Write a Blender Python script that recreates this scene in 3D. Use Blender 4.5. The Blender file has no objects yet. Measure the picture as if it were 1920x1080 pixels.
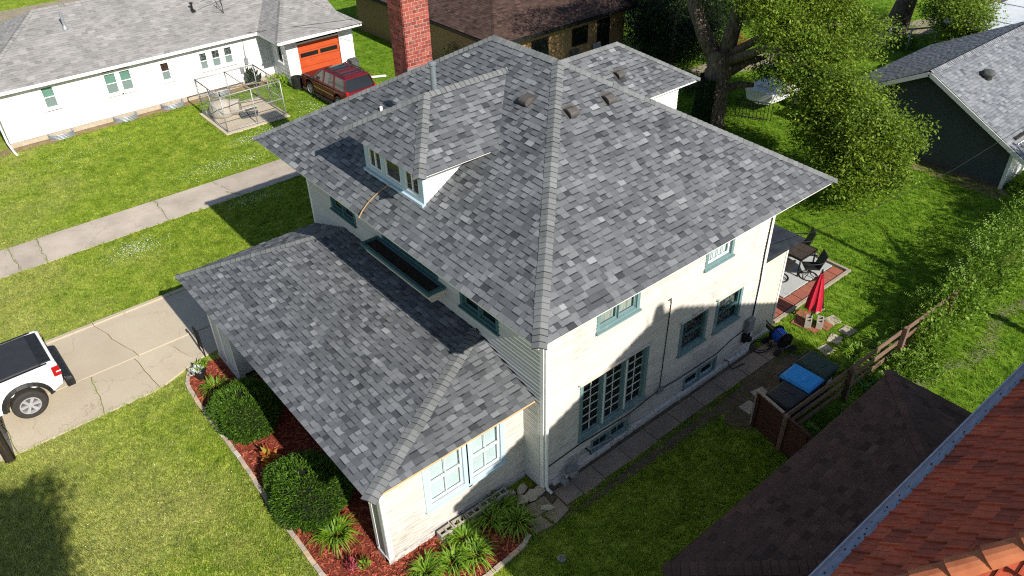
import bpy, math, random
import numpy as np
from mathutils import Vector, Matrix

rnd = random.Random(11)
S = bpy.context.scene
COL = S.collection

# ------------------------------------------------------------------ camera, sky, sun, exposure
cd = bpy.data.cameras.new('camera')
cam = bpy.data.objects.new('camera', cd); COL.objects.link(cam)
cam.location = (-8.5803, -9.6510, 15.5207)
cam.rotation_euler = (0.94733, 0.02138, -0.69272)
cd.sensor_width = 36.0
cd.lens = 1471.02 / 1920 * 36
cd.clip_start = 0.1
cd.clip_end = 2000
S.camera = cam

SUN_EL = math.atan(1 / 1.42)
w = bpy.data.worlds.new('World'); S.world = w; w.use_nodes = True
wn = w.node_tree.nodes; wl = w.node_tree.links
wn.clear()
sky = wn.new('ShaderNodeTexSky'); sky.sky_type = 'NISHITA'; sky.sun_disc = False
sky.sun_elevation = SUN_EL; sky.sun_rotation = math.pi
sky.altitude = 200; sky.air_density = 1.0; sky.dust_density = 0.6; sky.ozone_density = 1.0
bg = wn.new('ShaderNodeBackground'); bg.inputs[1].default_value = 0.078
wo = wn.new('ShaderNodeOutputWorld')
wl.new(sky.outputs[0], bg.inputs[0]); wl.new(bg.outputs[0], wo.inputs[0])

sl = bpy.data.lights.new('sun', 'SUN'); sl.energy = 4.6; sl.angle = math.radians(0.55)
sl.color = (1.0, 0.94, 0.84)
so = bpy.data.objects.new('sun', sl); COL.objects.link(so)
so.rotation_euler = Vector((-.06, -1.42, 1)).to_track_quat('Z', 'Y').to_euler()
so.location = (0, -30, 40)

S.view_settings.view_transform = 'Standard'
S.view_settings.look = 'None'
S.view_settings.exposure = 0.56
S.view_settings.gamma = 1.0
S.view_settings.use_curve_mapping = False
S.render.engine = 'CYCLES'
try:
    S.cycles.max_bounces = 6
    S.cycles.transparent_max_bounces = 12
    S.cycles.use_denoising = False
    S.cycles.sample_clamp_indirect = 3.0
    S.cycles.blur_glossy = 0.5
    S.cycles.filter_width = 1.15
except Exception:
    pass

# ------------------------------------------------------------------ materials
def nd(nt, kind, **kw):
    n = nt.nodes.new(kind)
    for k, v in kw.items():
        setattr(n, k, v)
    return n

def ramp(nt, stops):
    r = nt.nodes.new('ShaderNodeValToRGB')
    el = r.color_ramp.elements
    while len(el) < len(stops):
        el.new(0.5)
    for e, (p, c) in zip(el, stops):
        e.position = p
        e.color = (c[0], c[1], c[2], 1)
    return r

def noise(nt, vec, scale, detail=3, rough=0.55, dist=0.0):
    n = nt.nodes.new('ShaderNodeTexNoise')
    n.inputs['Scale'].default_value = scale
    n.inputs['Detail'].default_value = detail
    n.inputs['Roughness'].default_value = rough
    n.inputs['Distortion'].default_value = dist
    nt.links.new(vec, n.inputs['Vector'])
    return n.outputs['Fac']

def mixc(nt, fac, a, b, mode='MIX'):
    m = nt.nodes.new('ShaderNodeMix'); m.data_type = 'RGBA'; m.blend_type = mode
    for s, v in ((m.inputs[0], fac), (m.inputs[6], a), (m.inputs[7], b)):
        if hasattr(v, 'is_output'):
            nt.links.new(v, s)
        elif isinstance(v, (int, float)):
            s.default_value = v
        else:
            s.default_value = (v[0], v[1], v[2], 1)
    return m.outputs[2]

def maprange(nt, v, a, b, c=0.0, d=1.0):
    m = nt.nodes.new('ShaderNodeMapRange')
    nt.links.new(v, m.inputs[0])
    for i, x in zip((1, 2, 3, 4), (a, b, c, d)):
        m.inputs[i].default_value = x
    return m.outputs[0]

def mathn(nt, op, a, b=None):
    m = nt.nodes.new('ShaderNodeMath'); m.operation = op
    for i, v in enumerate((a, b)):
        if v is None: continue
        if hasattr(v, 'is_output'): nt.links.new(v, m.inputs[i])
        else: m.inputs[i].default_value = v
    return m.outputs[0]

def newmat(name):
    m = bpy.data.materials.new(name); m.use_nodes = True
    nt = m.node_tree
    b = nt.nodes['Principled BSDF']
    return m, nt, b

def posvec(nt, stretch=(1, 1, 1), obj=False):
    if obj:
        src = nt.nodes.new('ShaderNodeTexCoord').outputs['Object']
    else:
        src = nt.nodes.new('ShaderNodeNewGeometry').outputs['Position']
    mp = nt.nodes.new('ShaderNodeMapping'); mp.inputs['Scale'].default_value = stretch
    nt.links.new(src, mp.inputs['Vector'])
    return mp.outputs[0]

def attr(nt, name='tone'):
    a = nt.nodes.new('ShaderNodeAttribute'); a.attribute_name = name
    return a.outputs['Fac']

def bump(nt, b, h, strength=0.3, dist=0.01):
    n = nt.nodes.new('ShaderNodeBump'); n.inputs['Strength'].default_value = strength
    n.inputs['Distance'].default_value = dist
    nt.links.new(h, n.inputs['Height']); nt.links.new(n.outputs[0], b.inputs['Normal'])

def simple(name, c1, c2=None, rough=0.7, scale=6.0, spec=0.3, metal=0.0, bmp=0.0, bscale=60.0, tone=None, obj=False, stretch=(1, 1, 1), lo=0.35, hi=0.65, objrand=None):
    m, nt, b = newmat(name)
    v = posvec(nt, stretch, obj)
    col = c1
    if tone:
        src = attr(nt) if not objrand else nt.nodes.new('ShaderNodeObjectInfo').outputs['Random']
        r = ramp(nt, tone); nt.links.new(src, r.inputs[0]); col = r.outputs[0]
        f = maprange(nt, noise(nt, v, scale, 4), 0.25, 0.75, 0.78, 1.2)
        mm = nt.nodes.new('ShaderNodeVectorMath'); mm.operation = 'SCALE'
        nt.links.new(col, mm.inputs[0]); nt.links.new(f, mm.inputs['Scale']); col = mm.outputs[0]
        if c2:
            col = mixc(nt, maprange(nt, noise(nt, v, scale * .37, 4), lo, hi, 0, .5), col, c2)
        nt.links.new(col, b.inputs['Base Color'])
    elif c2:
        f = maprange(nt, noise(nt, v, scale, 5), lo, hi)
        col = mixc(nt, f, c1, c2); nt.links.new(col, b.inputs['Base Color'])
    else:
        b.inputs['Base Color'].default_value = (*c1, 1)
    b.inputs['Roughness'].default_value = rough
    b.inputs['Metallic'].default_value = metal
    b.inputs['Specular IOR Level'].default_value = spec
    if bmp:
        bump(nt, b, noise(nt, v, bscale, 3), bmp)
    return m

def paint_peel(name, paint, wood, amount, stretch=(2.2, 2.2, 26), tone=True, horiz=True):
    """old painted boards: paint flaking to grey wood in streaks along the board"""
    m, nt, b = newmat(name)
    v = posvec(nt, stretch)
    v2 = posvec(nt)
    n1 = noise(nt, v, 1.0, 6, 0.65)
    n2 = noise(nt, v2, 0.55, 3)
    s = mathn(nt, 'ADD', n1, mathn(nt, 'MULTIPLY', mathn(nt, 'SUBTRACT', n2, 0.5), 0.55))
    # more wear low down on the wall where water splashes
    sep = nt.nodes.new('ShaderNodeSeparateXYZ'); nt.links.new(v2, sep.inputs[0])
    low = maprange(nt, sep.outputs[2], 0.0, 3.0, 0.10, 0.0)
    s = mathn(nt, 'ADD', s, low)
    f = maprange(nt, s, amount, amount + 0.10)
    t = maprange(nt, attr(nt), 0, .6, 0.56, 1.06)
    mm = nt.nodes.new('ShaderNodeVectorMath'); mm.operation = 'SCALE'
    big = mixc(nt, maprange(nt, noise(nt, v2, 1.3, 3), .35, .7, 0, .35), paint, [p * q for p, q in zip(paint, (.92, .88, .82))])
    nt.links.new(big, mm.inputs[0]); nt.links.new(t, mm.inputs['Scale'])
    col = mixc(nt, mathn(nt, 'MULTIPLY', f, 0.60), mm.outputs[0], wood)
    nt.links.new(col, b.inputs['Base Color'])
    b.inputs['Roughness'].default_value = 0.75
    b.inputs['Specular IOR Level'].default_value = 0.25
    bump(nt, b, n1, 0.25, 0.006)
    return m

def leafmat(name, stops, trans=0.35, gloss=0.25):
    m, nt, b = newmat(name)
    r = ramp(nt, stops); nt.links.new(attr(nt), r.inputs[0])
    b.inputs['Roughness'].default_value = 0.5
    b.inputs['Specular IOR Level'].default_value = gloss
    nt.links.new(r.outputs[0], b.inputs['Base Color'])
    tr = nt.nodes.new('ShaderNodeBsdfTranslucent')
    tc = mixc(nt, 1.0, r.outputs[0], (1.25, 1.15, .5), 'MULTIPLY')
    nt.links.new(tc, tr.inputs[0])
    mx = nt.nodes.new('ShaderNodeMixShader'); mx.inputs[0].default_value = trans
    nt.links.new(b.outputs[0], mx.inputs[1]); nt.links.new(tr.outputs[0], mx.inputs[2])
    nt.links.new(mx.outputs[0], nt.nodes['Material Output'].inputs[0])
    return m

def glassmat(name, tint=(0.9, 0.95, 0.97), refl=0.12):
    m, nt, b = newmat(name)
    nt.nodes.remove(b)
    tb = nt.nodes.new('ShaderNodeBsdfTransparent'); tb.inputs[0].default_value = (*tint, 1)
    gl = nt.nodes.new('ShaderNodeBsdfGlossy'); gl.inputs['Roughness'].default_value = 0.03
    fr = nt.nodes.new('ShaderNodeLayerWeight'); fr.inputs[0].default_value = 0.5
    f = mathn(nt, 'ADD', mathn(nt, 'MULTIPLY', mathn(nt, 'POWER', fr.outputs['Facing'], 5.0), 0.6), 0.035)
    mx = nt.nodes.new('ShaderNodeMixShader')
    nt.links.new(f, mx.inputs[0]); nt.links.new(tb.outputs[0], mx.inputs[1]); nt.links.new(gl.outputs[0], mx.inputs[2])
    nt.links.new(mx.outputs[0], nt.nodes['Material Output'].inputs[0])
    return m

def shinglemat(name, stops, gran=0.25):
    m, nt, b = newmat(name)
    r = ramp(nt, stops); nt.links.new(attr(nt), r.inputs[0])
    v = posvec(nt)
    g = maprange(nt, noise(nt, v, 90, 2, .7), 0.3, 0.7, 1 - gran, 1 + gran)
    l = maprange(nt, noise(nt, v, 0.9, 3), 0.3, 0.7, 0.9, 1.1)
    mm = nt.nodes.new('ShaderNodeVectorMath'); mm.operation = 'SCALE'
    nt.links.new(r.outputs[0], mm.inputs[0]); nt.links.new(mathn(nt, 'MULTIPLY', g, l), mm.inputs['Scale'])
    nt.links.new(mm.outputs[0], b.inputs['Base Color'])
    b.inputs['Roughness'].default_value = 0.9
    b.inputs['Specular IOR Level'].default_value = 0.2
    bump(nt, b, noise(nt, v, 160, 2), 0.35, 0.004)
    return m

def lawn_color(nt, v):
    """green of the turf: lush and dry areas, small mottling"""
    n1 = noise(nt, v, 0.32, 4, .6); n2 = noise(nt, v, 1.7, 5, .65, .4); n3 = noise(nt, v, 11, 4, .7)
    base = ramp(nt, [(0.34, (.125, .215, .020)), (0.5, (.26, .365, .033)), (0.66, (.46, .51, .085))])
    s = mathn(nt, 'ADD', mathn(nt, 'MULTIPLY', n2, .55), mathn(nt, 'MULTIPLY', n3, .45))
    nt.links.new(s, base.inputs[0])
    # drier turf at the front of the lot, near the street
    sep = nt.nodes.new('ShaderNodeSeparateXYZ'); nt.links.new(v, sep.inputs[0])
    front = maprange(nt, sep.outputs[0], -10.0, 3.0, .27, -.06)
    dry = maprange(nt, mathn(nt, 'ADD', mathn(nt, 'MULTIPLY', mathn(nt, 'ADD', n1, n3), .5), front), .60, .88, 0, .75)
    back = maprange(nt, sep.outputs[0], 2.0, 12.0, 0, 1)
    lush = mixc(nt, back, base.outputs[0], mixc(nt, 1.0, base.outputs[0], (.62, .80, .55), 'MULTIPLY'))
    return mixc(nt, dry, lush, (.52, .47, .19))

def lawnmat():
    m, nt, b = newmat('lawn')
    v = posvec(nt)
    c = lawn_color(nt, v)
    d = maprange(nt, noise(nt, v, 26, 4, .75), .3, .7, .55, 1.15)
    mm = nt.nodes.new('ShaderNodeVectorMath'); mm.operation = 'SCALE'
    nt.links.new(c, mm.inputs[0]); nt.links.new(d, mm.inputs['Scale'])
    nt.links.new(mm.outputs[0], b.inputs['Base Color'])
    b.inputs['Roughness'].default_value = .9; b.inputs['Specular IOR Level'].default_value = .1
    bump(nt, b, noise(nt, v, 34, 4, .7), .9, .05)
    return m

def grassmat():
    m, nt, b = newmat('grass')
    v = posvec(nt)
    c = lawn_color(nt, v)
    oi = nt.nodes.new('ShaderNodeObjectInfo')
    f = maprange(nt, oi.outputs['Random'], 0, 1, .75, 1.35)
    mm = nt.nodes.new('ShaderNodeVectorMath'); mm.operation = 'SCALE'
    nt.links.new(c, mm.inputs[0]); nt.links.new(f, mm.inputs['Scale'])
    nt.links.new(mm.outputs[0], b.inputs['Base Color'])
    b.inputs['Roughness'].default_value = .6; b.inputs['Specular IOR Level'].default_value = .2
    tr = nt.nodes.new('ShaderNodeBsdfTranslucent'); nt.links.new(mm.outputs[0], tr.inputs[0])
    mx = nt.nodes.new('ShaderNodeMixShader'); mx.inputs[0].default_value = .4
    nt.links.new(b.outputs[0], mx.inputs[1]); nt.links.new(tr.outputs[0], mx.inputs[2])
    nt.links.new(mx.outputs[0], nt.nodes['Material Output'].inputs[0])
    return m

def concretemat(name, c, stain, scale=0.8):
    m, nt, b = newmat(name)
    v = posvec(nt)
    a = maprange(nt, noise(nt, v, scale, 5, .6), .38, .72, 0, .6)
    col = mixc(nt, a, c, stain)
    sp = maprange(nt, noise(nt, v, 45, 3, .7), .3, .7, .85, 1.12)
    t = maprange(nt, attr(nt), 0, 1, .9, 1.08)
    mm = nt.nodes.new('ShaderNodeVectorMath'); mm.operation = 'SCALE'
    nt.links.new(col, mm.inputs[0]); nt.links.new(mathn(nt, 'MULTIPLY', sp, t), mm.inputs['Scale'])
    # hairline cracks
    vo = nt.nodes.new('ShaderNodeTexVoronoi'); vo.feature = 'DISTANCE_TO_EDGE'; vo.inputs['Scale'].default_value = .33
    dv = nt.nodes.new('ShaderNodeVectorMath'); dv.operation = 'ADD'
    nz = nt.nodes.new('ShaderNodeTexNoise'); nz.inputs['Scale'].default_value = 1.6; nz.inputs['Detail'].default_value = 5
    nt.links.new(v, nz.inputs['Vector'])
    sc = nt.nodes.new('ShaderNodeVectorMath'); sc.operation = 'SCALE'; sc.inputs['Scale'].default_value = .9
    nt.links.new(nz.outputs['Color'], sc.inputs[0]); nt.links.new(v, dv.inputs[0]); nt.links.new(sc.outputs[0], dv.inputs[1])
    nt.links.new(dv.outputs[0], vo.inputs['Vector'])
    cr = maprange(nt, vo.outputs['Distance'], .001, .0045, .32, 0)
    col2 = mixc(nt, cr, mm.outputs[0], (.09, .08, .06))
    nt.links.new(col2, b.inputs['Base Color'])
    b.inputs['Roughness'].default_value = .85; b.inputs['Specular IOR Level'].default_value = .2
    bump(nt, b, noise(nt, v, 70, 3), .2, .005)
    return m

G3 = [(0.0, (.022, .024, .027)), (0.25, (.062, .067, .075)), (0.5, (.114, .121, .131)), (0.75, (.183, .192, .204)), (1.0, (.305, .315, .328))]
MT = {}
MT['shingle'] = shinglemat('grey_shingle', G3)
MT['cap'] = shinglemat('ridge_shingle', [(0, (.035, .037, .04)), (.3, (.135, .142, .144)), (1, (.205, .212, .215))], .15)
MT['old_shingle'] = shinglemat('weathered_shingle', [(0, (.09, .088, .088)), (.3, (.20, .194, .19)), (1, (.33, .32, .315))], .2)
MT['brown_shingle'] = shinglemat('brown_shingle', [(0, (.02, .013, .011)), (.3, (.05, .030, .024)), (1, (.10, .062, .05))], .2)
MT['dark_brown_shingle'] = shinglemat('dark_brown_shingle', [(0, (.040, .022, .016)), (.3, (.095, .056, .042)), (.7, (.122, .068, .050)), (1, (.155, .085, .062))], .3)
MT['blue_shingle'] = shinglemat('blue_grey_shingle', [(0, (.06, .065, .075)), (.3, (.13, .14, .16)), (1, (.30, .31, .33))], .2)
MT['deck'] = simple('roof_deck', (.03, .03, .032), rough=.95)
MT['core'] = simple('dark_interior', (.03, .027, .024), rough=.95)
MT['cream'] = paint_peel('cream_paint', (.63, .59, .54), (.25, .23, .215), 0.572, (2.6, 2.6, 40))
MT['cream_front'] = paint_peel('white_paint', (.54, .53, .505), (.40, .38, .35), 0.70)
MT['found'] = paint_peel('foundation_paint', (.58, .555, .53), (.20, .18, .165), 0.62, (7, 7, 16))
MT['tan'] = paint_peel('tan_panel', (.70, .65, .53), (.5, .45, .36), 0.8)
MT['white'] = simple('white_paint_smooth', (.80, .79, .77), (.70, .69, .67), rough=.5, scale=4)
MT['dormer_white'] = simple('bright_white', (.86, .86, .85), rough=.5)
MT['vinyl'] = simple('white_vinyl', (.74, .73, .72), rough=.45, scale=.8, tone=[(0, (.48, .475, .47)), (.45, (.70, .69, .68)), (1, (.74, .73, .72))])
MT['teal'] = paint_peel('teal_paint', (.165, .265, .28), (.36, .38, .36), 0.61, (8, 8, 8))
MT['teal_dark'] = paint_peel('dark_teal_paint', (.06, .14, .15), (.10, .16, .16), 0.66, (8, 8, 8))
MT['sky_blue'] = paint_peel('pale_blue_paint', (.46, .58, .67), (.62, .62, .58), 0.60, (8, 8, 8))
MT['glass'] = glassmat('window_glass')
MT['curtain'] = simple('curtain', (.55, .52, .44), (.30, .28, .22), rough=.9, stretch=(14, 14, 1.2), scale=1.2)
MT['blind'] = simple('roller_blind', (.72, .72, .69), (.66, .66, .63), rough=.9, scale=2)
MT['lace'] = simple('lace_curtain', (.17, .17, .16), (.035, .035, .035), rough=.9, scale=9, lo=.44, hi=.52)
MT['dark_blind'] = simple('dark_room', (.016, .015, .015), (.05, .045, .04), rough=.9, stretch=(1, 1, 16), scale=1.5, lo=.5, hi=.65)
MT['brass_blind'] = simple('brown_curtain', (.10, .035, .018), (.03, .015, .01), rough=.9, stretch=(16, 16, 1), scale=1)
MT['green_glass'] = simple('green_shade', (.16, .27, .20), (.21, .33, .25), rough=.5, scale=1.5)
MT['grey_screen'] = simple('insect_screen', (.28, .30, .27), rough=.7)
MT['brick'] = simple('red_brick', (.3, .06, .04), rough=.9, scale=30, tone=[(0, (.19, .040, .028)), (.5, (.30, .060, .040)), (1, (.40, .10, .066))], c2=(.52, .40, .36), lo=.52, hi=.85, bmp=.3, objrand=True)
MT['mortar'] = simple('mortar', (.55, .44, .39), (.42, .33, .29), rough=.95, scale=6)
MT['tan_brick'] = simple('tan_brick', (.42, .26, .13), (.33, .20, .10), rough=.9, scale=9, bmp=.2)
MT['galv'] = simple('galvanised_steel', (.30, .32, .34), (.22, .24, .26), rough=.45, metal=.2, scale=9)
MT['flue'] = simple('grey_flue_metal', (.22, .25, .28), (.17, .20, .22), rough=.55, metal=.3, scale=6)
MT['vent_brown'] = simple('brown_vent_metal', (.105, .095, .088), (.085, .076, .07), rough=.5, scale=7)
MT['black'] = simple('black_plastic', (.012, .012, .013), (.022, .022, .023), rough=.45, scale=8)
MT['rubber'] = simple('tyre_rubber', (.028, .025, .023), (.04, .036, .032), rough=.8, scale=14)
MT['chrome'] = simple('alloy', (.40, .40, .41), (.33, .33, .35), rough=.35, metal=.15, spec=.6, scale=10)
MT['iron'] = simple('black_iron', (.012, .012, .012), rough=.5)
MT['car_white'] = simple('white_car_paint', (.82, .82, .83), rough=.22, spec=.6)
MT['car_red'] = simple('dark_red_car_paint', (.115, .006, .010), (.10, .005, .009), rough=.3, spec=.45, scale=2)
MT['car_glass'] = simple('dark_car_glass', (.012, .013, .014), rough=.06, spec=.7)
MT['side_glass'] = simple('car_side_glass', (.07, .07, .065), rough=.08, spec=.7)
MT['red_lens'] = simple('red_lens', (.36, .008, .010), rough=.2, spec=.6)
MT['clear_lens'] = simple('clear_lens', (.75, .75, .75), rough=.2, spec=.6)
MT['tonneau'] = simple('tonneau_vinyl', (.028, .029, .034), (.034, .035, .04), rough=.6, scale=5)
MT['trim_gold'] = simple('tan_trim', (.26, .17, .09), rough=.4)
MT['purple'] = simple('purple_decal', (.12, .05, .35), rough=.4)
MT['orange_door'] = simple('orange_door_paint', (.50, .082, .024), (.45, .07, .02), rough=.5, scale=3)
MT['concrete'] = concretemat('driveway_concrete', (.53, .455, .345), (.45, .375, .275))
MT['walk'] = concretemat('path_concrete', (.50, .43, .355), (.29, .245, .205), .9)
MT['sidewalk'] = concretemat('side_walk_concrete', (.30, .235, .185), (.17, .13, .10), 1.7)
MT['patio_slab'] = concretemat('patio_slab', (.44, .45, .44), (.34, .35, .35), 1.5)
MT['paver_red'] = simple('red_paver', (.34, .115, .075), (.28, .09, .06), rough=.85, scale=5, bmp=.2)
MT['stone_tan'] = simple('tan_stone', (.46, .40, .31), (.38, .32, .24), rough=.9, scale=6, bmp=.5, bscale=18)
MT['panel_grey'] = simple('grey_beige_panel', (.30, .28, .255), rough=.8, scale=4)
MT['gutter_metal'] = simple('pale_gutter_metal', (.66, .68, .70), (.46, .49, .52), rough=.5, spec=.4, scale=7, stretch=(1, 6, 6))
MT['edging'] = simple('edging_block', (.5, .4, .3), rough=.9, scale=12, tone=[(0, (.36, .31, .26)), (.5, (.44, .36, .28)), (.75, (.50, .35, .22)), (1, (.52, .50, .46))], objrand=True, bmp=.3)
MT['block'] = simple('concrete_block', (.40, .36, .31), (.30, .27, .23), rough=.95, scale=12, bmp=.3)
MT['mulch'] = simple('red_mulch', (.22, .046, .024), (.11, .024, .015), rough=.95, scale=16, bmp=.8, bscale=30, tone=None)
MT['chip'] = simple('mulch_chip', (.2, .05, .03), rough=.95, scale=20, tone=[(0, (.12, .020, .012)), (.5, (.29, .058, .030)), (1, (.46, .13, .07))])
MT['soil'] = simple('bare_soil', (.085, .062, .042), (.14, .105, .07), rough=.97, scale=3, bmp=.8, bscale=20)
MT['dry_soil'] = simple('dry_soil', (.27, .19, .115), (.20, .14, .08), rough=.97, scale=3, bmp=.7, bscale=20)
MT['potting'] = simple('potting_soil', (.022, .016, .013), (.04, .028, .02), rough=.97, scale=12, bmp=.6)
MT['asphalt'] = simple('asphalt', (.055, .05, .047), (.04, .037, .035), rough=.9, scale=6, bmp=.2)
MT['road'] = simple('road_surface', (.34, .28, .22), (.28, .23, .18), rough=.9, scale=1)
MT['rail'] = simple('weathered_rail', (.23, .15, .11), (.12, .07, .05), rough=.9, stretch=(1.2, 14, 14), scale=2.2, bmp=.5, bscale=9)
MT['gate'] = simple('stained_board', (.10, .038, .024), (.065, .024, .016), rough=.85, stretch=(10, 1.5, 10), scale=2, bmp=.4)
MT['bleached'] = simple('bleached_wood', (.38, .32, .26), (.28, .23, .18), rough=.9, scale=8)
MT['pole_wood'] = simple('pole_wood', (.10, .075, .055), (.055, .04, .03), rough=.9, stretch=(18, 18, 1), scale=1.5, bmp=.5)
MT['lath'] = simple('yellow_lath', (.55, .36, .15), (.45, .28, .11), rough=.8, scale=9)
MT['new_wood'] = simple('bare_fascia_wood', (.62, .44, .24), (.52, .36, .19), rough=.8, scale=6)
MT['bin_green'] = simple('green_bin_plastic', (.020, .040, .028), (.028, .05, .036), rough=.5, scale=5)
MT['bin_blue'] = simple('blue_bin_plastic', (.012, .16, .50), (.015, .19, .56), rough=.45, scale=4)
MT['bin_lid_blue'] = simple('blue_lid_plastic', (.02, .24, .62), (.03, .27, .66), rough=.4, scale=4)
MT['bin_body'] = simple('bin_body_blue', (.008, .02, .06), rough=.5)
MT['mark'] = simple('white_marking', (.75, .76, .76), rough=.6)
MT['red_cloth'] = simple('red_cloth', (.50, .018, .042), (.42, .013, .032), rough=.85, scale=5)
MT['hose_blue'] = simple('blue_hose', (.015, .10, .50), rough=.4)
MT['hose_green'] = simple('green_hose', (.02, .26, .13), rough=.4)
MT['bronze'] = simple('bronze_furniture', (.06, .045, .035), (.045, .034, .027), rough=.45, scale=6)
MT['dark_roof'] = simple('dark_rubber_roof', (.022, .026, .034), (.045, .05, .06), rough=.4, scale=2.5)
MT['garage_siding'] = simple('charcoal_vinyl', (.060, .075, .080), (.052, .066, .07), rough=.6, scale=2)
MT['tile'] = simple('clay_tile', (.3, .08, .05), rough=.85, scale=7, tone=[(0, (.28, .064, .038)), (.35, (.46, .090, .046)), (.8, (.55, .108, .052)), (1, (.62, .15, .070))], objrand=True, bmp=.25, c2=(.10, .04, .035), stretch=(1, 1, 1), lo=.5, hi=.8)
MT['tile_field'] = simple('clay_tile_field', (.3, .08, .05), rough=.85, scale=7, tone=[(0, (.28, .064, .038)), (.35, (.46, .090, .046)), (.8, (.55, .108, .052)), (1, (.62, .15, .070))])
MT['ridge_tile'] = simple('orange_ridge_tile', (.46, .155, .07), (.36, .11, .05), rough=.8, scale=5, bmp=.2)
MT['stucco'] = simple('tan_stucco', (.42, .33, .22), (.36, .28, .18), rough=.95, scale=3)
MT['bark'] = simple('bark', (.20, .155, .115), (.075, .056, .042), rough=.95, stretch=(3, 3, .7), scale=4, bmp=1.0, bscale=7, lo=.38, hi=.6)
MT['leaf'] = leafmat('maple_leaf', [(0, (.030, .062, .006)), (.5, (.130, .215, .018)), (1, (.31, .41, .05))])
MT['leaf_dark'] = leafmat('dark_leaf', [(0, (.008, .015, .004)), (.5, (.016, .032, .007)), (1, (.034, .06, .012))], .2)
MT['leaf_hedge'] = leafmat('hedge_leaf', [(0, (.04, .095, .010)), (.5, (.125, .24, .022)), (1, (.27, .40, .07))])
MT['yew'] = leafmat('yew_needle', [(0, (.018, .05, .006)), (.5, (.055, .125, .012)), (1, (.13, .235, .022))], .25)
MT['yew_core'] = simple('yew_twig', (.008, .012, .004), rough=.95)
MT['lily'] = leafmat('lily_leaf', [(0, (.06, .14, .008)), (.5, (.15, .28, .016)), (1, (.29, .42, .055))], .35, .4)
MT['ivy'] = leafmat('ivy_leaf', [(0, (.008, .018, .005)), (1, (.022, .045, .012))], .15)
MT['silver_leaf'] = leafmat('silver_leaf', [(0, (.45, .50, .47)), (1, (.68, .72, .70))], .2)
MT['croton'] = leafmat('croton_leaf', [(0, (.42, .05, .04)), (.6, (.5, .2, .05)), (1, (.40, .36, .06))], .3)
MT['pink_leaf'] = leafmat('pink_leaf', [(0, (.30, .03, .05)), (1, (.52, .16, .20))], .3)
MT['straw'] = leafmat('dry_grass', [(0, (.30, .26, .17)), (1, (.46, .42, .30))], .3)
MT['russet'] = leafmat('russet_leaf', [(0, (.20, .05, .025)), (1, (.32, .10, .045))], .3)
MT['clover'] = simple('clover_flower', (.62, .66, .58), rough=.9)
MT['lawn'] = lawnmat()
MT['grass'] = grassmat()
MT['doghouse'] = simple('tan_plastic', (.42, .38, .32), (.36, .32, .27), rough=.6, scale=4)
MT['mat_grey'] = simple('rubber_mat', (.05, .055, .055), (.10, .105, .10), rough=.8, scale=6)
MT['boat_red'] = simple('boat_red', (.40, .012, .02), rough=.3)
MT['pipe'] = simple('grey_pipe', (.42, .42, .41), (.34, .34, .33), rough=.5, metal=.3, scale=8)
MT['meter'] = simple('grey_meter', (.24, .25, .255), (.18, .19, .195), rough=.5, scale=8)
MT['rust'] = simple('rusty_steel', (.17, .10, .07), (.28, .25, .22), rough=.7, scale=9)
MT['white_roof'] = simple('white_membrane', (.66, .70, .74), (.50, .55, .60), rough=.6, scale=.7)
MT['flower_red'] = leafmat('flower_red', [(0, (.40, .02, .03)), (1, (.55, .08, .10))], .2)

# ------------------------------------------------------------------ mesh helpers
BASE = {}
def topof(o):
    while o.parent: o = o.parent
    return o

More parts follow.
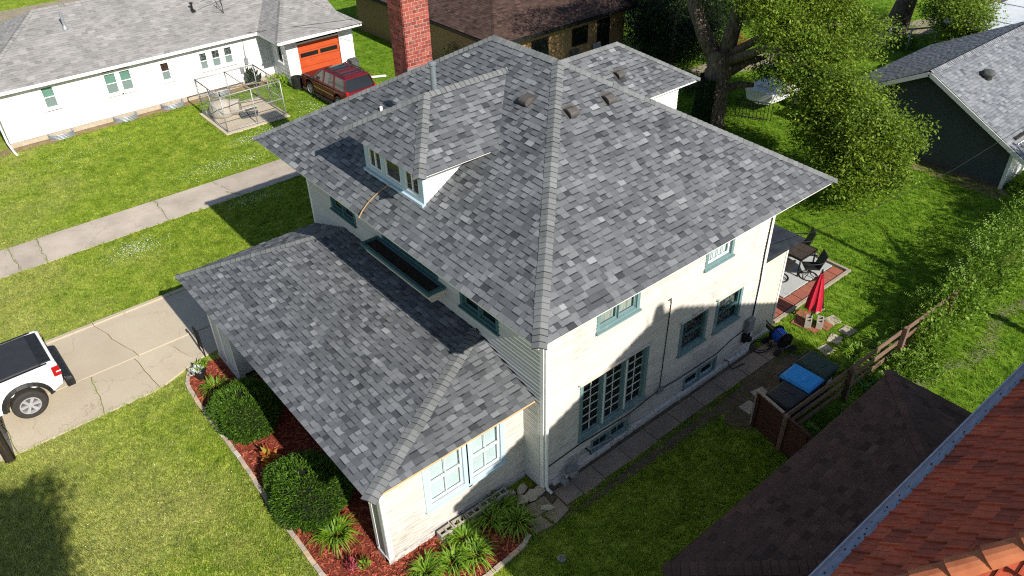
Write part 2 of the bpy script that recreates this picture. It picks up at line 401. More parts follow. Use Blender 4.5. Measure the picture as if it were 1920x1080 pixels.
class MB:
    def __init__(s):
        s.v = []; s.f = []; s.t = []
    def poly(s, pts, t=.5):
        i = len(s.v); s.v.extend([tuple(p) for p in pts]); s.f.append(tuple(range(i, i + len(pts)))); s.t.append(t)
    def hexa(s, p, t=.5):
        """p: 4 bottom points then 4 top points, same order round"""
        i = len(s.v); s.v.extend([tuple(q) for q in p])
        for f in ((3, 2, 1, 0), (4, 5, 6, 7), (0, 1, 5, 4), (1, 2, 6, 5), (2, 3, 7, 6), (3, 0, 4, 7)):
            s.f.append(tuple(i + k for k in f)); s.t.append(t)
    def box(s, x0, x1, y0, y1, z0, z1, t=.5, M=None):
        p = [(x0, y0, z0), (x1, y0, z0), (x1, y1, z0), (x0, y1, z0), (x0, y0, z1), (x1, y0, z1), (x1, y1, z1), (x0, y1, z1)]
        if M is not None: p = [M @ Vector(q) for q in p]
        s.hexa(p, t)
    def beam(s, a, b, wd, h, t=.5, up=(0, 0, 1)):
        a = Vector(a); b = Vector(b); d = (b - a).normalized(); u = Vector(up)
        sd = d.cross(u)
        if sd.length < 1e-4: sd = d.cross(Vector((0, 1, 0)))
        sd.normalize(); u = sd.cross(d).normalized()
        o = [(-1, -1), (1, -1), (1, 1), (-1, 1)]
        s.hexa([a + sd * wd / 2 * i + u * h / 2 * j for i, j in o] + [b + sd * wd / 2 * i + u * h / 2 * j for i, j in o], t)
    def tube(s, pts, r, n=8, t=.5, cap=True):
        pts = [Vector(p) for p in pts]
        rs = r if isinstance(r, (list, tuple)) else [r] * len(pts)
        rings = []; prev = None
        for k, p in enumerate(pts):
            d = (pts[min(k + 1, len(pts) - 1)] - pts[max(k - 1, 0)])
            d = d.normalized() if d.length > 1e-9 else Vector((0, 0, 1))
            if prev is None:
                a = d.cross(Vector((0, 0, 1)))
                if a.length < 1e-3: a = d.cross(Vector((1, 0, 0)))
            else:
                a = prev - d * prev.dot(d)
                if a.length < 1e-4: a = d.cross(Vector((1, .3, 0)))
            a.normalize(); b = d.cross(a); prev = a
            i0 = len(s.v)
            for j in range(n):
                th = 2 * math.pi * j / n
                s.v.append(tuple(p + (a * math.cos(th) + b * math.sin(th)) * rs[k]))
            rings.append(i0)
        for k in range(len(rings) - 1):
            for j in range(n):
                s.f.append((rings[k] + j, rings[k] + (j + 1) % n, rings[k + 1] + (j + 1) % n, rings[k + 1] + j)); s.t.append(t)
        if cap:
            s.f.append(tuple(rings[0] + j for j in reversed(range(n)))); s.t.append(t)
            s.f.append(tuple(rings[-1] + j for j in range(n))); s.t.append(t)
    def lathe(s, prof, c=(0, 0, 0), n=16, t=.5, M=None, cap=True):
        rings = []
        for r, z in prof:
            i0 = len(s.v)
            for j in range(n):
                th = 2 * math.pi * j / n
                p = Vector((r * math.cos(th), r * math.sin(th), z))
                if M is not None: p = M @ p
                s.v.append(tuple(p + Vector(c)))
            rings.append(i0)
        for k in range(len(rings) - 1):
            for j in range(n):
                s.f.append((rings[k] + j, rings[k] + (j + 1) % n, rings[k + 1] + (j + 1) % n, rings[k + 1] + j)); s.t.append(t)
        if cap:
            s.f.append(tuple(rings[0] + j for j in reversed(range(n)))); s.t.append(t)
            s.f.append(tuple(rings[-1] + j for j in range(n))); s.t.append(t)
    def prism(s, prof, w0, w1, fn, t=.5):
        """prof: 2-D polygon; fn(a, b, w) -> point"""
        i = len(s.v); n = len(prof)
        s.v.extend([tuple(fn(a, b, w0)) for a, b in prof]); s.v.extend([tuple(fn(a, b, w1)) for a, b in prof])
        s.f.append(tuple(range(i, i + n))); s.t.append(t)
        s.f.append(tuple(range(i + 2 * n - 1, i + n - 1, -1))); s.t.append(t)
        for k in range(n):
            q = (k + 1) % n
            s.f.append((i + k, i + n + k, i + n + q, i + q)); s.t.append(t)
    def mesh(s, name, off=Vector((0, 0, 0)), smooth=False):
        me = bpy.data.meshes.new(name)
        o = (off.x, off.y, off.z)
        me.from_pydata([(a - o[0], b - o[1], c - o[2]) for a, b, c in s.v], [], s.f)
        at = me.attributes.new('tone', 'FLOAT', 'FACE')
        at.data.foreach_set('value', np.array(s.t, dtype=np.float32))
        if smooth: me.polygons.foreach_set('use_smooth', [True] * len(me.polygons))
        return me
    def build(s, name, m, parent=None, smooth=False, bevel=0, label=None, kind=None):
        off = BASE.get(topof(parent).name, Vector((0, 0, 0))) if parent else Vector((0, 0, 0))
        me = s.mesh(name, off, smooth)
        if parent is None:
            pass
        me.materials.append(MT[m] if isinstance(m, str) else m)
        o = bpy.data.objects.new(name, me); COL.objects.link(o)
        if parent: o.parent = parent
        if bevel:
            bm = o.modifiers.new('edge', 'BEVEL'); bm.width = bevel; bm.segments = 2; bm.limit_method = 'ANGLE'
        if label: o['label'] = label
        if kind: o['kind'] = kind
        return o

def tag(o, label, cat, group=None, kind=None):
    o['label'] = label; o['category'] = cat
    if group: o['group'] = group
    if kind: o['kind'] = kind
    return o

def thing(name, label, cat, base=(0, 0, 0), group=None):
    o = bpy.data.objects.new(name, None); COL.objects.link(o)
    o.location = base; o.empty_display_size = .2
    BASE[o.name] = Vector(base)
    return tag(o, label, cat, group)

def copy_thing(o, loc, rz=0.0, label=None, scale=1.0):
    def rec(src, par):
        c = src.copy(); COL.objects.link(c)
        if par is not None: c.parent = par
        for ch in list(src.children): rec(ch, c)
        return c
    r = rec(o, None)
    r.location = loc; r.rotation_euler = (0, 0, rz); r.scale = (scale,) * 3
    BASE[r.name] = Vector(loc)
    if label: r['label'] = label
    return r

class Fr:
    """wall frame: u along the wall, n outward, z up"""
    def __init__(s, o, u, n): s.o = Vector(o); s.u = Vector(u); s.n = Vector(n)
    def __call__(s, u, n, z): return s.o + s.u * u + s.n * n + Vector((0, 0, z))
def fbox(mb, F, u0, u1, n0, n1, z0, z1, t=.5):
    mb.hexa([F(u0, n0, z0), F(u1, n0, z0), F(u1, n1, z0), F(u0, n1, z0), F(u0, n0, z1), F(u1, n0, z1), F(u1, n1, z1), F(u0, n1, z1)], t)

def siding(mb, F, u0, u1, z0, z1, holes=(), e=.105, lap=.018, edge=None, bl=(2.2, 4.8)):
    z = z0
    while z < z1 - .01:
        zt = min(z + e, z1)
        a0, a1 = (u0, u1) if edge is None else edge(z, zt)
        if a1 - a0 > .02:
            iv = [(a0, a1)]
            for h0, h1, hz0, hz1 in holes:
                if min(zt, hz1) - max(z, hz0) > .02:
                    nv = []
                    for a, b in iv:
                        if h1 <= a or h0 >= b: nv.append((a, b)); continue
                        if h0 > a: nv.append((a, h0))
                        if h1 < b: nv.append((h1, b))
                    iv = nv
            for a, b in iv:
                c = a
                while c < b - .01:
                    d = min(c + rnd.uniform(*bl), b)
                    if b - d < .5: d = b
                    t = rnd.uniform(.42, .58); l = lap + rnd.uniform(-.002, .003)
                    p = [F(c, 0, z), F(d, 0, z), F(d, l, z), F(c, l, z)]
                    q = [F(c, .001, zt), F(d, .001, zt)]
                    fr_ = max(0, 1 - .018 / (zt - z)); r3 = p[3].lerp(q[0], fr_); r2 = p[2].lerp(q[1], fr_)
                    mb.poly([p[3], p[2], r2, r3], t); mb.poly([r3, r2, q[1], q[0]], rnd.uniform(.0, .12))   # dark strip under each lap: its shadow line painted in, with dirt
                    mb.poly([p[0], p[1], p[2], p[3]], t)
                    c = d
        z = zt

# ------------------------------------------------------------------ shingled roof planes
def clip(poly, axis, val, keep_less):
    out = []
    n = len(poly)
    for i in range(n):
        a = poly[i]; b = poly[(i + 1) % n]
        ia = a[axis] <= val if keep_less else a[axis] >= val
        ib = b[axis] <= val if keep_less else b[axis] >= val
        if ia: out.append(a)
        if ia != ib:
            t = (val - a[axis]) / (b[axis] - a[axis])
            out.append(tuple(a[k] + (b[k] - a[k]) * t for k in (0, 1)))
    return out

class RoofPlane:
    def __init__(s, pts):
        s.p = [Vector(q) for q in pts]
        n = (s.p[1] - s.p[0]).cross(s.p[2] - s.p[0]).normalized()
        if n.z < 0: n = -n
        s.n = n
        s.v = (Vector((0, 0, 1)) - n * n.z).normalized()
        s.u = s.v.cross(n).normalized()
        s.o = s.p[0]
        s.q = [((q - s.o).dot(s.u), (q - s.o).dot(s.v)) for q in s.p]
    def at(s, u, v, h): return s.o + s.u * u + s.v * v + s.n * h

def shingle_pieces(R, e=.145, wmin=.12, wmax=.27, thick=.016, tones=None, band=.026, over=.02):
    """list of (centre, [(pts, tone)...]), one entry per tab. Raised tabs alternate with
    recessed ones; the dark line under each raised tab is printed band plus painted shadow."""
    out = []
    vmin = min(q[1] for q in R.q); vmax = max(q[1] for q in R.q)
    umin = min(q[0] for q in R.q); umax = max(q[0] for q in R.q)
    rows = []; v = vmin - over
    while v < vmax:
        u = umin - rnd.uniform(0, wmax); tooth = rnd.random() < .5; row = []
        while u < umax:
            wd = rnd.uniform(wmin, wmax); row.append((u, u + wd, tooth)); u += wd
            tooth = (not tooth) if rnd.random() < .88 else tooth
        rows.append((v, row)); v += e
    rows.append((v, []))
    for k in range(len(rows) - 1):
        v, row = rows[k]; vt = v + e
        src = R.q if k else [(a, b - (over if abs(b - vmin) < 1e-6 else 0)) for a, b in R.q]
        strip = clip(clip(src, 1, v, False), 1, vt, True)
        if len(strip) < 3: continue
        a0 = min(q[0] for q in strip); a1 = max(q[0] for q in strip)
        nxt = rows[k + 1][1]
        for u, ut, tooth in row:
            if ut <= a0 or u >= a1: continue
            pc = clip(clip(strip, 0, u, False), 0, ut, True)
            if len(pc) < 3: continue
            h0 = (thick if tooth else thick * .22) * rnd.uniform(.85, 1.15)
            if tones: t = tones(rnd)
            else: t = min(1, max(.14, rnd.gauss(.585, .12) if tooth else rnd.gauss(.48, .135)))
            def hh(b): return .0015 + h0 * (1 - max(0, min(1, (b - v) / e)))
            faces = []
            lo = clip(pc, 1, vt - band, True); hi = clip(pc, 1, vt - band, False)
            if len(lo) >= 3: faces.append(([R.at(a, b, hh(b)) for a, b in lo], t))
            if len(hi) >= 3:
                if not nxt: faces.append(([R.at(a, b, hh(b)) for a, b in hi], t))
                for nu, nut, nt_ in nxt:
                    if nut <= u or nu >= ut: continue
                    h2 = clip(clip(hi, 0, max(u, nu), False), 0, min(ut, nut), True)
                    if len(h2) >= 3: faces.append(([R.at(a, b, hh(b)) for a, b in h2], max(0, t - .33) if nt_ else max(0, t - .07)))  # darker below a raised tab: its shadow line painted over the printed band
            m = len(pc)
            for i in range(m):
                a = pc[i]; b = pc[(i + 1) % m]
                if abs(a[1] - vt) < 1e-6 and abs(b[1] - vt) < 1e-6: continue
                faces.append(([R.at(a[0], a[1], hh(a[1])), R.at(a[0], a[1], -.004), R.at(b[0], b[1], -.004), R.at(b[0], b[1], hh(b[1]))], 0.02 if tooth else .2))
            cx = sum(q[0] for q in pc) / m; cy = sum(q[1] for q in pc) / m
            out.append((R.at(cx, cy, 0), faces))
    return out

def deck(mb, R, th=.05, down=.006):
    a = [p - R.n * down for p in R.p]; b = [p - R.n * (down + th) for p in R.p]
    mb.poly(a); mb.poly(list(reversed(b)))
    n = len(a)
    for i in range(n):
        mb.poly([a[i], b[i], b[(i + 1) % n], a[(i + 1) % n]])

def caps(p0, p1, nA, nB, exp=.145, wd=.15, lift=.014, skip=0):
    """caps from low end p0 to high end p1; nA, nB normals of the two planes. returns list of MB"""
    p0 = Vector(p0); p1 = Vector(p1); d = (p1 - p0); L = d.length; d.normalize()
    def side(n, other):
        s_ = d.cross(n).normalized()
        if s_.dot(other) > 0: s_ = -s_
        return s_
    sA = side(nA, nB); sB = side(nB, nA)
    if abs(nA.dot(nB)) > .9999: sB = -sA
    up = (nA + nB).normalized()
    out = []
    n = int(L / exp)
    for i in range(n + 1):
        a = i * exp - .015; b = min(a + exp * 1.04, L)
        if b - a < .03: continue
        mb = MB(); t = rnd.uniform(.35, .9); w2 = wd + rnd.uniform(-.006, .006)
        A = p0 + d * a; B = p0 + d * b
        lo = lift * rnd.uniform(.9, 1.2); hi = .003
        nrow = [(sA, -1), (sA, -.16), (None, 0), (sB, .16), (sB, 1)]
        def row(P, h):
            r = []
            for sd, f in nrow:
                if sd is None: r.append(P + up * (h + .012))
                else:
                    nn = nA if sd is sA else nB
                    r.append(P + sd * w2 * abs(f) + nn * (h + .012 * (1 - abs(f))))
            return r
        ra = row(A, lo + .006); rb = row(B, hi + .006)
        rc = row(A + (B - A) * .86, hi + (lo - hi) * .14 + .006)
        for j in range(4):
            mb.poly([ra[j], ra[j + 1], rc[j + 1], rc[j]], t)
            mb.poly([rc[j], rc[j + 1], rb[j + 1], rb[j]], max(0, t - .38))
        g = [q - up * (lo + .022) for q in ra]
        for j in range(4): mb.poly([g[j], g[j + 1], ra[j + 1], ra[j]], .0)
        for j in (0, 4):
            mb.poly([ra[j], rb[j], rb[j] - up * .02, ra[j] - up * .02], .0)
        out.append(((A + B) / 2, mb))
    return out

CAMP = Vector(cam.location)

def merge(dst, faces):
    for pts, t in faces: dst.poly(pts, t)

def addmb(dst, mb):
    i = len(dst.v); dst.v.extend(mb.v); dst.f.extend(tuple(i + k for k in f) for f in mb.f); dst.t.extend(mb.t)

# ------------------------------------------------------------------ windows
def window(root, F, u0, u1, z0, z1, frame='teal', sash='white', casing=.10, panes=1, cols=1, rows=1, hung=False,
           shade='lace', depth=.07, sill=True, cap=False, proud=.03, name='window', mull=.06, open_low=0.0, sashw=.05, glass='glass', label=None, capmat=None, muntin=None, mw=.011):
    """u0..z1 is the opening; casing is outside it"""
    mb = MB()
    c = casing
    fbox(mb, F, u0 - c, u0, -.02, proud, z0 - c * .6, z1 + c); fbox(mb, F, u1, u1 + c, -.02, proud, z0 - c * .6, z1 + c)
    fbox(mb, F, u0, u1, -.02, proud - .002, z1, z1 + c); fbox(mb, F, u0, u1, -.02, proud - .002, z0 - c * .6, z0)
    # jamb lining
    fbox(mb, F, u0, u0 + .015, -depth - .03, -.021, z0, z1); fbox(mb, F, u1 - .015, u1, -depth - .03, -.021, z0, z1)
    fbox(mb, F, u0 + .015, u1 - .015, -depth - .03, -.021, z1 - .015, z1); fbox(mb, F, u0 + .015, u1 - .015, -depth - .03, -.021, z0, z0 + .015)
    W = mb.build(name, frame, root, label=label)
    if sill:
        m = MB(); fbox(m, F, u0 - c - .03, u1 + c + .03, -.01, proud + .05, z0 - c * .6 - .05, z0 - c * .6 + .002); m.build('sill', frame, W)
    if cap:
        m = MB(); fbox(m, F, u0 - c - .06, u1 + c + .06, -.01, proud + .07, z1 + c + .002, z1 + c + .03); m.build('head_cap', capmat or 'found', W)
    span = (u1 - u0 - .03 - mull * (panes - 1)) / panes
    a = u0 + .015
    for k in range(panes):
        b = a + span
        if k < panes - 1:
            m = MB(); fbox(m, F, b, b + mull, -depth - .03, proud - .006, z0 + .015, z1 - .015); m.build('mullion', frame, W)
            if cap and panes == 3: m = MB(); fbox(m, F, b + .05, b + .105, proud - .004, proud + .012, z0 + .02, z1 - .02); m.build('mullion_strip', 'white', W)
        s = MB(); sw = sashw; mu = MB()
        zz = [(z0 + .015, z1 - .015, -depth)]
        if hung:
            zm = (z0 + z1) / 2
            zz = [(z0 + .015, zm + .02, -depth), (zm - .02, z1 - .015, -depth + .03)]
        for za, zb, nn in zz:
            fbox(s, F, a, a + sw, nn, nn + .03, za, zb); fbox(s, F, b - sw, b, nn, nn + .03, za, zb)
            fbox(s, F, a + sw, b - sw, nn + .001, nn + .029, za, za + sw); fbox(s, F, a + sw, b - sw, nn + .001, nn + .029, zb - sw, zb)
            if cols > 1 or rows > 1:
                for i in range(1, cols):
                    x = a + sw + (b - a - 2 * sw) * i / cols
                    fbox(mu, F, x - mw, x + mw, nn + .004, nn + .026, za + sw, zb - sw)
                for j in range(1, rows):
                    z = za + sw + (zb - za - 2 * sw) * j / rows
                    fbox(mu, F, a + sw, b - sw, nn + .005, nn + .025, z - mw, z + mw)
        s.build('sash', sash, W)
        if cols > 1 or rows > 1: mu.build('muntin', muntin or sash, W)
        for za, zb, nn in zz:
            g = MB(); fbox(g, F, a + sw - .005, b - sw + .005, nn + .012, nn + .017, za + sw - .005, zb - sw + .005); g.build('pane', glass, W)
        sh = shade if isinstance(shade, str) else shade[k % len(shade)]
        if sh:
            m = MB(); fbox(m, F, a - .01, b + .01, -depth - .055, -depth - .045, z0, z1); m.build('curtain', sh, W)
        a = b + mull
    return W

# ================================================================== SETTING
mb = MB()
def sheet(name, pts, z, m, label=None):
    b = MB(); b.poly([(x, y, z) for x, y in pts]); o = b.build(name, m); o['kind'] = 'structure'
    if label: o['label'] = label
    return o
sheet('lawn', [(-300, -300), (600, -300), (600, 600), (-300, 600)], 0, 'lawn')

def slabs(name, cells, zt, m, th=.12, gap=.012, label=None, piece='slab', bev=.008):
    root = bpy.data.objects.new(name, None); COL.objects.link(root); root['kind'] = 'structure'
    if label: root['label'] = label
    for c in cells:
        if len(c) == 4 and not isinstance(c[0], tuple):
            x0, x1, y0, y1 = c
            b = MB(); dz = rnd.uniform(-.006, .006)
            b.box(x0 + gap, x1 - gap, y0 + gap, y1 - gap, zt - th, zt + dz, rnd.random())
        else:
            b = MB(); b.prism(list(c), zt - th, zt + rnd.uniform(-.005, .005), lambda a, q, w_: (a, q, w_), rnd.random())
        b.build(piece, m, root, bevel=bev)
    return root

# driveway: two strips of slabs with a kerb along the grass
def wig(p, q, n=7, amp=.05):
    p = Vector((*p, 0)); q = Vector((*q, 0)); d = (q - p); pr = Vector((-d.y, d.x, 0)).normalized()
    return [tuple((p + d * (i / n) + pr * (rnd.uniform(-amp, amp) if 0 < i < n else 0)).xy) for i in range(n + 1)]
g = .010
cuts_up = [((-9.4, 11.98), (-9.2, 14.42)), ((-5.95, 11.98), (-6.55, 14.42)), ((-2.6, 11.98), (-2.8, 14.42))]
cells = []
def strip_cells(cuts, xl, xr, yb, yt):
    out = []; lines = [wig(a, b) for a, b in cuts]
    lines = [[(xl, yb), (xl, yt)]] + lines + [[(xr, yb), (xr, yt)]]
    for a, b in zip(lines[:-1], lines[1:]):
        A = [(x + g, y) for x, y in a]; B = [(x - g, y) for x, y in b]
        out.append([A[0], *B, *list(reversed(A[1:]))] if len(A) == 2 else [A[0], *B, *list(reversed(A))[:-1]])
    return out
cells += strip_cells(cuts_up, -22, 10, 11.95 + g, 14.42)
cells += strip_cells([((-9.75, 10.0), (-9.9, 11.92)), ((-7.55, 10.02), (-7.35, 11.92)), ((-5.95, 10.05), (-6.1, 11.92)), ((-4.6, 10.6), (-5.1, 11.92)), ((-2.9, 10.7), (-2.9, 11.92))], -22, 10, 10.04, 11.95 - g)
slabs('driveway', cells, .05, 'concrete', bev=.006)
kerb = []
x = -22
while x < 10:
    L = rnd.uniform(1.6, 3.0); kerb.append((x, min(x + L, 10), 14.44, 14.60)); x += L
slabs('kerb', kerb, .09, 'concrete', gap=.006, piece='kerbstone')
# neighbour's path
wk = strip_cells([((-7.55, 19.5), (-7.6, 21.55)), ((-6.7, 19.5), (-6.6, 21.55)), ((-2.25, 19.5), (-2.15, 21.5)), ((.75, 19.5), (.3, 21.5)), ((3.9, 19.5), (3.8, 21.5))], -22, 14, 19.47, 21.52)
slabs('path', wk, .04, 'walk', piece='slab', bev=.006)
# narrow side walk under the right wall
sw_ = []
x = .15
for L in (.55, .75, .95, 1.0, .95, 1.0, .9, 1.05, 1.0, 1.05):
    sw_.append([(x + .012, -.76 + rnd.uniform(-.05, .05)), (x + L - .012, -.76 + rnd.uniform(-.05, .05)), (x + L - .012 + rnd.uniform(-.02, .02), -.20), (x + .012, -.20)]); x += L
slabs('side_path', sw_, .05, 'sidewalk', piece='slab')
sheet('soil_strip', [(-1.0, -.2), (8.6, -.2), (8.6, .02), (-1.0, .3)], .012, 'soil')

sheet('soil_corner', [(-1.05, .75), (.0, .2), (.35, -.1), (.35, -1.0), (-1.05, -1.0)], .008, 'soil')
def blobpoly(cx, cy, rx, ry, n=26, amp=.22):
    ph = [rnd.uniform(0, 6.28) for _ in range(4)]
    out = []
    for i in range(n):
        a = 2 * math.pi * i / n
        r = 1 + amp * (math.sin(2 * a + ph[0]) * .5 + math.sin(3 * a + ph[1]) * .4 + math.sin(5 * a + ph[2]) * .3 + rnd.uniform(-.25, .25))
        out.append((cx + rx * r * math.cos(a), cy + ry * r * math.sin(a)))
    return out
sheet('bare_ground', blobpoly(7.3, -1.45, 2.1, .85), .009, 'soil')
sheet('worn_ground', blobpoly(4.2, -.95, 3.9, .30), .0065, 'soil')
sheet('bare_ground_by_wall', [(-6, 30.45), (-4, 30.3), (-1, 30.5), (0.5, 30.25), (3, 30.4), (5, 30.3), (7.6, 30.2), (7.7, 31.05), (-6, 31.05)], .010, 'dry_soil')
sheet('dirt_by_garage', [(23.0, -.9), (23.1, 1), (23.05, 3), (23.2, 6), (24, 6), (24, -.9)], .010, 'dry_soil')
sheet('parking_pad', [(8.35, 21.5), (11.2, 21.5), (11.6, 29.2), (8.35, 29.2)], .008, 'asphalt')
mb = MB(); mb.box(8.22, 8.35, 21.5, 29.0, -.05, .05); o = mb.build('pad_edge', 'concrete'); o['kind'] = 'structure'
# alley and streets far behind
sheet('alley', [(20, 15.2), (27, 14.4), (34, 12.0), (46, 9.5), (46, 11.5), (34, 14.4), (27, 16.4), (20, 17.2)], .008, 'road')
sheet('street', [(-60, 53.6), (2, 53.4), (24, 52.5), (24, 56), (2, 56.2), (-60, 56.6)], .008, 'road')
sheet('gravel_yard', [(40, 8.8), (60, 6), (60, 14), (44, 12.5)], .012, 'road')

# mulch bed in front of the porch
bed = [(-4.0, 10.25), (-4.75, 10.30), (-5.12, 10.08), (-5.30, 9.7), (-5.36, 8.7), (-5.34, 7.5), (-5.33, 5.8), (-5.38, 4.2), (-5.38, 1.5), (-5.3, .2), (-4.9, -.55), (-4.1, -.98), (-2.5, -1.02), (-1.45, -.95), (-.95, -.70), (-.85, .1), (-1.0, .66), (-4.0, .66), (-4.0, 1.15), (-3.38, 1.15), (-3.38, 8.75), (-4.0, 8.75)]
sheet('mulch_bed', bed, .022, 'mulch')
def inpoly(x, y, P):
    c = False; n = len(P)
    for i in range(n):
        x0, y0 = P[i]; x1, y1 = P[(i + 1) % n]
        if (y0 > y) != (y1 > y) and x < (x1 - x0) * (y - y0) / (y1 - y0) + x0: c = not c
    return c
mb = MB()
for _ in range(15000):
    x = rnd.uniform(-5.4, -.85); y = rnd.uniform(-1.02, 10.3)
    if not inpoly(x, y, bed): continue
    a = rnd.uniform(0, 6.28); L = rnd.uniform(.03, .08); W = rnd.uniform(.008, .018); z = rnd.uniform(.024, .045); dz = rnd.uniform(-.012, .02)
    c, s_ = math.cos(a), math.sin(a); t = rnd.random()
    mb.poly([(x - c * L + s_ * W, y - s_ * L - c * W, z), (x + c * L + s_ * W, y + s_ * L - c * W, z + dz), (x + c * L - s_ * W, y + s_ * L + c * W, z + dz + .008), (x - c * L - s_ * W, y - s_ * L + c * W, z + .008)], t)
tag(mb.build('mulch_chips', 'chip'), 'red wood mulch chips covering the garden bed', 'mulch', kind='stuff')

# edging stones round the bed, each its own piece
edge = thing('garden_edging', 'single row of tan edging blocks curving round the red mulch bed', 'garden edging', (-5.4, 5, 0))
path = bed[2:15]
path = [(-4.55, 10.42), (-4.9, 10.33)] + path
pl = []
for (a, b) in zip(path[:-1], path[1:]):
    L = math.hypot(b[0] - a[0], b[1] - a[1]); n = max(1, int(L / .05))
    pl += [(a[0] + (b[0] - a[0]) * i / n, a[1] + (b[1] - a[1]) * i / n) for i in range(n)]
i = 0
ebm = None
while i < len(pl) - 6:
    j = min(i + 5, len(pl) - 1)
    a = Vector((*pl[i], 0)); b = Vector((*pl[j], 0)); d = (b - a); ang = math.atan2(d.y, d.x)
    if ebm is None:
        m_ = MB(); m_.box(-.5, .5, -.055, .055, -.03, .085); ebm = m_.mesh('edging_stone'); ebm.materials.append(MT['edging'])
    o = bpy.data.objects.new('edging_stone', ebm); COL.objects.link(o); o.parent = edge
    o.location = (a + b) / 2 - BASE[edge.name] + Vector((rnd.uniform(-.008, .008), rnd.uniform(-.008, .008), rnd.uniform(-.012, .012)))
    o.rotation_euler = (rnd.uniform(-.03, .03), rnd.uniform(-.02, .02), ang + rnd.uniform(-.04, .04)); o.scale = (d.length * .97, 1, 1)
    i = j

# ================================================================== MAIN HOUSE
D, W, OV, HE, KS = 8.27, 10.77, .965, 5.8, .5994
H = thing('main_house', 'two-storey cream clapboard house under a new grey shingle hip roof', 'house', (4.1, 5.4, 0))
FR = Fr((0, 0, 0), (1, 0, 0), (0, -1, 0))      # right wall, faces -y
FF = Fr((0, 0, 0), (0, 1, 0), (-1, 0, 0))      # front wall, faces -x
FB = Fr((D, 0, 0), (0, 1, 0), (1, 0, 0))
FL = Fr((0, W, 0), (1, 0, 0), (0, 1, 0))
mb = MB(); mb.box(.16, D - .16, .16, W - .16, -.2, 5.75)
mb.build('wall', 'core', H)
# openings: u0,u1,z0,z1
R_open = {'up1': (1.70, 2.92, 4.27, 5.40), 'up2': (5.52, 6.46, 4.27, 5.40), 'tri': (1.25, 3.45, 1.08, 2.78), 'w3': (4.86, 5.78, 1.80, 2.78), 'w4': (6.33, 7.28, 1.80, 2.78),
          'b1': (1.68, 2.96, .20, .60), 'b2': (5.28, 6.58, .20, .60)}
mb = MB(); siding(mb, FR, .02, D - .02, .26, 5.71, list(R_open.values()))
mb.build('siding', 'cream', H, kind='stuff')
mb = MB()
holes = [R_open['b1'], R_open['b2']]
xs = [0.0, R_open['b1'][0], R_open['b1'][1], R_open['b2'][0], R_open['b2'][1], D]
for k in (0, 2, 4): fbox(mb, FR, xs[k], xs[k + 1], -.15, -.012, -.1, .255)
for k in (1, 3): fbox(mb, FR, xs[k], xs[k + 1], -.15, -.012, -.1, .198)
mb.build('foundation', 'found', H)
mb = MB()
x = .3
while x < 8.2:      # crumbling ledge along the foot of the wall, in uneven lengths
    L = rnd.uniform(.5, 1.3); x1 = min(x + L, 8.25); h = rnd.uniform(.10, .16); n_ = rnd.uniform(.07, .12)
    p = [FR(x, -.012, -.05), FR(x1 - .01, -.012, -.05), FR(x1 - .01, n_, -.05), FR(x, n_, -.05), FR(x, -.012, h + .05), FR(x1 - .01, -.012, h + .05), FR(x1 - .01, n_ - .02, h), FR(x, n_ - .02, h)]
    mb.hexa(p); x = x1
mb.build('foundation_ledge', 'found', H, bevel=.01)
window(H, FR, *R_open['up1'], shade='curtain', panes=2, sash='teal', mull=.03, casing=.10, sashw=.035)
window(H, FR, *R_open['up2'], shade='blind', sash='white', cols=4, rows=1, casing=.10, sashw=.06)
window(H, FR, *R_open['tri'], panes=3, cols=2, rows=6, shade='dark_blind', cap=True, mull=.15, sash='teal', muntin='white', mw=.009, capmat='cream', label='three-part window with small panes and teal frame', sashw=.035)
window(H, FR, *R_open['w3'], shade='lace', sash='teal_dark', cap=True, capmat='cream', hung=True)
window(H, FR, *R_open['w4'], shade='lace', sash='teal_dark', cap=True, capmat='cream', hung=True)
window(H, FR, *R_open['b1'], panes=2, cols=2, shade='mat_grey', casing=.07, name='basement_window', sash='teal', sashw=.05, sill=False)
window(H, FR, *R_open['b2'], panes=2, shade='dark_blind', casing=.07, name='basement_window', sash='sky_blue', sashw=.05, sill=False)
# front wall
F_open = {'a': (1.62, 2.90, 4.18, 5.40), 'm': (4.0, 6.4, 4.42, 5.40), 'b': (8.02, 9.22, 4.18, 5.40)}
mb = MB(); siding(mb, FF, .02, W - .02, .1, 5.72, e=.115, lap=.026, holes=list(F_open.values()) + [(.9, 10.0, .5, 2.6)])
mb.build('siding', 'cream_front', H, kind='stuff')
window(H, FF, *F_open['a'], frame='teal_dark', sash='teal_dark', panes=2, shade='dark_blind', mull=.05)
window(H, FF, *F_open['m'], frame='teal_dark', sash='teal_dark', panes=3, shade='dark_blind', mull=.08, sill=False)
window(H, FF, *F_open['b'], frame='teal_dark', sash='teal_dark', panes=2, shade='dark_blind', mull=.05)
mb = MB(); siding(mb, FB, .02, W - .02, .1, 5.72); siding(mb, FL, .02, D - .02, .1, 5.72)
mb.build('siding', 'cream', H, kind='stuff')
# corner boards
mb = MB()
mb.box(-.022, .10, -.022, .003, .1, 5.70); mb.box(-.022, -.003, .003, .10, .1, 5.70)
mb.box(-.022, .08, W - .003, W + .022, .1, 5.7); mb.box(-.022, -.003, W - .10, W - .003, .1, 5.7)
mb.box(D - .10, D + .022, -.022, .003, .1, 5.7); mb.box(D + .003, D + .022, .003, .1, .1, 5.7)
mb.build('corner_board', 'white', H)
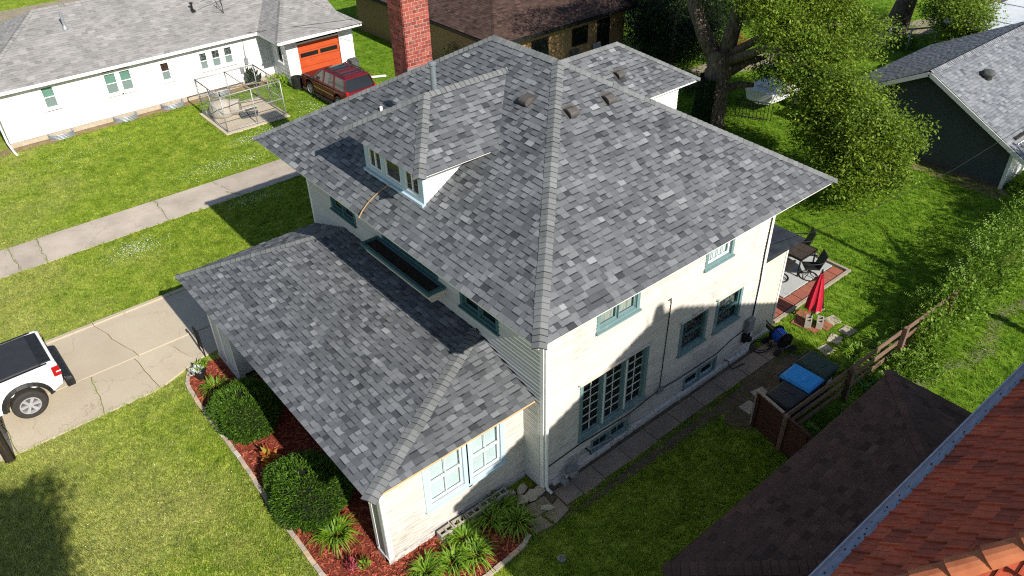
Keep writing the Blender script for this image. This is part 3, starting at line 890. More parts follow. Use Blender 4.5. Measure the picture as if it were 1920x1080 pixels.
# eave soffit and fascia
x0, x1, y0, y1 = -OV, D + OV, -OV, W + OV
mb = MB(); mb.box(x0 + .03, x1 - .03, y0 + .03, y1 - .03, 5.712, 5.735); mb.build('soffit', 'white', H)
mb = MB()
mb.box(x0 + .01, x1 - .01, y0 + .03, y0 + .05, 5.736, 5.770); mb.box(x0 + .01, x1 - .01, y1 - .038, y1 - .01, 5.712, 5.770)
mb.box(x0 + .01, x0 + .038, y0 + .04, y1 - .04, 5.712, 5.770); mb.box(x1 - .038, x1 - .01, y0 + .04, y1 - .04, 5.712, 5.770)
mb.build('fascia', 'white', H)

# ---- main roof
E0 = Vector((x0, y0, HE)); E1 = Vector((x1, y0, HE)); E2 = Vector((x1, y1, HE)); E3 = Vector((x0, y1, HE))
half = (x1 - x0) / 2
R1 = Vector((x0 + half, y0 + half, HE + KS * half)); R2 = Vector((x0 + half, y1 - half, HE + KS * half))
P_front = RoofPlane([E3, E0, R1, R2]); P_right = RoofPlane([E0, E1, R1]); P_back = RoofPlane([E1, E2, R2, R1]); P_left = RoofPlane([E2, E3, R2])
# dormer roof
DZ, DXF, DY0, DY1, DRZ, DXA = 7.45, -.445, 3.63, 7.09, 8.487, 1.0
DYC = (DY0 + DY1) / 2
def onfront(z): return (z - HE) / KS + x0
dA = Vector((DXF, DY0, DZ)); dB = Vector((DXF, DY1, DZ)); dAp = Vector((DXA, DYC, DRZ)); dRe = Vector((onfront(DRZ), DYC, DRZ))
dV0 = Vector((onfront(DZ), DY0, DZ)); dV1 = Vector((onfront(DZ), DY1, DZ))
P_df = RoofPlane([dB, dA, dAp]); P_dn = RoofPlane([dA, dV0, dRe, dAp]); P_dl = RoofPlane([dV1, dB, dAp, dRe])
# rear wing roof
WX, WY0, WZ = 12.19, 5.92, 5.82
WRY, WRZ = 7.90, 6.99
WY1 = 2 * WRY - WY0
wx_low = x1 - .02; wx_rid = x1 - (WRZ - HE) / KS
P_wn = RoofPlane([(wx_low, WY0, WZ), (WX, WY0, WZ), (WX - 1.98, WRY, WRZ), (wx_rid, WRY, WRZ)])
P_we = RoofPlane([(WX, WY0, WZ), (WX, WY1, WZ), (WX - 1.98, WRY, WRZ)])
P_wf = RoofPlane([(WX, WY1, WZ), (wx_low, WY1, WZ), (wx_rid, WRY, WRZ), (WX - 1.98, WRY, WRZ)])
# porch roof
PX, PY0, PY1, PZ = -4.45, .25, 10.72, 2.96
pA = Vector((PX, PY0, PZ)); pB = Vector((PX, PY1, PZ)); pC = Vector((.0, 2.42, 3.70)); pD = Vector((.0, 8.72, 3.70))
# the porch end slopes: eave at PZ, top where the hip meets the wall
P_pf = RoofPlane([pB, pA, pC, pD])
P_pn = RoofPlane([pA, (.0, PY0, PZ), pC])
P_pl = RoofPlane([(.0, PY1, PZ), pB, pD])

def dk(c, t):
    return t
pieces_main = []
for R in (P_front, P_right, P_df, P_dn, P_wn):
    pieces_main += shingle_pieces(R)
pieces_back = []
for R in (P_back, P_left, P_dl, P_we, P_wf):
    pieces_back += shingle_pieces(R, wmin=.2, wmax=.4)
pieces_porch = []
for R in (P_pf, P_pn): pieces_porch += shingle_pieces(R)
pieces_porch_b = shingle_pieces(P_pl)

mb = MB()
for R in (P_front, P_right, P_back, P_left, P_wn, P_we, P_wf): deck(mb, R)
roof = mb.build('roof', 'deck', H)
mb = MB()
for R in (P_pf, P_pn, P_pl): deck(mb, R)
proof = mb.build('porch_roof', 'deck', H)
def emit(roofobj, pieces, n):
    pieces = sorted(pieces, key=lambda q: (q[0] - CAMP).length)
    for c, faces in pieces[:n]:
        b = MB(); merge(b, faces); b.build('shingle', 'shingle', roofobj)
    b = MB()
    for c, faces in pieces[n:]: merge(b, faces)
    b.build('shingle_field', 'shingle', roofobj, kind='stuff')
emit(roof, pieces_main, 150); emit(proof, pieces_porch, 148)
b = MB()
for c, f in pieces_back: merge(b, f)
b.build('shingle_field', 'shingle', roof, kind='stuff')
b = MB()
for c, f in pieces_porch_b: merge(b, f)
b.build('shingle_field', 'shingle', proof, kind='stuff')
# hip and ridge caps
cl = []
cl += caps(E0, R1, P_front.n, P_right.n, wd=.16); cl += caps(E1, R1, P_right.n, P_back.n); cl += caps(E3, R2, P_left.n, P_front.n)
cl += caps(R2, R1, P_front.n, P_back.n)
cl += caps((WX, WY0, WZ), (WX - 1.98, WRY, WRZ), P_wn.n, P_we.n); cl += caps((WX - 1.98, WRY, WRZ), (wx_rid, WRY, WRZ), P_wn.n, P_wf.n)
for c, m_ in cl: m_.build('ridge_cap', 'cap', roof)
far = caps(E2, R2, P_back.n, P_left.n) + caps((WX, WY1, WZ), (WX - 1.98, WRY, WRZ), P_we.n, P_wf.n)
b = MB()
for c, m_ in far: addmb(b, m_)
b.build('ridge_cap_row', 'cap', roof, kind='stuff')
for c, m_ in caps(pA, pC, P_pf.n, P_pn.n, wd=.17) + caps(pB, pD, P_pl.n, P_pf.n, wd=.16): m_.build('ridge_cap', 'cap', proof)

# ---- dormer
DF = Fr((0, 0, 0), (0, 1, 0), (-1, 0, 0))
dy0, dy1 = 4.18, 6.80
dorm = None
mb = MB()
# side cheeks: triangles from roof plane up to the soffit
def zroof(x): return HE + KS * (x - x0)
ztop = DZ - .04
for y, s_ in ((dy0, -1), (dy1, 1)):
    xa = 0.02; xb = onfront(ztop)
    a = [(xa, y, zroof(xa) - .05), (xb, y, ztop), (xa, y, ztop)]
    b_ = [(p, q - s_ * .05, r) for p, q, r in a]
    if dorm is None: mb.poly(a); mb.poly(list(reversed(b_))); dorm = mb.build('dormer', 'dormer_white', H)
    else: mb = MB(); mb.poly(a); mb.poly(list(reversed(b_))); mb.build('dormer_cheek', 'dormer_white', dorm)
mb = MB()
for R in (P_df, P_dn, P_dl): deck(mb, R, .04)
mb.build('dormer_roof_deck', 'deck', dorm)
mb = MB(); mb.hexa([(DXF + .03, DY0 + .03, DZ - .06), (onfront(DZ - .06) - .1, DY0 + .03, DZ - .06), (onfront(DZ - .06) - .1, DY1 - .03, DZ - .06), (DXF + .03, DY1 - .03, DZ - .06),
                    (DXF + .03, DY0 + .03, DZ - .03), (onfront(DZ - .06) - .1, DY0 + .03, DZ - .03), (onfront(DZ - .06) - .1, DY1 - .03, DZ - .03), (DXF + .03, DY1 - .03, DZ - .03)])
mb.build('dormer_soffit', 'white', dorm)
for c, m_ in caps(dA, dAp, P_df.n, P_dn.n) + caps(dB, dAp, P_dl.n, P_df.n) + caps(dAp, dRe, P_dn.n, P_dl.n): m_.build('ridge_cap', 'cap', dorm)
zb = zroof(0.0)
mb = MB()       # front: pale blue framing with three sashes
fbox(mb, DF, dy0, dy1, -.02, .03, zb - .02, zb + .12); fbox(mb, DF, dy0 + .0, dy1, -.02, .026, ztop - .10, ztop)
fbox(mb, DF, dy0 - .02, dy1 + .02, -.01, .10, zb - .06, zb + .015)
ys = [dy0, dy0 + .13, 0, 0, 0, 0, dy1 - .13, dy1]
bays = [(4.36, 4.98), (5.15, 5.86), (6.02, 6.62)]
prev = dy0
for a, b_ in bays:
    fbox(mb, DF, prev, a, -.02, .028, zb + .12, ztop - .10); prev = b_
fbox(mb, DF, prev, dy1, -.02, .028, zb + .12, ztop - .10)
mb.build('dormer_front', 'sky_blue', dorm)
mb = MB(); mb.box(.05, .9, dy0 + .06, dy1 - .06, zb - .1, ztop - .05); mb.build('dormer_interior', 'core', dorm)
for k, (a, b_) in enumerate(bays):
    m_ = MB()
    za, zc = zb + .12, ztop - .10
    fbox(m_, DF, a, a + .05, -.03, .012, za, zc); fbox(m_, DF, b_ - .05, b_, -.03, .012, za, zc); fbox(m_, DF, a + .05, b_ - .05, -.03, .011, za, za + .05); fbox(m_, DF, a + .05, b_ - .05, -.03, .011, zc - .05, zc)
    if k != 1: fbox(m_, DF, (a + b_) / 2 - .02, (a + b_) / 2 + .02, -.03, .010, za + .05, zc - .05)
    m_.build('dormer_sash', 'white', dorm)
    m_ = MB(); fbox(m_, DF, a + .04, b_ - .04, -.02, -.014, za + .04, zc - .04); m_.build('dormer_pane', 'glass', dorm)
# (dormer shingles are already in the roof's field)

# ---- roof fittings
def roof_vent(P, at, name='roof_vent', ang=None):
    c = Vector(at); n = P.n; v = P.v; u = P.u
    c = c - n * (c - P.o).dot(n)
    def L(a, b, h): return c + u * a * .86 + v * b * .86 + n * h * .9
    m_ = MB()
    m_.hexa([L(-.22, -.16, .012), L(.22, -.16, .012), L(.22, .26, .012), L(-.22, .26, .012), L(-.22, -.16, .02), L(.22, -.16, .02), L(.22, .26, .02), L(-.22, .26, .02)])
    F_ = m_.build('roof_vent', 'vent_brown', roof)
    return F_, L
for P, at in ((P_front, (2.99, 3.98, 8.17)), (P_right, (3.39, 2.88, 8.1)), (P_right, (4.62, 2.86, 8.09)), (P_wn, (9.3, 6.9, 6.4))):
    F_, L = roof_vent(P, at)
    m_ = MB(); prof = [(-.17, .02), (-.17, .09), (-.14, .135), (-.09, .155), (.05, .145), (.17, .05), (.17, .02)]
    m_.prism(prof, -.16, .16, lambda a, b, w_, L=L: L(w_, a, b))
    # hood over a dark throat that faces down the slope
    m_.build('roof_vent_hood', 'vent_brown', roof)
    m_ = MB(); m_.hexa([L(-.17, -.19, .03), L(-.161, -.19, .03), L(-.161, .15, .03), L(-.17, .15, .03), L(-.17, -.19, .10), L(-.161, -.19, .10), L(-.161, .0, .12), L(-.17, .0, .12)])
    m_.build('roof_vent_throat', 'black', roof)
m_ = MB(); fx, fy = 1.42, 5.56
m_.lathe([(.075, 8.2), (.075, 9.04)], (fx, fy, 0), 16); m_.lathe([(.10, 9.04), (.10, 9.09), (.06, 9.12)], (fx, fy, 0), 16)
m_.build('flue', 'flue', roof, smooth=False)
m_ = MB(); m_.lathe([(.04, 7.05), (.04, 7.26)], (1.30, 8.04, 0), 12); m_.build('vent_pipe', 'dormer_white', roof)

# ---- chimney on the far side wall, bricks on the two faces in view
ch = MB(); cx0, cx1, cy0, cy1 = 4.2, 5.16, 11.2, 12.04
ch.box(cx0 + .012, cx1 - .012, cy0 + .012, cy1 - .012, 0, 10.4); chim = ch.build('chimney', 'mortar', H)
mbk = MB(); mbk.box(-.5, .5, -.5, .5, -.5, .5); bm1 = mbk.mesh('brick'); bm1.materials.append(MT['brick'])
off = BASE[H.name]
cnt = 0; rest = MB()
cz = .05; row = 0
while cz < 10.3:
    nb = 4
    for face in (0, 1):
        L0, L1 = (cx0, cx1) if face == 0 else (cy0, cy1)
        bl = (L1 - L0) / (4 if face == 0 else 3.5)
        u = L0 - (bl / 2 if row % 2 else 0)
        while u < L1 - .02:
            a = max(u, L0); b_ = min(u + bl, L1)
            if b_ - a > .04:
                pr = rnd.uniform(0, .004)
                if face == 0: bb = (a + .010, b_ - .010, cy0 - pr, cy0 + .04)
                else: bb = (cx0 - pr, cx0 + .04, a + .010, b_ - .010)
                if face == 1: bb = (bb[0], bb[1], max(bb[2], cy0 + .045), bb[3])
                if 6.2 < cz < 9.4 and cnt < 296:
                    o = bpy.data.objects.new('brick', bm1); COL.objects.link(o); o.parent = chim
                    o.location = Vector(((bb[0] + bb[1]) / 2, (bb[2] + bb[3]) / 2, cz + .048)) - off
                    o.scale = (bb[1] - bb[0], bb[3] - bb[2], .096); cnt += 1
                else:
                    rest.box(bb[0], bb[1], bb[2], bb[3], cz, cz + .096, rnd.random())
            u += bl
    cz += .114; row += 1
MT['brick_field'] = simple('red_brick_field', (.3, .06, .04), rough=.9, scale=30, tone=[(0, (.19, .040, .028)), (.5, (.30, .060, .040)), (1, (.40, .10, .066))])
rest.build('brick_field', 'brick_field', chim, kind='stuff')
mb = MB(); mb.box(cx0 - .05, cx1 + .05, cy0 - .06, cy0 - .012, 5.9, 6.72); mb.build('flashing', 'galv', chim)

# ---- window box under the middle front window
mb = MB()
by0, by1, bx = 3.58, 6.74, -.56
mb.hexa([(bx + .14, by0 + .06, 4.02), (-.02, by0 + .06, 4.02), (-.02, by1 - .06, 4.02), (bx + .14, by1 - .06, 4.02), (bx + .03, by0 + .03, 4.27), (-.02, by0 + .03, 4.27), (-.02, by1 - .03, 4.27), (bx + .03, by1 - .03, 4.27)])
wb = mb.build('window_box', 'cream', H)
mb = MB(); rw = .085
mb.box(bx, bx + rw, by0, by1, 4.272, 4.36); mb.box(-.10, -.02, by0, by1, 4.272, 4.36); mb.box(bx + rw, -.10, by0, by0 + rw, 4.272, 4.358); mb.box(bx + rw, -.10, by1 - rw, by1, 4.272, 4.358)
mb.build('window_box_rim', 'teal_dark', wb)
mb = MB(); mb.box(bx + rw, -.10, by0 + rw, by1 - rw, 4.271, 4.30); mb.build('window_box_soil', 'potting', wb)

# ---- rear wing walls
mb = MB(); mb.box(D + .2, 11.5, 6.25, 9.7, 0, 5.70); mb.build('wing_wall', 'core', H)
FWg = Fr((0, 6.22, 0), (1, 0, 0), (0, -1, 0))
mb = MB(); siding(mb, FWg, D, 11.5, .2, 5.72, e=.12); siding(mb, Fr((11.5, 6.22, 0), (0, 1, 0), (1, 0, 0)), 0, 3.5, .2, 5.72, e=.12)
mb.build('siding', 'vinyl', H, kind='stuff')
mb = MB(); mb.box(wx_low - 1, WX - .03, WY0 + .03, WY1 - .03, WZ - .09, WZ - .07); mb.box(wx_low - 1, WX, WY0 + .01, WY0 + .03, WZ - .085, WZ - .03); mb.box(WX - .03, WX - .01, WY0 + .03, WY1, WZ - .085, WZ - .03); mb.build('wing_eave', 'white', H)

# ---- porch
PXW, PYN, PYF = -4.02, .681, 10.29
FPN = Fr((0, PYN, 0), (1, 0, 0), (0, -1, 0)); FPF = Fr((PXW, 0, 0), (0, 1, 0), (-1, 0, 0)); FPL = Fr((0, PYF, 0), (1, 0, 0), (0, 1, 0)); FPR = Fr((-3.36, 0, 0), (0, 1, 0), (-1, 0, 0))
mb = MB(); mb.box(-3.2, -.02, PYN + .16, PYF - .16, 0, 2.85); mb.build('porch_wall', 'core', H)
mb = MB(); mb.box(PXW + .16, -3.21, 8.95, PYF - .16, 0, 2.84); mb.build('porch_end_wall', 'core', H)
pw = (-2.82, -.76, 1.10, 2.42)
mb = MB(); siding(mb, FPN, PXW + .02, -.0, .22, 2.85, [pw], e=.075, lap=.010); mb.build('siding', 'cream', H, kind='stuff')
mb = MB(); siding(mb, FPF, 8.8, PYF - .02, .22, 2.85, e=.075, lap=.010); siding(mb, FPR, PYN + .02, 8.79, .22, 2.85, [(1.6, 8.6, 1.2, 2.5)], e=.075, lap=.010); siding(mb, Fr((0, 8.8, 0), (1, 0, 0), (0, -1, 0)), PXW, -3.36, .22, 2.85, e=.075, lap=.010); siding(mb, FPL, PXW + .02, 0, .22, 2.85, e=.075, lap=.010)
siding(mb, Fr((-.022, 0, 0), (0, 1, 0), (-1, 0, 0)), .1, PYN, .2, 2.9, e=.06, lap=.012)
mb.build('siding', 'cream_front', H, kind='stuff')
mb = MB(); fbox(mb, FPN, PXW - .05, -.03, -.15, .03, -.1, .20); fbox(mb, FPF, 8.78, PYF + .05, -.15, .05, -.1, .20); fbox(mb, FPF, PYN + .001, 1.16, -.42, .05, -.1, .19); fbox(mb, FPR, 1.17, 8.77, -.15, .03, -.1, .20); fbox(mb, FPL, PXW + .0, 0, -.15, .04, -.1, .2)
mb.build('porch_base', 'found', H)
window(H, FPN, -2.80, -1.86, 1.10, 2.42, frame='sky_blue', sash='white', cols=2, rows=1, hung=True, shade='blind', casing=.15, sashw=.045)
window(H, FPN, -1.62, -.76, 1.10, 2.42, frame='sky_blue', sash='white', cols=2, rows=1, hung=True, shade='blind', casing=.13, sashw=.045)
for k in range(4):
    a = 1.65 + k * 1.77
    window(H, FPR, a, a + 1.55, 1.25, 2.45, frame='white', sash='white', panes=2, shade='dark_blind', sill=True, casing=.09)
mb = MB()
mb.box(PXW - .025, PXW + .10, PYN - .028, PYN - .002, .2, 2.85); mb.box(PXW - .028, PXW - .004, PYN - .002, PYN + .14, .2, 2.85); mb.box(PXW - .028, PXW - .004, PYN + .42, PYN + .54, .2, 2.85)
mb.box(PXW - .028, PXW - .004, PYF - .16, PYF + .02, .2, 2.85); mb.box(PXW - .028, PXW - .004, PYF - .75, PYF - .6, .2, 2.85); mb.box(PXW - .0, PXW + .1, PYF + .003, PYF + .025, .2, 2.85)
mb.build('porch_corner_board', 'white', H)
mb = MB(); mb.box(PXW - .012, -3.6, PYN + .10, PYN + .46, .21, 2.84); mb.build('porch_post', 'panel_grey', H)
mb = MB(); mb.box(PX + .03, -.03, PY0 + .03, PY1 - .03, PZ - .10, PZ - .08); mb.build('porch_soffit', 'white', H)
mb = MB(); mb.box(PX, -.0, PY0 + .002, PY0 + .026, PZ - .09, PZ - .030); mb.build('porch_fascia', 'new_wood', H)
mb = MB(); mb.box(PX + .01, PX + .032, PY0 + .03, PY1, PZ - .075, PZ - .030); mb.box(PX + .04, 0, PY1 - .022, PY1, PZ - .075, PZ - .030); mb.build('porch_fascia', 'white', H)
# step flashing where the porch roof meets the house
mb = MB()
for k in range(26):
    t0 = k / 26; t1 = (k + 1) / 26
    a = Vector((-.02, PY0, PZ)).lerp(Vector((-.02, 2.42, 3.70)), t0); b_ = Vector((-.02, PY0, PZ)).lerp(Vector((-.02, 2.42, 3.70)), t1)
    mb.hexa([a, b_, b_ + Vector((.018, 0, 0)), a + Vector((.018, 0, 0)), a + Vector((0, 0, .07)), b_ + Vector((0, 0, .07)), b_ + Vector((.018, 0, .07)), a + Vector((.018, 0, .07))])
mb.build('step_flashing', 'black', H)

# ---- downspout, pipes and wires on the right wall
mb = MB()
mb.tube([(.05, -.075, 5.6), (.05, -.075, .25), (.06, -.11, .12), (.09, -.24, .06)], .045, 10); o = mb.build('downspout', 'white', H, smooth=True)
mb = MB()
for k in range(60):
    pass
def cable(pts, r, m, name, root, n=6):
    b = MB(); b.tube(pts, r, n); return b.build(name, m, root, smooth=True)
cable([(4.10, -.03, 3.9), (4.17, -.045, 3.95), (4.21, -.03, 3.8), (4.19, -.025, 2.6), (4.16, -.025, 1.2), (4.15, -.03, .92)], .012, 'black', 'cable', H)
cable([(.1, -.03, .80), (1.2, -.03, .86), (3.0, -.04, .76), (4.1, -.03, .90), (5.0, -.045, .84), (6.6, -.03, .80), (7.3, -.03, .98), (8.0, -.03, 1.05)], .014, 'black', 'cable', H)
cable([(8.12, -.03, 1.1), (8.14, -.035, 2.6), (8.1, -.03, 3.6), (8.16, -.03, 5.4)], .02, 'black', 'conduit', H)
mb = MB(); mb.box(4.06, 4.24, -.07, -.0, .80, .98); mb.build('junction_box', 'meter', H)
mb = MB(); mb.box(7.78, 8.08, -.17, -.005, .95, 1.42); mt = mb.build('electric_meter', 'meter', H, bevel=.015)
mb = MB(); mb.lathe([(.10, 0), (.10, .09), (.06, .12)], n=16, M=Matrix.Translation((7.88, -.14, .74)) @ Matrix.Rotation(math.pi / 2, 4, 'X')); mb.box(7.76, 8.0, -.14, -.005, .60, .88); mb.build('meter_socket', 'black', mt)
# gas meter
gm = MB(); gm.lathe([(.06, 0), (.12, .03), (.14, .12), (.14, .24), (.10, .30)], n=16, M=Matrix.Translation((.72, -.42, .40)) @ Matrix.Rotation(-math.pi / 2, 4, 'X')); gm.box(.58, .86, -.36, -.22, .50, .62)
gmo = gm.build('gas_meter', 'meter', H)
cable([(.45, -.30, -.02), (.45, -.30, .30), (.52, -.30, .42), (.62, -.30, .45)], .028, 'pipe', 'gas_pipe', gmo, 8)
cable([(.84, -.28, .52), (1.0, -.16, .58), (1.25, -.09, .55), (2.4, -.09, .34)], .022, 'pipe', 'gas_pipe', gmo, 8)
mb = MB(); mb.lathe([(.10, 0), (.10, .10), (.05, .13)], (.45, -.30, .26), 14); mb.build('gas_regulator', 'meter', gmo)
cable([(1.42, -.02, .56), (1.42, -.17, .56), (1.40, -.25, .53)], .02, 'iron', 'hose_tap', H, 8)
cable([(7.05, -.02, .30), (7.05, -.18, .34), (7.02, -.24, .2), (7.15, -.30, .07), (7.6, -.36, .07)], .016, 'iron', 'hose_tap', H, 8)

# ---- tan rear entry
EX = 9.62
mb = MB(); mb.box(D + .03, EX - .02, .17, 1.6, 0, 3.12); mb.build('entry_wall', 'core', H)
FE = Fr((0, .15, 0), (1, 0, 0), (0, -1, 0))
mb = MB(); fbox(mb, FE, D + .02, EX, -.02, .0, .12, 3.12); fbox(mb, Fr((EX, .15, 0), (0, 1, 0), (1, 0, 0)), .0, 1.5, -.02, .0, .12, 3.12); mb.build('entry_panel', 'tan', H)
mb = MB(); fbox(mb, FE, D + .02, EX + .03, -.02, .035, -.05, .118); mb.box(EX - .05, EX + .022, .12, .149, .12, 3.12); fbox(mb, FE, D + .02, D + .10, .001, .02, .12, 3.12); mb.build('entry_trim', 'white', H)
mb = MB()
mb.hexa([(D + .02, -.03, 3.14), (10.15, -.03, 3.14), (10.15, 2.6, 3.14), (D + .02, 2.6, 3.14), (D + .02, -.03, 3.30), (10.15, -.03, 3.20), (10.15, 2.6, 3.20), (D + .02, 2.6, 3.55)]); er = mb.build('entry_roof', 'dark_roof', H)
for k in range(0):
    m_ = MB(); xx = 8.5 + k * .36
    m_.hexa([(xx, -.02, 3.29 - k * .018), (xx + .05, -.02, 3.285 - k * .018), (xx + .05, 2.5, 3.52 - k * .05), (xx, 2.5, 3.53 - k * .05), (xx, -.02, 3.32 - k * .018), (xx + .05, -.02, 3.315 - k * .018), (xx + .05, 2.5, 3.55 - k * .05), (xx, 2.5, 3.56 - k * .05)]); m_.build('roof_seam', 'dark_roof', er)

# ================================================================== things around the house
def place(root, loc, rz=0.0):
    root.location = loc; root.rotation_euler = (0, 0, rz)

# lath lying on the roof
mb = MB(); pts = [(-.10, 5.56, 6.42), (-.28, 5.68, 6.28), (-.50, 5.74, 6.14), (-.72, 5.72, 6.02), (-.92, 5.64, 5.93), (-1.10, 5.50, 5.87)]
for a, b_ in zip(pts[:-1], pts[1:]): mb.beam(a, b_, .024, .012)
tag(mb.build('wood_lath', 'lath'), 'bent yellow wood lath lying on the roof below the dormer window', 'wood strip')

# concrete blocks along the porch wall
proto = None
for k in range(5):
    cxb = -2.62 + k * .41; lab = 'concrete block in the row against the porch wall, ' + ['end nearest the street', 'second from the street', 'middle of five', 'fourth from the street', 'end nearest the loose stones'][k]
    if proto is None:
        t_ = thing('concrete_block', lab, 'concrete block', (0, 0, 0), 'concrete blocks along the porch wall')
        mb = MB()
        for a, b_, c, d in ((-.195, .195, -.095, -.06), (-.195, .195, .06, .095), (-.195, -.16, -.06, .06), (.16, .195, -.06, .06), (-.02, .02, -.06, .06)): mb.box(a, b_, c, d, 0, .24)
        mb.build('block_web', 'block', t_); m_ = MB(); m_.box(-.16, .16, -.06, .06, 0, .02); m_.build('block_floor', 'potting', t_)
        proto = t_; place(t_, (cxb, .47, .03), .03)
    else: copy_thing(proto, (cxb, .47 + rnd.uniform(-.02, .02), .03), rnd.uniform(-.05, .05), lab)

def rock(name, label, cat, c, rx, ry, rz_, m, rot=0.0, group=None, seed=0):
    r_ = random.Random(seed); mb = MB(); n = 8
    out = []
    for lv, (s_, z) in enumerate(((.85, 0), (1, .5), (.8, 1))):
        out.append([(rx * s_ * math.cos(2 * math.pi * i / n) * r_.uniform(.75, 1.1), ry * s_ * math.sin(2 * math.pi * i / n) * r_.uniform(.75, 1.1), rz_ * z * r_.uniform(.9, 1.05)) for i in range(n)])
    for a, b_ in zip(out[:-1], out[1:]):
        for i in range(n): mb.poly([a[i], a[(i + 1) % n], b_[(i + 1) % n], b_[i]])
    mb.poly(out[-1]); mb.poly(list(reversed(out[0])))
    o = mb.build(name, m); o.location = c; o.rotation_euler = (0, 0, rot)
    return tag(o, label, cat, group)
for k, (x, y, a, b_, lab) in enumerate(((-.72, .38, .16, .12, 'by the porch wall'), (-.42, .32, .20, .13, 'tucked in the wall corner'), (-.62, .08, .13, .19, 'upright between two others'), (-.34, .02, .19, .17, 'widest, in the middle of the heap'), (-.12, .02, .20, .16, 'against the house foundation'), (-.30, -.50, .20, .08, 'thin, lying apart on the flagstone'))):
    rock('stone', 'rough tan stone ' + lab + ', below the downspout', 'stone', (x, y, .03 if k < 5 else .06), a, b_, .13 if k < 5 else .07, 'stone_tan', [.2, .4, 1.2, .6, .1, -.7][k], 'loose stones at the house corner', k)
for k, (P, lab) in enumerate((([(-.75, -.1), (-.1, -.15), (-.12, -.55), (-.7, -.5)], 'under the thin loose stone'), ([(-.95, -.5), (-.55, -.52), (-.5, -.95), (-.98, -.85)], 'at the end of the garden edging'), ([(-.47, -.6), (.12, -.42), (.1, -.85), (-.42, -.95)], 'beside the start of the side path'))):
    m_ = MB(); m_.prism(P, -.05, .045, lambda a, b_, w_: (a, b_, w_)); tag(m_.build('flagstone', 'sidewalk', bevel=.015), 'flat grey flagstone ' + lab, 'flagstone', 'flagstones at the house corner')
mb = MB(); mb.lathe([(.10, .02), (.10, .05), (.06, .06), (.05, .04)], (-.98, -1.75, 0), 16); tag(mb.build('sprinkler_ring', 'meter'), 'small grey disc lying in the shaded side lawn', 'sprinkler')

# ---- plants: strap-leaved clumps
def strap_clump(name, label, c, n, L, w_, m, seed, group=None, spread=.22, parts=True):
    r_ = random.Random(seed); mb = MB()
    for _ in range(n):
        a = r_.uniform(0, 6.283); rr = spread * math.sqrt(r_.random()); bx, by = rr * math.cos(a), rr * math.sin(a)
        d = a + r_.uniform(-.7, .7); ln = L * r_.uniform(.55, 1.1); out = r_.uniform(.25, .85); up = r_.uniform(.55, .95); t = r_.random()
        pts = []
        for i in range(6):
            f = i / 5
            rad = ln * out * f * (.5 + .5 * f); z = ln * up * (f - .52 * f * f * f * (1 + out))
            pts.append(Vector((bx + math.cos(d) * rad, by + math.sin(d) * rad, max(.02, z + .02))))
        sd = Vector((-math.sin(d), math.cos(d), 0))
        ww = [w_ * .8, w_, w_, w_ * .85, w_ * .55, .002]
        for i in range(5):
            mb.poly([pts[i] - sd * ww[i], pts[i] + sd * ww[i], pts[i + 1] + sd * ww[i + 1], pts[i + 1] - sd * ww[i + 1]], min(1, t * .75 + i * .06))
    o = mb.build(name, m, smooth=True); o.location = c
    return tag(o, label, 'plant', group)
GL = 'daylily clumps in the front garden bed'
strap_clump('daylily', 'bright green daylily clump alone in mulch left of the porch corner post', (-4.62, 2.15, .02), 150, .75, .017, 'lily', 1, GL)
strap_clump('daylily', 'small daylily clump beside the white-leaved potted plant', (-4.75, 9.0, .02), 90, .62, .015, 'lily', 2, GL)
for k, (x, y, lab) in enumerate(((-3.55, -.05, 'lowest daylily clump at the foot of the porch corner post'), (-2.95, -.25, 'daylily clump in front of the street end of the block row'), (-2.45, -.40, 'daylily clump at the sunny edge of the mulch gap'), (-2.35, .10, 'daylily clump close against the concrete blocks'), (-1.55, .12, 'shaded daylily clump at the middle of the block row'), (-1.15, .25, 'shaded daylily clump beside the loose stones'), (-1.15, -.35, 'shaded daylily clump spilling over the edging onto the lawn'), (-3.95, -.45, 'daylily clump at the bottom edge of the picture'))):
    strap_clump('daylily', lab, (x, y, .02), 130, .72, .017, 'lily', 10 + k, GL)
GF = 'strap-leaved plants by the back fence'
for k, (x, y, lab) in enumerate(((10.4, -2.35, 'strap-leaved plant by the fence nearest the rubbish bins'), (11.3, -2.55, 'large strap-leaved plant inside the fence beside the middle post'), (12.6, -2.7, 'dark strap-leaved plant shaded by the vines on the fence'), (9.6, -2.6, 'small strap-leaved plant behind the green bin'))):
    strap_clump('border_plant', lab, (x, y, .0), 90, .85, .018, 'lily', 30 + k, GF)

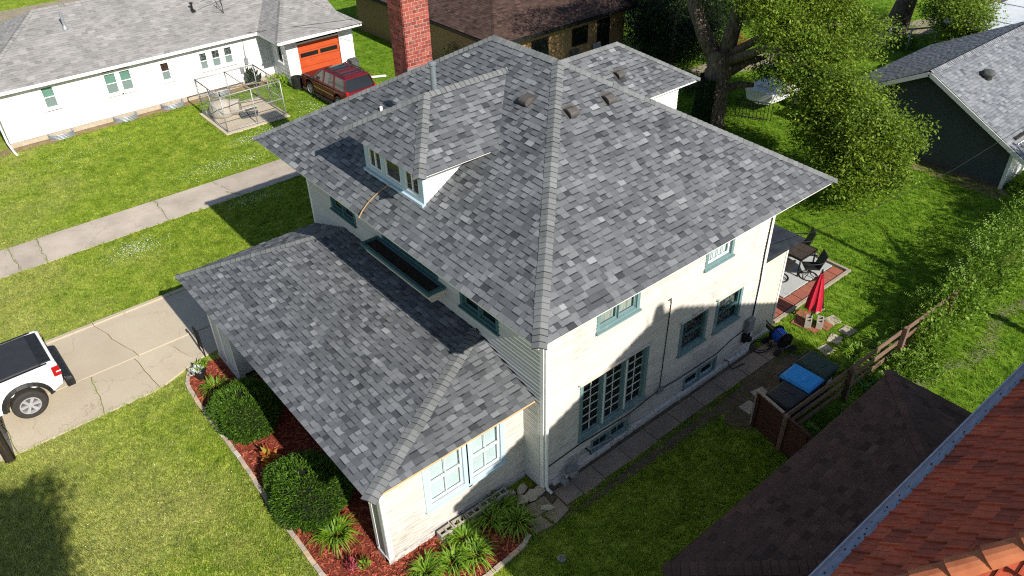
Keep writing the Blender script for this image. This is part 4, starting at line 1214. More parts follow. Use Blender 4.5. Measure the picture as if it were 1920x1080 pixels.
def leaf_ball(mb, r_, c, rx, ry, rz_, n, size, shell=.55, up=.3, tones=(0, 1), flat=False):
    ph = [r_.uniform(0, 6.28) for _ in range(4)]
    base_t = r_.uniform(.0, .25); sz = r_.uniform(.7, 1.15)
    for _ in range(n):
        while True:
            p = Vector((r_.uniform(-1, 1), r_.uniform(-1, 1), r_.uniform(-1, 1)))
            if shell < p.length < 1: break
        k = 1 + .20 * math.sin(3.7 * p.x + ph[0]) + .20 * math.sin(4.9 * p.y + ph[1]) + .18 * math.sin(6.5 * p.z + ph[2])
        if math.sin(7 * p.x + ph[3]) * math.sin(6 * p.y + ph[0]) > .72: continue
        nn = Vector((p.x / rx, p.y / ry, p.z / rz_)).normalized()
        P = Vector((c[0] + p.x * rx * k, c[1] + p.y * ry * k, c[2] + p.z * rz_ * k))
        if P.z < .03: continue
        d = (nn * .6 + Vector((r_.uniform(-1, 1), r_.uniform(-1, 1), r_.uniform(-.9, .8) + up))).normalized()
        s_ = d.cross(Vector((r_.uniform(-1, 1), r_.uniform(-1, 1), r_.uniform(-1, 1)))).normalized()
        t = min(1, base_t + .8 * r_.random()); L = size * sz * r_.choice((.5, .7, .9, 1.1, 1.4)); w_ = L * r_.uniform(.14, .30)
        tip = P + d * L * .5 + Vector((0, 0, -.15 * L)); bs = P - d * L * .5
        mb.poly([bs, P + s_ * w_, tip, P - s_ * w_], t)
    for _ in range(int(n * .008)):      # shoots that stand out of the mound
        a = r_.uniform(0, 6.28); f = r_.uniform(.3, .9)
        P = Vector((c[0] + rx * f * math.cos(a), c[1] + ry * f * math.sin(a), c[2] + rz_ * .6)); d = Vector((math.cos(a) * .5, math.sin(a) * .5, r_.uniform(.4, 1))).normalized(); Ls = r_.uniform(.25, .6) * max(.5, rz_)
        for i in range(9):
            Q = P + d * Ls * i / 8 + Vector((0, 0, -.12 * (i / 8) ** 2)); s_ = Vector((-math.sin(a), math.cos(a), 0)) * (1 if i % 2 else -1); L = size * .8
            q = Q + s_ * L * .8 + d * L * .3; w2 = d * L * .18
            mb.poly([Q, (Q + q) / 2 + w2, q, (Q + q) / 2 - w2], .5 + .5 * r_.random())

# clipped yew bushes
def yew(name, label, c, rx, ry, h, seed):
    r_ = random.Random(seed)
    t_ = thing(name, label, 'bush', (c[0], c[1], 0), 'clipped bushes before the porch')
    m_ = MB(); n = 20
    def surf(a, v):      # rounded dome with steep sides
        k = (1 - v ** 3.2) ** .5 if v < 1 else 0
        wob = 1 + .07 * math.sin(3 * a + seed) + .05 * math.sin(5 * a + seed * 2) + .05 * math.sin(9 * v + 2 * a)
        s_ = .80 + .26 * math.sin(min(1, v * 1.5) * math.pi * .62)
        return Vector((c[0] + rx * k * s_ * wob * math.cos(a), c[1] + ry * k * s_ * wob * math.sin(a), h * v))
    rows = [[surf(2 * math.pi * i / n, v) * .93 + Vector((c[0], c[1], 0)) * .07 for i in range(n)] for v in (0, .2, .4, .6, .78, .9, .97)]
    for a, b_ in zip(rows[:-1], rows[1:]):
        for i in range(n): m_.poly([a[i], a[(i + 1) % n], b_[(i + 1) % n], b_[i]])
    m_.poly(rows[-1]); m_.build('twigs', 'yew_core', t_)
    m_ = MB()
    for _ in range(15000):
        a = r_.uniform(0, 6.283); v = r_.random() ** .8 * .995
        P = surf(a, v); e = .02
        nn = (P - Vector((c[0], c[1], h * .35))).normalized()
        P = P + nn * (r_.uniform(-.11, .03) + .05 * math.sin(7 * a + seed) * math.sin(9 * v + 3 * seed) + (.06 if r_.random() < .03 else 0))
        d = (nn + Vector((r_.uniform(-.9, .9), r_.uniform(-.9, .9), r_.uniform(-.3, .9)))).normalized()
        s_ = d.cross(Vector((r_.uniform(-1, 1), r_.uniform(-1, 1), r_.uniform(-1, 1)))).normalized()
        L = r_.uniform(.04, .085); w_ = L * .2; t = min(1, r_.random() * .75 + .2 * v + (.25 if r_.random() < .06 else 0))
        m_.poly([P - s_ * w_, P + s_ * w_, P + d * L + s_ * w_ * .4, P + d * L - s_ * w_ * .4], t)
    m_.build('foliage', 'yew', t_, kind='stuff')
    return t_
yew('yew_bush', 'clipped dark green bush between the potted plant and the colourful leafed plant', (-4.55, 7.12), .86, 1.05, 1.08, 1)
yew('yew_bush', 'clipped dark green bush nearest the porch corner post', (-4.58, 3.5), .92, 1.12, 1.12, 2)
def tuft(name, label, c, n, size, m, seed, cat='plant', h=.25, r=.2):
    r_ = random.Random(seed); mb = MB()
    for _ in range(n):
        a = r_.uniform(0, 6.283); ti = r_.uniform(.2, 1.2); d = Vector((math.cos(a) * math.sin(ti), math.sin(a) * math.sin(ti), math.cos(ti)))
        b_ = Vector((r_.uniform(-r, r) * .5, r_.uniform(-r, r) * .5, r_.uniform(0, h))); s_ = d.cross(Vector((r_.uniform(-1, 1), r_.uniform(-1, 1), .3))).normalized()
        L = size * r_.uniform(.7, 1.3); w_ = L * .16
        mb.poly([b_, b_ + d * L * .5 + s_ * w_, b_ + d * L, b_ + d * L * .5 - s_ * w_], r_.random())
    o = mb.build(name, m); o.location = c
    return tag(o, label, cat)
tuft('croton', 'red and yellow leafed plant in the mulch between the two clipped bushes', (-4.75, 5.35, .03), 46, .30, 'croton', 3)
tuft('coleus', 'small pink leafed plant in mulch below the lone daylily', (-4.78, 1.08, .03), 60, .14, 'pink_leaf', 4)
tuft('coleus', 'small green leafed plant next to the pink leafed one', (-4.52, .98, .03), 70, .12, 'lily', 5)
pot = thing('flower_pot', 'dark round flower pot at the driveway corner of the mulch bed', 'flower pot', (-4.85, 9.75, .03))
m_ = MB(); m_.lathe([(.14, .03), (.19, .30), (.20, .30), (.20, .33), (.17, .33), (.16, .29)], (-4.85, 9.75, 0), 18); m_.build('pot', 'black', pot, smooth=False)
tuft('dusty_miller', 'silvery white leafed plant growing in the dark flower pot', (-4.93, 9.72, .30), 80, .13, 'silver_leaf', 6, r=.32, h=.10)
tuft('trailing_plant', 'bright green trailing plant at the back of the flower pot', (-4.72, 9.82, .30), 60, .2, 'lily', 7, r=.25, h=.08)
# iron handrail at the porch step
hr = thing('handrail', 'black wrought iron handrail beside the porch corner on the driveway', 'handrail', (-4.35, 10.75, .05))
m_ = MB()
for y in (10.55, 10.95): m_.tube([(-4.4, y, .05), (-4.4, y, .95)], .018, 8)
m_.build('post', 'iron', hr)
m_ = MB(); m_.tube([(-4.4, 10.5, 1.02), (-4.4, 10.98, .96), (-4.42, 11.08, .86), (-4.42, 11.02, .78)], .022, 8); m_.tube([(-4.4, 10.55, .35), (-4.4, 10.95, .30)], .014, 6); m_.build('rail', 'iron', hr)
for k in range(3):
    m_ = MB(); y = 10.64 + k * .11; m_.tube([(-4.4, y, .33), (-4.4, y + .02, .66), (-4.4, y, .99)], .010, 6); m_.build('baluster', 'iron', hr)

# ================================================================== vehicles
def wheel(parent, c, r, wd, axis='Y', rim='chrome', side=-1, spokes=6):
    Mx = Matrix.Translation(c) @ Matrix.Rotation(math.pi / 2, 4, 'X')
    m_ = MB(); h = wd / 2
    m_.lathe([(r * .56, -h), (r * .86, -h), (r * .97, -h * .8), (r, -h * .5), (r, h * .5), (r * .97, h * .8), (r * .86, h), (r * .56, h)], n=28, M=Mx, cap=False)
    wv = m_.build('wheel', 'rubber', parent, smooth=False)
    m_ = MB()
    for s_ in (side,):
        z = h * -s_
        m_.lathe([(r * .60, z * .2), (r * .60, z * 1.02), (r * .53, z * 1.04), (r * .50, z * .4)], n=28, M=Mx, cap=False)
        for k in range(spokes):
            a = 2 * math.pi * k / spokes
            p = [Vector((r * .10 * math.cos(a + .5 * q) , r * .10 * math.sin(a + .5 * q), z * zz)) for q, zz in ((-1, .6), (1, .6))]
            ca, sa = math.cos(a), math.sin(a); px, py = -sa, ca
            def sp(rr, of, zz): return Mx @ Vector((ca * rr + px * of, sa * rr + py * of, z * zz))
            m_.hexa([sp(r * .06, -r * .06, .5), sp(r * .52, -r * .10, .5), sp(r * .52, r * .10, .5), sp(r * .06, r * .06, .5), sp(r * .06, -r * .06, .9), sp(r * .52, -r * .10, .95), sp(r * .52, r * .10, .95), sp(r * .06, r * .06, .9)])
        m_.lathe([(r * .14, min(z * .5, z * 1.0)), (r * .14, max(z * .5, z * 1.0))], n=14, M=Mx)
    m_.build('rim', rim, wv)
    m_ = MB()
    z = h * -side
    m_.lathe([(r * .58, min(z * .30, z * .38)), (r * .58, max(z * .30, z * .38))], n=24, M=Mx); m_.build('brake', 'mat_grey', wv)
    return wv
def arch(cx, cz, r, n=10, up=True):
    return [(cx + r * math.cos(math.pi * (1 - i / n)), cz + r * math.sin(math.pi * (1 - i / n))) for i in range(n + 1)]

# white pickup: local x = forward, origin on the ground under the rear axle
tk = thing('pickup_truck', 'white pickup with black bed cover parked on the driveway', 'pickup truck', (0, 0, 0))
hw = .95
prof = [(-1.16, .62), (-1.20, .95), (-1.20, 1.36), (-1.05, 1.43), (1.25, 1.45), (1.25, .55)] 
prof = [(-1.18, .68), (-1.22, .95), (-1.22, 1.40), (-1.12, 1.46), (1.28, 1.46), (1.28, .48), (.38, .48)] + list(reversed(arch(-.22, .52, .56)))[0:] + [(-.82, .52)]
m_ = MB()
# two bed sides and a tailgate, open between
for s_ in (-1, 1):
    m_.prism(prof, s_ * hw, s_ * (hw - .16), lambda a, b_, w_: (a, w_, b_))
m_.box(-1.21, -1.12, -hw + .16, hw - .16, .68, 1.44); m_.box(1.18, 1.28, -hw + .16, hw - .16, .55, 1.44); m_.box(-1.1, 1.2, -hw + .16, hw - .16, .78, .84)
m_.build('bed', 'car_white', tk, bevel=.035)
m_ = MB(); cab = [(1.30, .48), (1.30, 1.42), (1.55, 1.96), (2.9, 1.98), (3.6, 1.42), (4.75, 1.34), (4.92, 1.1), (4.92, .5), (4.35, .5)] + list(reversed(arch(3.78, .52, .56))) + [(3.2, .48)]
m_.prism(cab, -hw + .02, hw - .02, lambda a, b_, w_: (a, w_ * (1 if b_ < 1.5 else .84), b_)); m_.build('cab', 'car_white', tk, bevel=.04)
m_ = MB()
for s_ in (-1, 1): m_.poly([(1.62, s_ * (hw + .004) * .93, 1.5), (1.78, s_ * hw * .86, 1.88), (2.85, s_ * hw * .86, 1.90), (3.35, s_ * (hw + .004) * .93, 1.5)])
m_.poly([(1.33, -.75, 1.50), (1.33, .75, 1.50), (1.54, .7, 1.90), (1.54, -.7, 1.90)]); m_.build('window', 'car_glass', tk)
m_ = MB()
secs = [(-1.14, -.62), (-.60, .22), (.24, 1.22)]
def crown(x): return .0
for a, b_ in ((-.84, .20), (.25, 1.24)):
    m_.hexa([(a, -hw + .10, 1.455), (b_, -hw + .10, 1.455), (b_, hw - .10, 1.455), (a, hw - .10, 1.455), (a, -hw + .13, 1.495), (b_, -hw + .13, 1.495), (b_, hw - .13, 1.495), (a, hw - .13, 1.495)])
tc = m_.build('tonneau_cover', 'tonneau', tk, bevel=.012)
m_ = MB(); m_.box(.195, .255, -hw + .12, hw - .12, 1.455, 1.475); m_.build('cover_hinge', 'pipe', tc)
m_ = MB(); m_.hexa([(-1.13, -hw + .12, 1.455), (-.83, -hw + .10, 1.455), (-.83, hw - .10, 1.455), (-1.13, hw - .12, 1.455), (-1.11, -hw + .2, 1.465), (-.83, -hw + .13, 1.49), (-.83, hw - .13, 1.49), (-1.11, hw - .2, 1.465)]); m_.build('cover_flap', 'black', tc)
m_ = MB()
for s_ in (-1, 1): m_.box(-1.0, 1.24, s_ * (hw - .05) - .025, s_ * (hw - .05) + .025, 1.462, 1.485)
m_.build('bed_rail', 'black', tk)
m_ = MB(); m_.box(-1.46, -1.235, -hw + .02, hw - .02, .46, .74); m_.hexa([(-1.46, -hw + .02, .74), (-1.235, -hw + .02, .74), (-1.235, hw - .02, .74), (-1.46, hw - .02, .74), (-1.42, -hw + .08, .80), (-1.235, -hw + .05, .84), (-1.235, hw - .05, .84), (-1.42, hw - .08, .80)]); m_.build('bumper', 'black', tk, bevel=.03)
for s_ in (-1, 1):
    m_ = MB(); m_.box(-1.235, -1.03, s_ * hw - .10 if s_ > 0 else -hw - .012, hw + .012 if s_ > 0 else -hw + .10, .98, 1.33); tl = m_.build('tail_light', 'red_lens', tk, bevel=.025)
    m_ = MB(); m_.box(-1.245, -1.12, s_ * (hw + .012) - .012, s_ * (hw + .012) + .006, 1.12, 1.155); m_.build('reversing_light', 'clear_lens', tl)
    for cx_ in (-.22, 3.78):
        m_ = MB(); A = arch(cx_, .52, .56, 14); B = arch(cx_, .52, .66, 14)
        for i in range(14):
            y0_, y1_ = s_ * (hw - .02), s_ * (hw + .07)
            q = [A[i], A[i + 1], B[i + 1], B[i]]
            m_.hexa([(a, y0_, b_) for a, b_ in q] + [(a, y1_ if j < 2 else y1_ - s_ * .05, b_) for j, (a, b_) in enumerate(q)])
        m_.build('fender_flare', 'black', tk)
        wheel(tk, Vector((cx_, s_ * (hw - .10), .45)), .45, .30, side=s_)
    m_ = MB(); m_.poly([(.75, s_ * (hw + .003), 1.36), (1.27, s_ * (hw + .003), 1.36), (1.27, s_ * (hw + .003), 1.42), (.95, s_ * (hw + .003), 1.41)]); m_.poly([(1.32, s_ * (hw - .016), 1.30), (1.9, s_ * (hw - .016), 1.30), (1.9, s_ * (hw - .016), 1.42), (1.32, s_ * (hw - .016), 1.42)]); m_.build('decal', 'purple', tk)
place(tk, (-9.27, 12.14, .05), math.pi + math.radians(1.0))

# dark red SUV: local x = forward
sv = thing('suv', 'dark red SUV with a roof rack parked facing the orange garage door', 'SUV', (0, 0, 0))
hw = .90
low = [(-2.18, .42), (-2.26, .60), (-2.24, 1.02), (-2.16, 1.10), (1.02, 1.10), (2.0, 1.02), (2.28, .92), (2.34, .55), (2.2, .38), (1.86, .36)] + list(reversed(arch(1.42, .42, .44))) + [(.96, .34), (-.92, .34)] + list(reversed(arch(-1.38, .42, .44))) + [(-1.84, .38)]
m_ = MB(); m_.prism(low, -hw, hw, lambda a, b_, w_: (a, w_ * (1 - max(0, (abs(a) - 1.9)) * .16), b_)); m_.build('body', 'car_red', sv, bevel=.05)
# glazed cabin
def ring(z, xa, xb, y): return [(xa, -y, z), (xb, -y, z), (xb, y, z), (xa, y, z)]
r0 = ring(1.10, -2.14, 1.00, .84); r1 = ring(1.66, -1.92, .18, .69)
m_ = MB()
m_.poly([r0[0], r0[1], r1[1], r1[0]]); m_.poly([r0[2], r0[3], r1[3], r1[2]]); m_.build('side_window', 'side_glass', sv)
m_ = MB(); m_.poly([r0[3], r0[0], r1[0], r1[3]]); m_.build('rear_window', 'car_glass', sv)
m_ = MB(); m_.poly([r0[1], r0[2], r1[2], r1[1]]); m_.build('windscreen', 'car_glass', sv)
m_ = MB(); m_.hexa([(-2.02, -.72, 1.64), (.26, -.72, 1.64), (.26, .72, 1.64), (-2.02, .72, 1.64), (-1.92, -.62, 1.74), (.05, -.62, 1.74), (.05, .62, 1.74), (-1.92, .62, 1.74)]); ro = m_.build('roof', 'car_red', sv, bevel=.04)
m_ = MB(); m_.box(-.55, .02, -.36, .36, 1.742, 1.752); m_.build('sunroof', 'car_glass', ro)
m_ = MB()
for s_ in (-1, 1):
    for xa, xb, wd in ((-2.14, -1.94, .09), (-1.05, -.98, .10), (-.02, -.06, .10), (.98, .20, .07)):
        m_.beam((xa, s_ * .845, 1.09), (xb, s_ * .70, 1.66), wd, .04, up=(0, s_, .3))
m_.build('pillar', 'car_red', sv)
m_ = MB()
for s_ in (-1, 1): m_.tube([(-1.75, s_ * .58, 1.74), (-1.68, s_ * .58, 1.81), (-.1, s_ * .58, 1.81), (.0, s_ * .58, 1.74)], .022, 8)
for x in (-1.5, -.75): m_.box(x - .03, x + .03, -.58, .58, 1.79, 1.815)
m_.build('roof_rack', 'black', sv)
m_ = MB(); m_.box(-2.34, -2.20, -.86, .86, .42, .62); m_.build('bumper', 'car_red', sv, bevel=.03)
m_ = MB(); m_.box(-2.275, -2.24, -.28, .28, .72, .86); m_.build('number_plate', 'black', sv)
for s_ in (-1, 1):
    m_ = MB(); m_.box(-2.285, -2.16, s_ * .80 - .07, s_ * .80 + .075, .72, 1.16); m_.build('tail_light', 'red_lens', sv, bevel=.02)
    m_ = MB(); m_.box(-.85, .9, s_ * .96 - .10, s_ * .96 + .06, .26, .31); m_.build('running_board', 'black', sv)
    m_ = MB(); m_.box(-.9, .92, s_ * .902 - .012, s_ * .902 + .012, .62, .68); m_.build('side_trim', 'trim_gold', sv)
    m_ = MB(); m_.box(.70, .86, s_ * 1.0 - .09, s_ * 1.0 + .09, 1.08, 1.22); m_.build('wing_mirror', 'black', sv, bevel=.03)
    m_ = MB()
    for x in (-.95, .0): m_.box(x - .012, x + .0, s_ * .903 - .004, s_ * .903 + .004, .45, 1.08)
    m_.build('door_gap', 'black', sv)
    for x in (1.42, -1.38): wheel(sv, Vector((x, s_ * .80, .37)), .37, .24, side=s_, spokes=5)
place(sv, (9.02, 25.95, .01), math.pi / 2 + math.radians(2))

# ================================================================== neighbours: white ranch house
RH = thing('ranch_house', 'long white one-storey house with a faded grey roof and an orange garage door', 'house', (3, 33, 0))
FRR = Fr((0, 31.0, 0), (1, 0, 0), (0, -1, 0))
mb = MB(); mb.box(-5.25, 11.7, 31.18, 38.8, 0, 2.7); mb.box(8.02, 11.7, 29.32, 34, 0, 2.65); mb.build('wall', 'core', RH)
ro_ = [(-3.42, -2.86, 1.40, 2.42), (-.66, -.08, 1.32, 2.34), (.06, .62, 1.32, 2.34), (2.02, 2.48, 1.32, 2.24), (4.02, 4.44, 1.38, 2.26), (4.66, 5.12, 1.38, 2.26), (5.32, 5.78, 1.38, 2.26)]
mb = MB(); siding(mb, FRR, -5.4, 7.9, .26, 2.70, ro_, e=.20, lap=.018); siding(mb, Fr((-5.4, 31, 0), (0, 1, 0), (-1, 0, 0)), 0, 7.8, .26, 2.7, e=.20, lap=.018)
siding(mb, Fr((7.9, 29.1, 0), (0, 1, 0), (-1, 0, 0)), 0, 1.9, .2, 2.7, [(.55, 1.05, 1.2, 2.2)], e=.20, lap=.018)
FG = Fr((0, 29.1, 0), (1, 0, 0), (0, -1, 0))
siding(mb, FG, 7.9, 11.85, .1, 2.7, [(8.55, 11.0, 0, 2.12)], e=.20, lap=.018); siding(mb, Fr((11.85, 29.1, 0), (0, 1, 0), (1, 0, 0)), 0, 9.6, .1, 2.7, e=.20, lap=.018)
mb.build('siding', 'vinyl', RH, kind='stuff')
mb = MB(); fbox(mb, FRR, -5.4, 7.9, -.15, -.01, -.1, .258); fbox(mb, Fr((7.9, 29.1, 0), (0, 1, 0), (-1, 0, 0)), .0, 1.9, -.15, -.01, -.1, .198); mb.build('foundation', 'stone_tan', RH)
for k, r_ in enumerate(ro_):
    window(RH, FRR, *r_, frame='white', sash='white', hung=True, shade='brass_blind' if k == 3 else ('green_glass' if k < 3 else 'lace'), casing=.07, sashw=.035, glass='glass', depth=.05)
    m_ = MB(); fbox(m_, FRR, r_[0] + .04, r_[1] - .04, -.045, -.04, r_[2] + .05, (r_[2] + r_[3]) / 2 - .02); m_.build('insect_screen', 'grey_screen', RH)
window(RH, Fr((7.9, 29.1, 0), (0, 1, 0), (-1, 0, 0)), .55, 1.05, 1.2, 2.2, frame='white', sash='black', shade='dark_blind', casing=.06)
mb = MB()
for k in range(5):
    fbox(mb, FG, 8.56, 10.99, -.07, -.04, .03 + k * .417, .03 + k * .417 + .40)
gd = mb.build('garage_door', 'orange_door', RH)
for a, b_ in ((8.68, 9.72), (9.84, 10.88)):
    m_ = MB(); fbox(m_, FG, a, b_, -.045, -.032, 1.38, 1.60); m_.build('garage_door_window', 'car_glass', gd)
mb = MB(); fbox(mb, FG, 8.46, 8.55, -.02, .03, 0, 2.2); fbox(mb, FG, 11.0, 11.09, -.02, .03, 0, 2.2); fbox(mb, FG, 8.55, 11.0, -.02, .029, 2.12, 2.2); mb.build('garage_door_frame', 'white', RH)
# roof
EY, EZ = 30.66, 2.74; RY, RZ = 35.2, 4.74; RXA = -1.95; WXE = -6.2
q0 = Vector((WXE, EY, EZ)); qa = Vector((RXA, RY, RZ)); qb = Vector((12.0, RY, RZ)); q1 = Vector((12.0, EY, EZ)); q3 = Vector((WXE, 39.5, EZ)); q2 = Vector((12.0, 39.5, EZ))
GA = Vector((7.20, 28.30, EZ)); GB = Vector((12.05, 28.20, EZ)); GT = Vector((9.68, 32.2, 4.24)); vx = 7.25
kr = (RZ - EZ) / (RY - EY)
def yfront(z): return EY + (z - EZ) / kr
P_rf = RoofPlane([q0, q1, qb, qa]); P_rw = RoofPlane([q3, q0, qa]); P_rb = RoofPlane([q2, q3, qa, qb])
gy = yfront(GT.z)
P_gf = RoofPlane([GA, GB, GT])
nl = Vector((-(GT.z - EZ), 0, GT.x - GA.x)).normalized()
P_gl = RoofPlane([(GA.x, EY + .0, EZ), GA, GT, (GT.x, max(gy, GT.y + .3), GT.z)])
P_gr = RoofPlane([GB, (GB.x, EY, EZ), (GT.x, max(gy, GT.y + .3), GT.z), GT])
mb = MB()
for R in (P_rf, P_rw, P_rb): deck(mb, R)
for R in (P_gf, P_gl, P_gr): deck(mb, R)
rr = mb.build('roof', 'deck', RH)
def tone_old(r): return min(1, max(.3, r.gauss(.66, .13)))
b = MB()
for R in (P_rf, P_rw, P_gf, P_gl, P_gr, P_rb):
    for c, f in shingle_pieces(R, e=.16, wmin=.28, wmax=.34, thick=.008, tones=tone_old, band=.014): merge(b, f)
b.build('shingle_field', 'old_shingle', rr, kind='stuff')
b = MB()
for c, m_ in caps(q0, qa, P_rw.n, P_rf.n, exp=.2) + caps(GA, GT, P_gl.n, P_gf.n, exp=.2) + caps(GB, GT, P_gf.n, P_gr.n, exp=.2) + caps(qa, qb, P_rf.n, P_rb.n, exp=.25): addmb(b, m_)
b.build('ridge_cap_row', 'old_shingle', rr, kind='stuff')
mb = MB(); mb.box(WXE, 7.25, EY - .02, EY + .02, EZ - .17, EZ - .012); mb.box(7.20, 12.05, 28.25, 28.30, EZ - .17, EZ - .012); mb.box(7.18, 7.22, 28.30, EY, EZ - .17, EZ - .012); mb.box(WXE - .02, WXE + .02, EY + .02, 39.5, EZ - .17, EZ - .012); mb.box(12.03, 12.07, 28.30, 34, EZ - .17, EZ - .012); mb.build('gutter', 'white', RH)
mb = MB(); mb.box(WXE + .02, 12, EY + .02, 31.2, EZ - .16, EZ - .13); mb.box(7.28, 12.15, 28.48, 29.3, EZ - .16, EZ - .13); mb.build('soffit', 'white', RH)
mb = MB(); mb.tube([(-6.0, 30.75, 2.5), (-5.55, 30.85, 2.3), (-5.50, 30.85, .4), (-5.45, 30.3, .15), (-5.40, 29.9, .08)], .05, 8); mb.build('downspout', 'white', RH, smooth=True)
z_ = lambda y: EZ + kr * (y - EY)
mb = MB(); mb.tube([(-1.05, 33.6, z_(33.6) - .05), (-1.05, 33.6, z_(33.6) + .75)], .07, 10); mb.lathe([(.16, 0), (.08, .18)], (-1.05, 33.6, z_(33.6) - .02), 12); mb.build('flue', 'galv', RH)
mb = MB(); mb.tube([(4.95, 33.0, z_(33.0)), (4.95, 33.0, z_(33.0) + .38)], .05, 8); mb.lathe([(.09, 0), (.09, .07)], (4.95, 33.0, z_(33.0) + .36), 10); mb.box(4.85, 5.05, 32.85, 33.1, z_(32.9), z_(33.1) + .02); mb.build('vent_pipe', 'black', RH)
mb = MB(); fbox(mb, FRR, 6.30, 6.48, .01, .12, 1.15, 1.45); mb.build('electric_meter', 'meter', RH)
mb = MB(); fbox(mb, FRR, 5.98, 6.16, .01, .10, .75, 1.05); mb.build('junction_box', 'meter', RH)
cable([(6.5, 30.95, 2.55), (6.42, 30.95, 2.1), (6.40, 30.95, 1.45)], .025, 'pipe', 'conduit', RH)
# TV aerial on the roof
an = thing('tv_aerial', 'thin broken TV aerial standing on the faded grey roof', 'aerial', (6.3, 32.4, z_(32.4)))
bz = z_(32.4)
cable([(6.3, 32.4, bz), (6.3, 32.4, bz + 1.15)], .018, 'iron', 'mast', an)
m_ = MB()
m_.tube([(5.2, 32.2, bz + .85), (6.3, 32.4, bz + 1.0), (7.0, 32.5, bz + 1.05)], .012, 6); m_.tube([(6.1, 32.0, bz + .7), (6.3, 32.4, bz + .95), (6.5, 32.8, bz + 1.2)], .010, 6); m_.tube([(5.75, 32.0, bz + .62), (6.28, 32.4, bz + .05)], .014, 6); m_.tube([(6.45, 32.3, bz + .7), (6.55, 32.4, bz + 1.1)], .01, 6)
m_.build('element', 'iron', an)
# window wells
well = None
for k, (x, lab) in enumerate(((-3.25, 'galvanised window well under the window nearest the white downspout'), (-.25, 'galvanised window well under the paired green windows'), (2.1, 'galvanised window well under the small dark window'), (4.6, 'galvanised window well behind the dog kennel'))):
    if well is None:
        t_ = thing('window_well', lab, 'window well', (0, 0, 0), 'galvanised window wells')
        for zz in (.0, .09, .18, .27):
            m_ = MB(); pts = [(-.62, .0, zz + .05)] + [(-.62 + .0 + .62 - .62 * math.cos(a), -.52 * math.sin(a) ** .6, zz + .05) for a in [math.pi * i / 14 for i in range(1, 14)]] + [(.62, .0, zz + .05)]
            m_.tube(pts, .048, 8); m_.build('corrugation', 'galv', t_)
        t_.scale = (.85, .85, .75); well = t_; place(t_, (x, 30.98, -.02))
    else: copy_thing(well, (x, 30.98, -.02), 0, lab).scale = (.85, .85, .75)
mb = MB(); mb.lathe([(.26, .02), (.30, .62), (.28, .62), (.24, .1)], (8.05, 28.75, 0), 18); tag(mb.build('rubbish_can', 'black'), 'black round bin at the corner of the orange garage door', 'bin')
tuft('grill', 'dark rounded pot by the white house wall behind the kennel', (6.4, 30.45, .1), 160, .34, 'leaf_dark', 61, cat='shrub', h=.7, r=.55)
tuft('weeds', 'tall weeds growing by the garage corner of the white house', (7.55, 29.9, .0), 140, .42, 'lily', 62, cat='weeds', h=.2, r=1.0)
mb = MB(); mb.beam((11.25, 27.4, .12), (12.4, 26.9, .09), .10, .08); tag(mb.build('spare_downspout', 'white'), 'white length of downspout lying on the ground behind the red SUV', 'downspout')
mb = MB(); mb.box(11.3, 11.75, 28.55, 29.0, 0, .75); tag(mb.build('utility_box', 'mat_grey', bevel=.03), 'grey utility box beside the garage behind the red SUV', 'utility box')

# kennel
kn = thing('dog_kennel', 'square chain-link dog kennel with steel posts on a concrete pad', 'dog kennel', (4.3, 27.2, 0))
kx0, kx1, ky0, ky1, kh = 2.85, 5.85, 25.70, 28.72, 1.82
mb = MB(); mb.box(2.68, 5.98, 25.52, 28.86, -.05, .08); mb.build('concrete_pad', 'concrete', kn, bevel=.01)
for x in (kx0, (kx0 + kx1) / 2, kx1):
    for y in (ky0, ky1):
        cable([(x, y, .06), (x, y, kh)], .03, 'pipe', 'post', kn, 8)
for x in (kx0, kx1): cable([(x, (ky0 + ky1) / 2, .06), (x, (ky0 + ky1) / 2, kh)], .026, 'pipe', 'post', kn, 8)
for z in (.14, .95, kh):
    for a, b_ in (((kx0, ky0), (kx1, ky0)), ((kx1, ky0), (kx1, ky1)), ((kx1, ky1), (kx0, ky1)), ((kx0, ky1), (kx0, ky0))):
        cable([(*a, z), (*b_, z)], .024, 'rust' if z == kh and a[1] != b_[1] else 'pipe', 'rail', kn, 8)
# low frame that carried the cover
for x in (kx0, (kx0 + kx1) / 2, kx1): cable([(x, ky0, kh), (x, ky1, kh + .02)], .02, 'rust', 'rail', kn, 6)
cable([(kx0, ky0 + 1.0, kh + .02), (kx1, ky0 + .2, kh + .03)], .03, 'rust', 'rail', kn, 6)
# woven wire: real diagonal wires, joined per side
for a, b_ in (((kx0, ky0), (kx1, ky0)), ((kx1, ky0), (kx1, ky1)), ((kx1, ky1), (kx0, ky1)), ((kx0, ky1), (kx0, ky0))):
    m_ = MB(); A = Vector((*a, .14)); B = Vector((*b_, .14)); L = (B - A).length; d = (B - A) / L; hgt = kh - .14; st = .15
    k = -hgt
    while k < L:
        for sg in (1, -1):
            s0, s1 = max(0, k), min(L, k + hgt)
            if s1 - s0 > .05:
                z0, z1 = (s0 - k), (s1 - k)
                if sg < 0: z0, z1 = hgt - z0, hgt - z1
                p = A + d * s0 + Vector((0, 0, z0)); q = A + d * s1 + Vector((0, 0, z1))
                m_.tube([p, q], .0022, 3, cap=False)
        k += st
    m_.build('wire_mesh', 'galv', kn, kind='stuff')
dg = thing('dog_house', 'beige plastic igloo dog house inside the wire kennel', 'dog house', (3.6, 27.9, .08))
m_ = MB(); m_.lathe([(.62, .08), (.62, .25), (.56, .55), (.40, .78), (.20, .86), (.05, .88)], (3.55, 28.0, 0), 18); m_.build('dome', 'doghouse', dg, smooth=True)
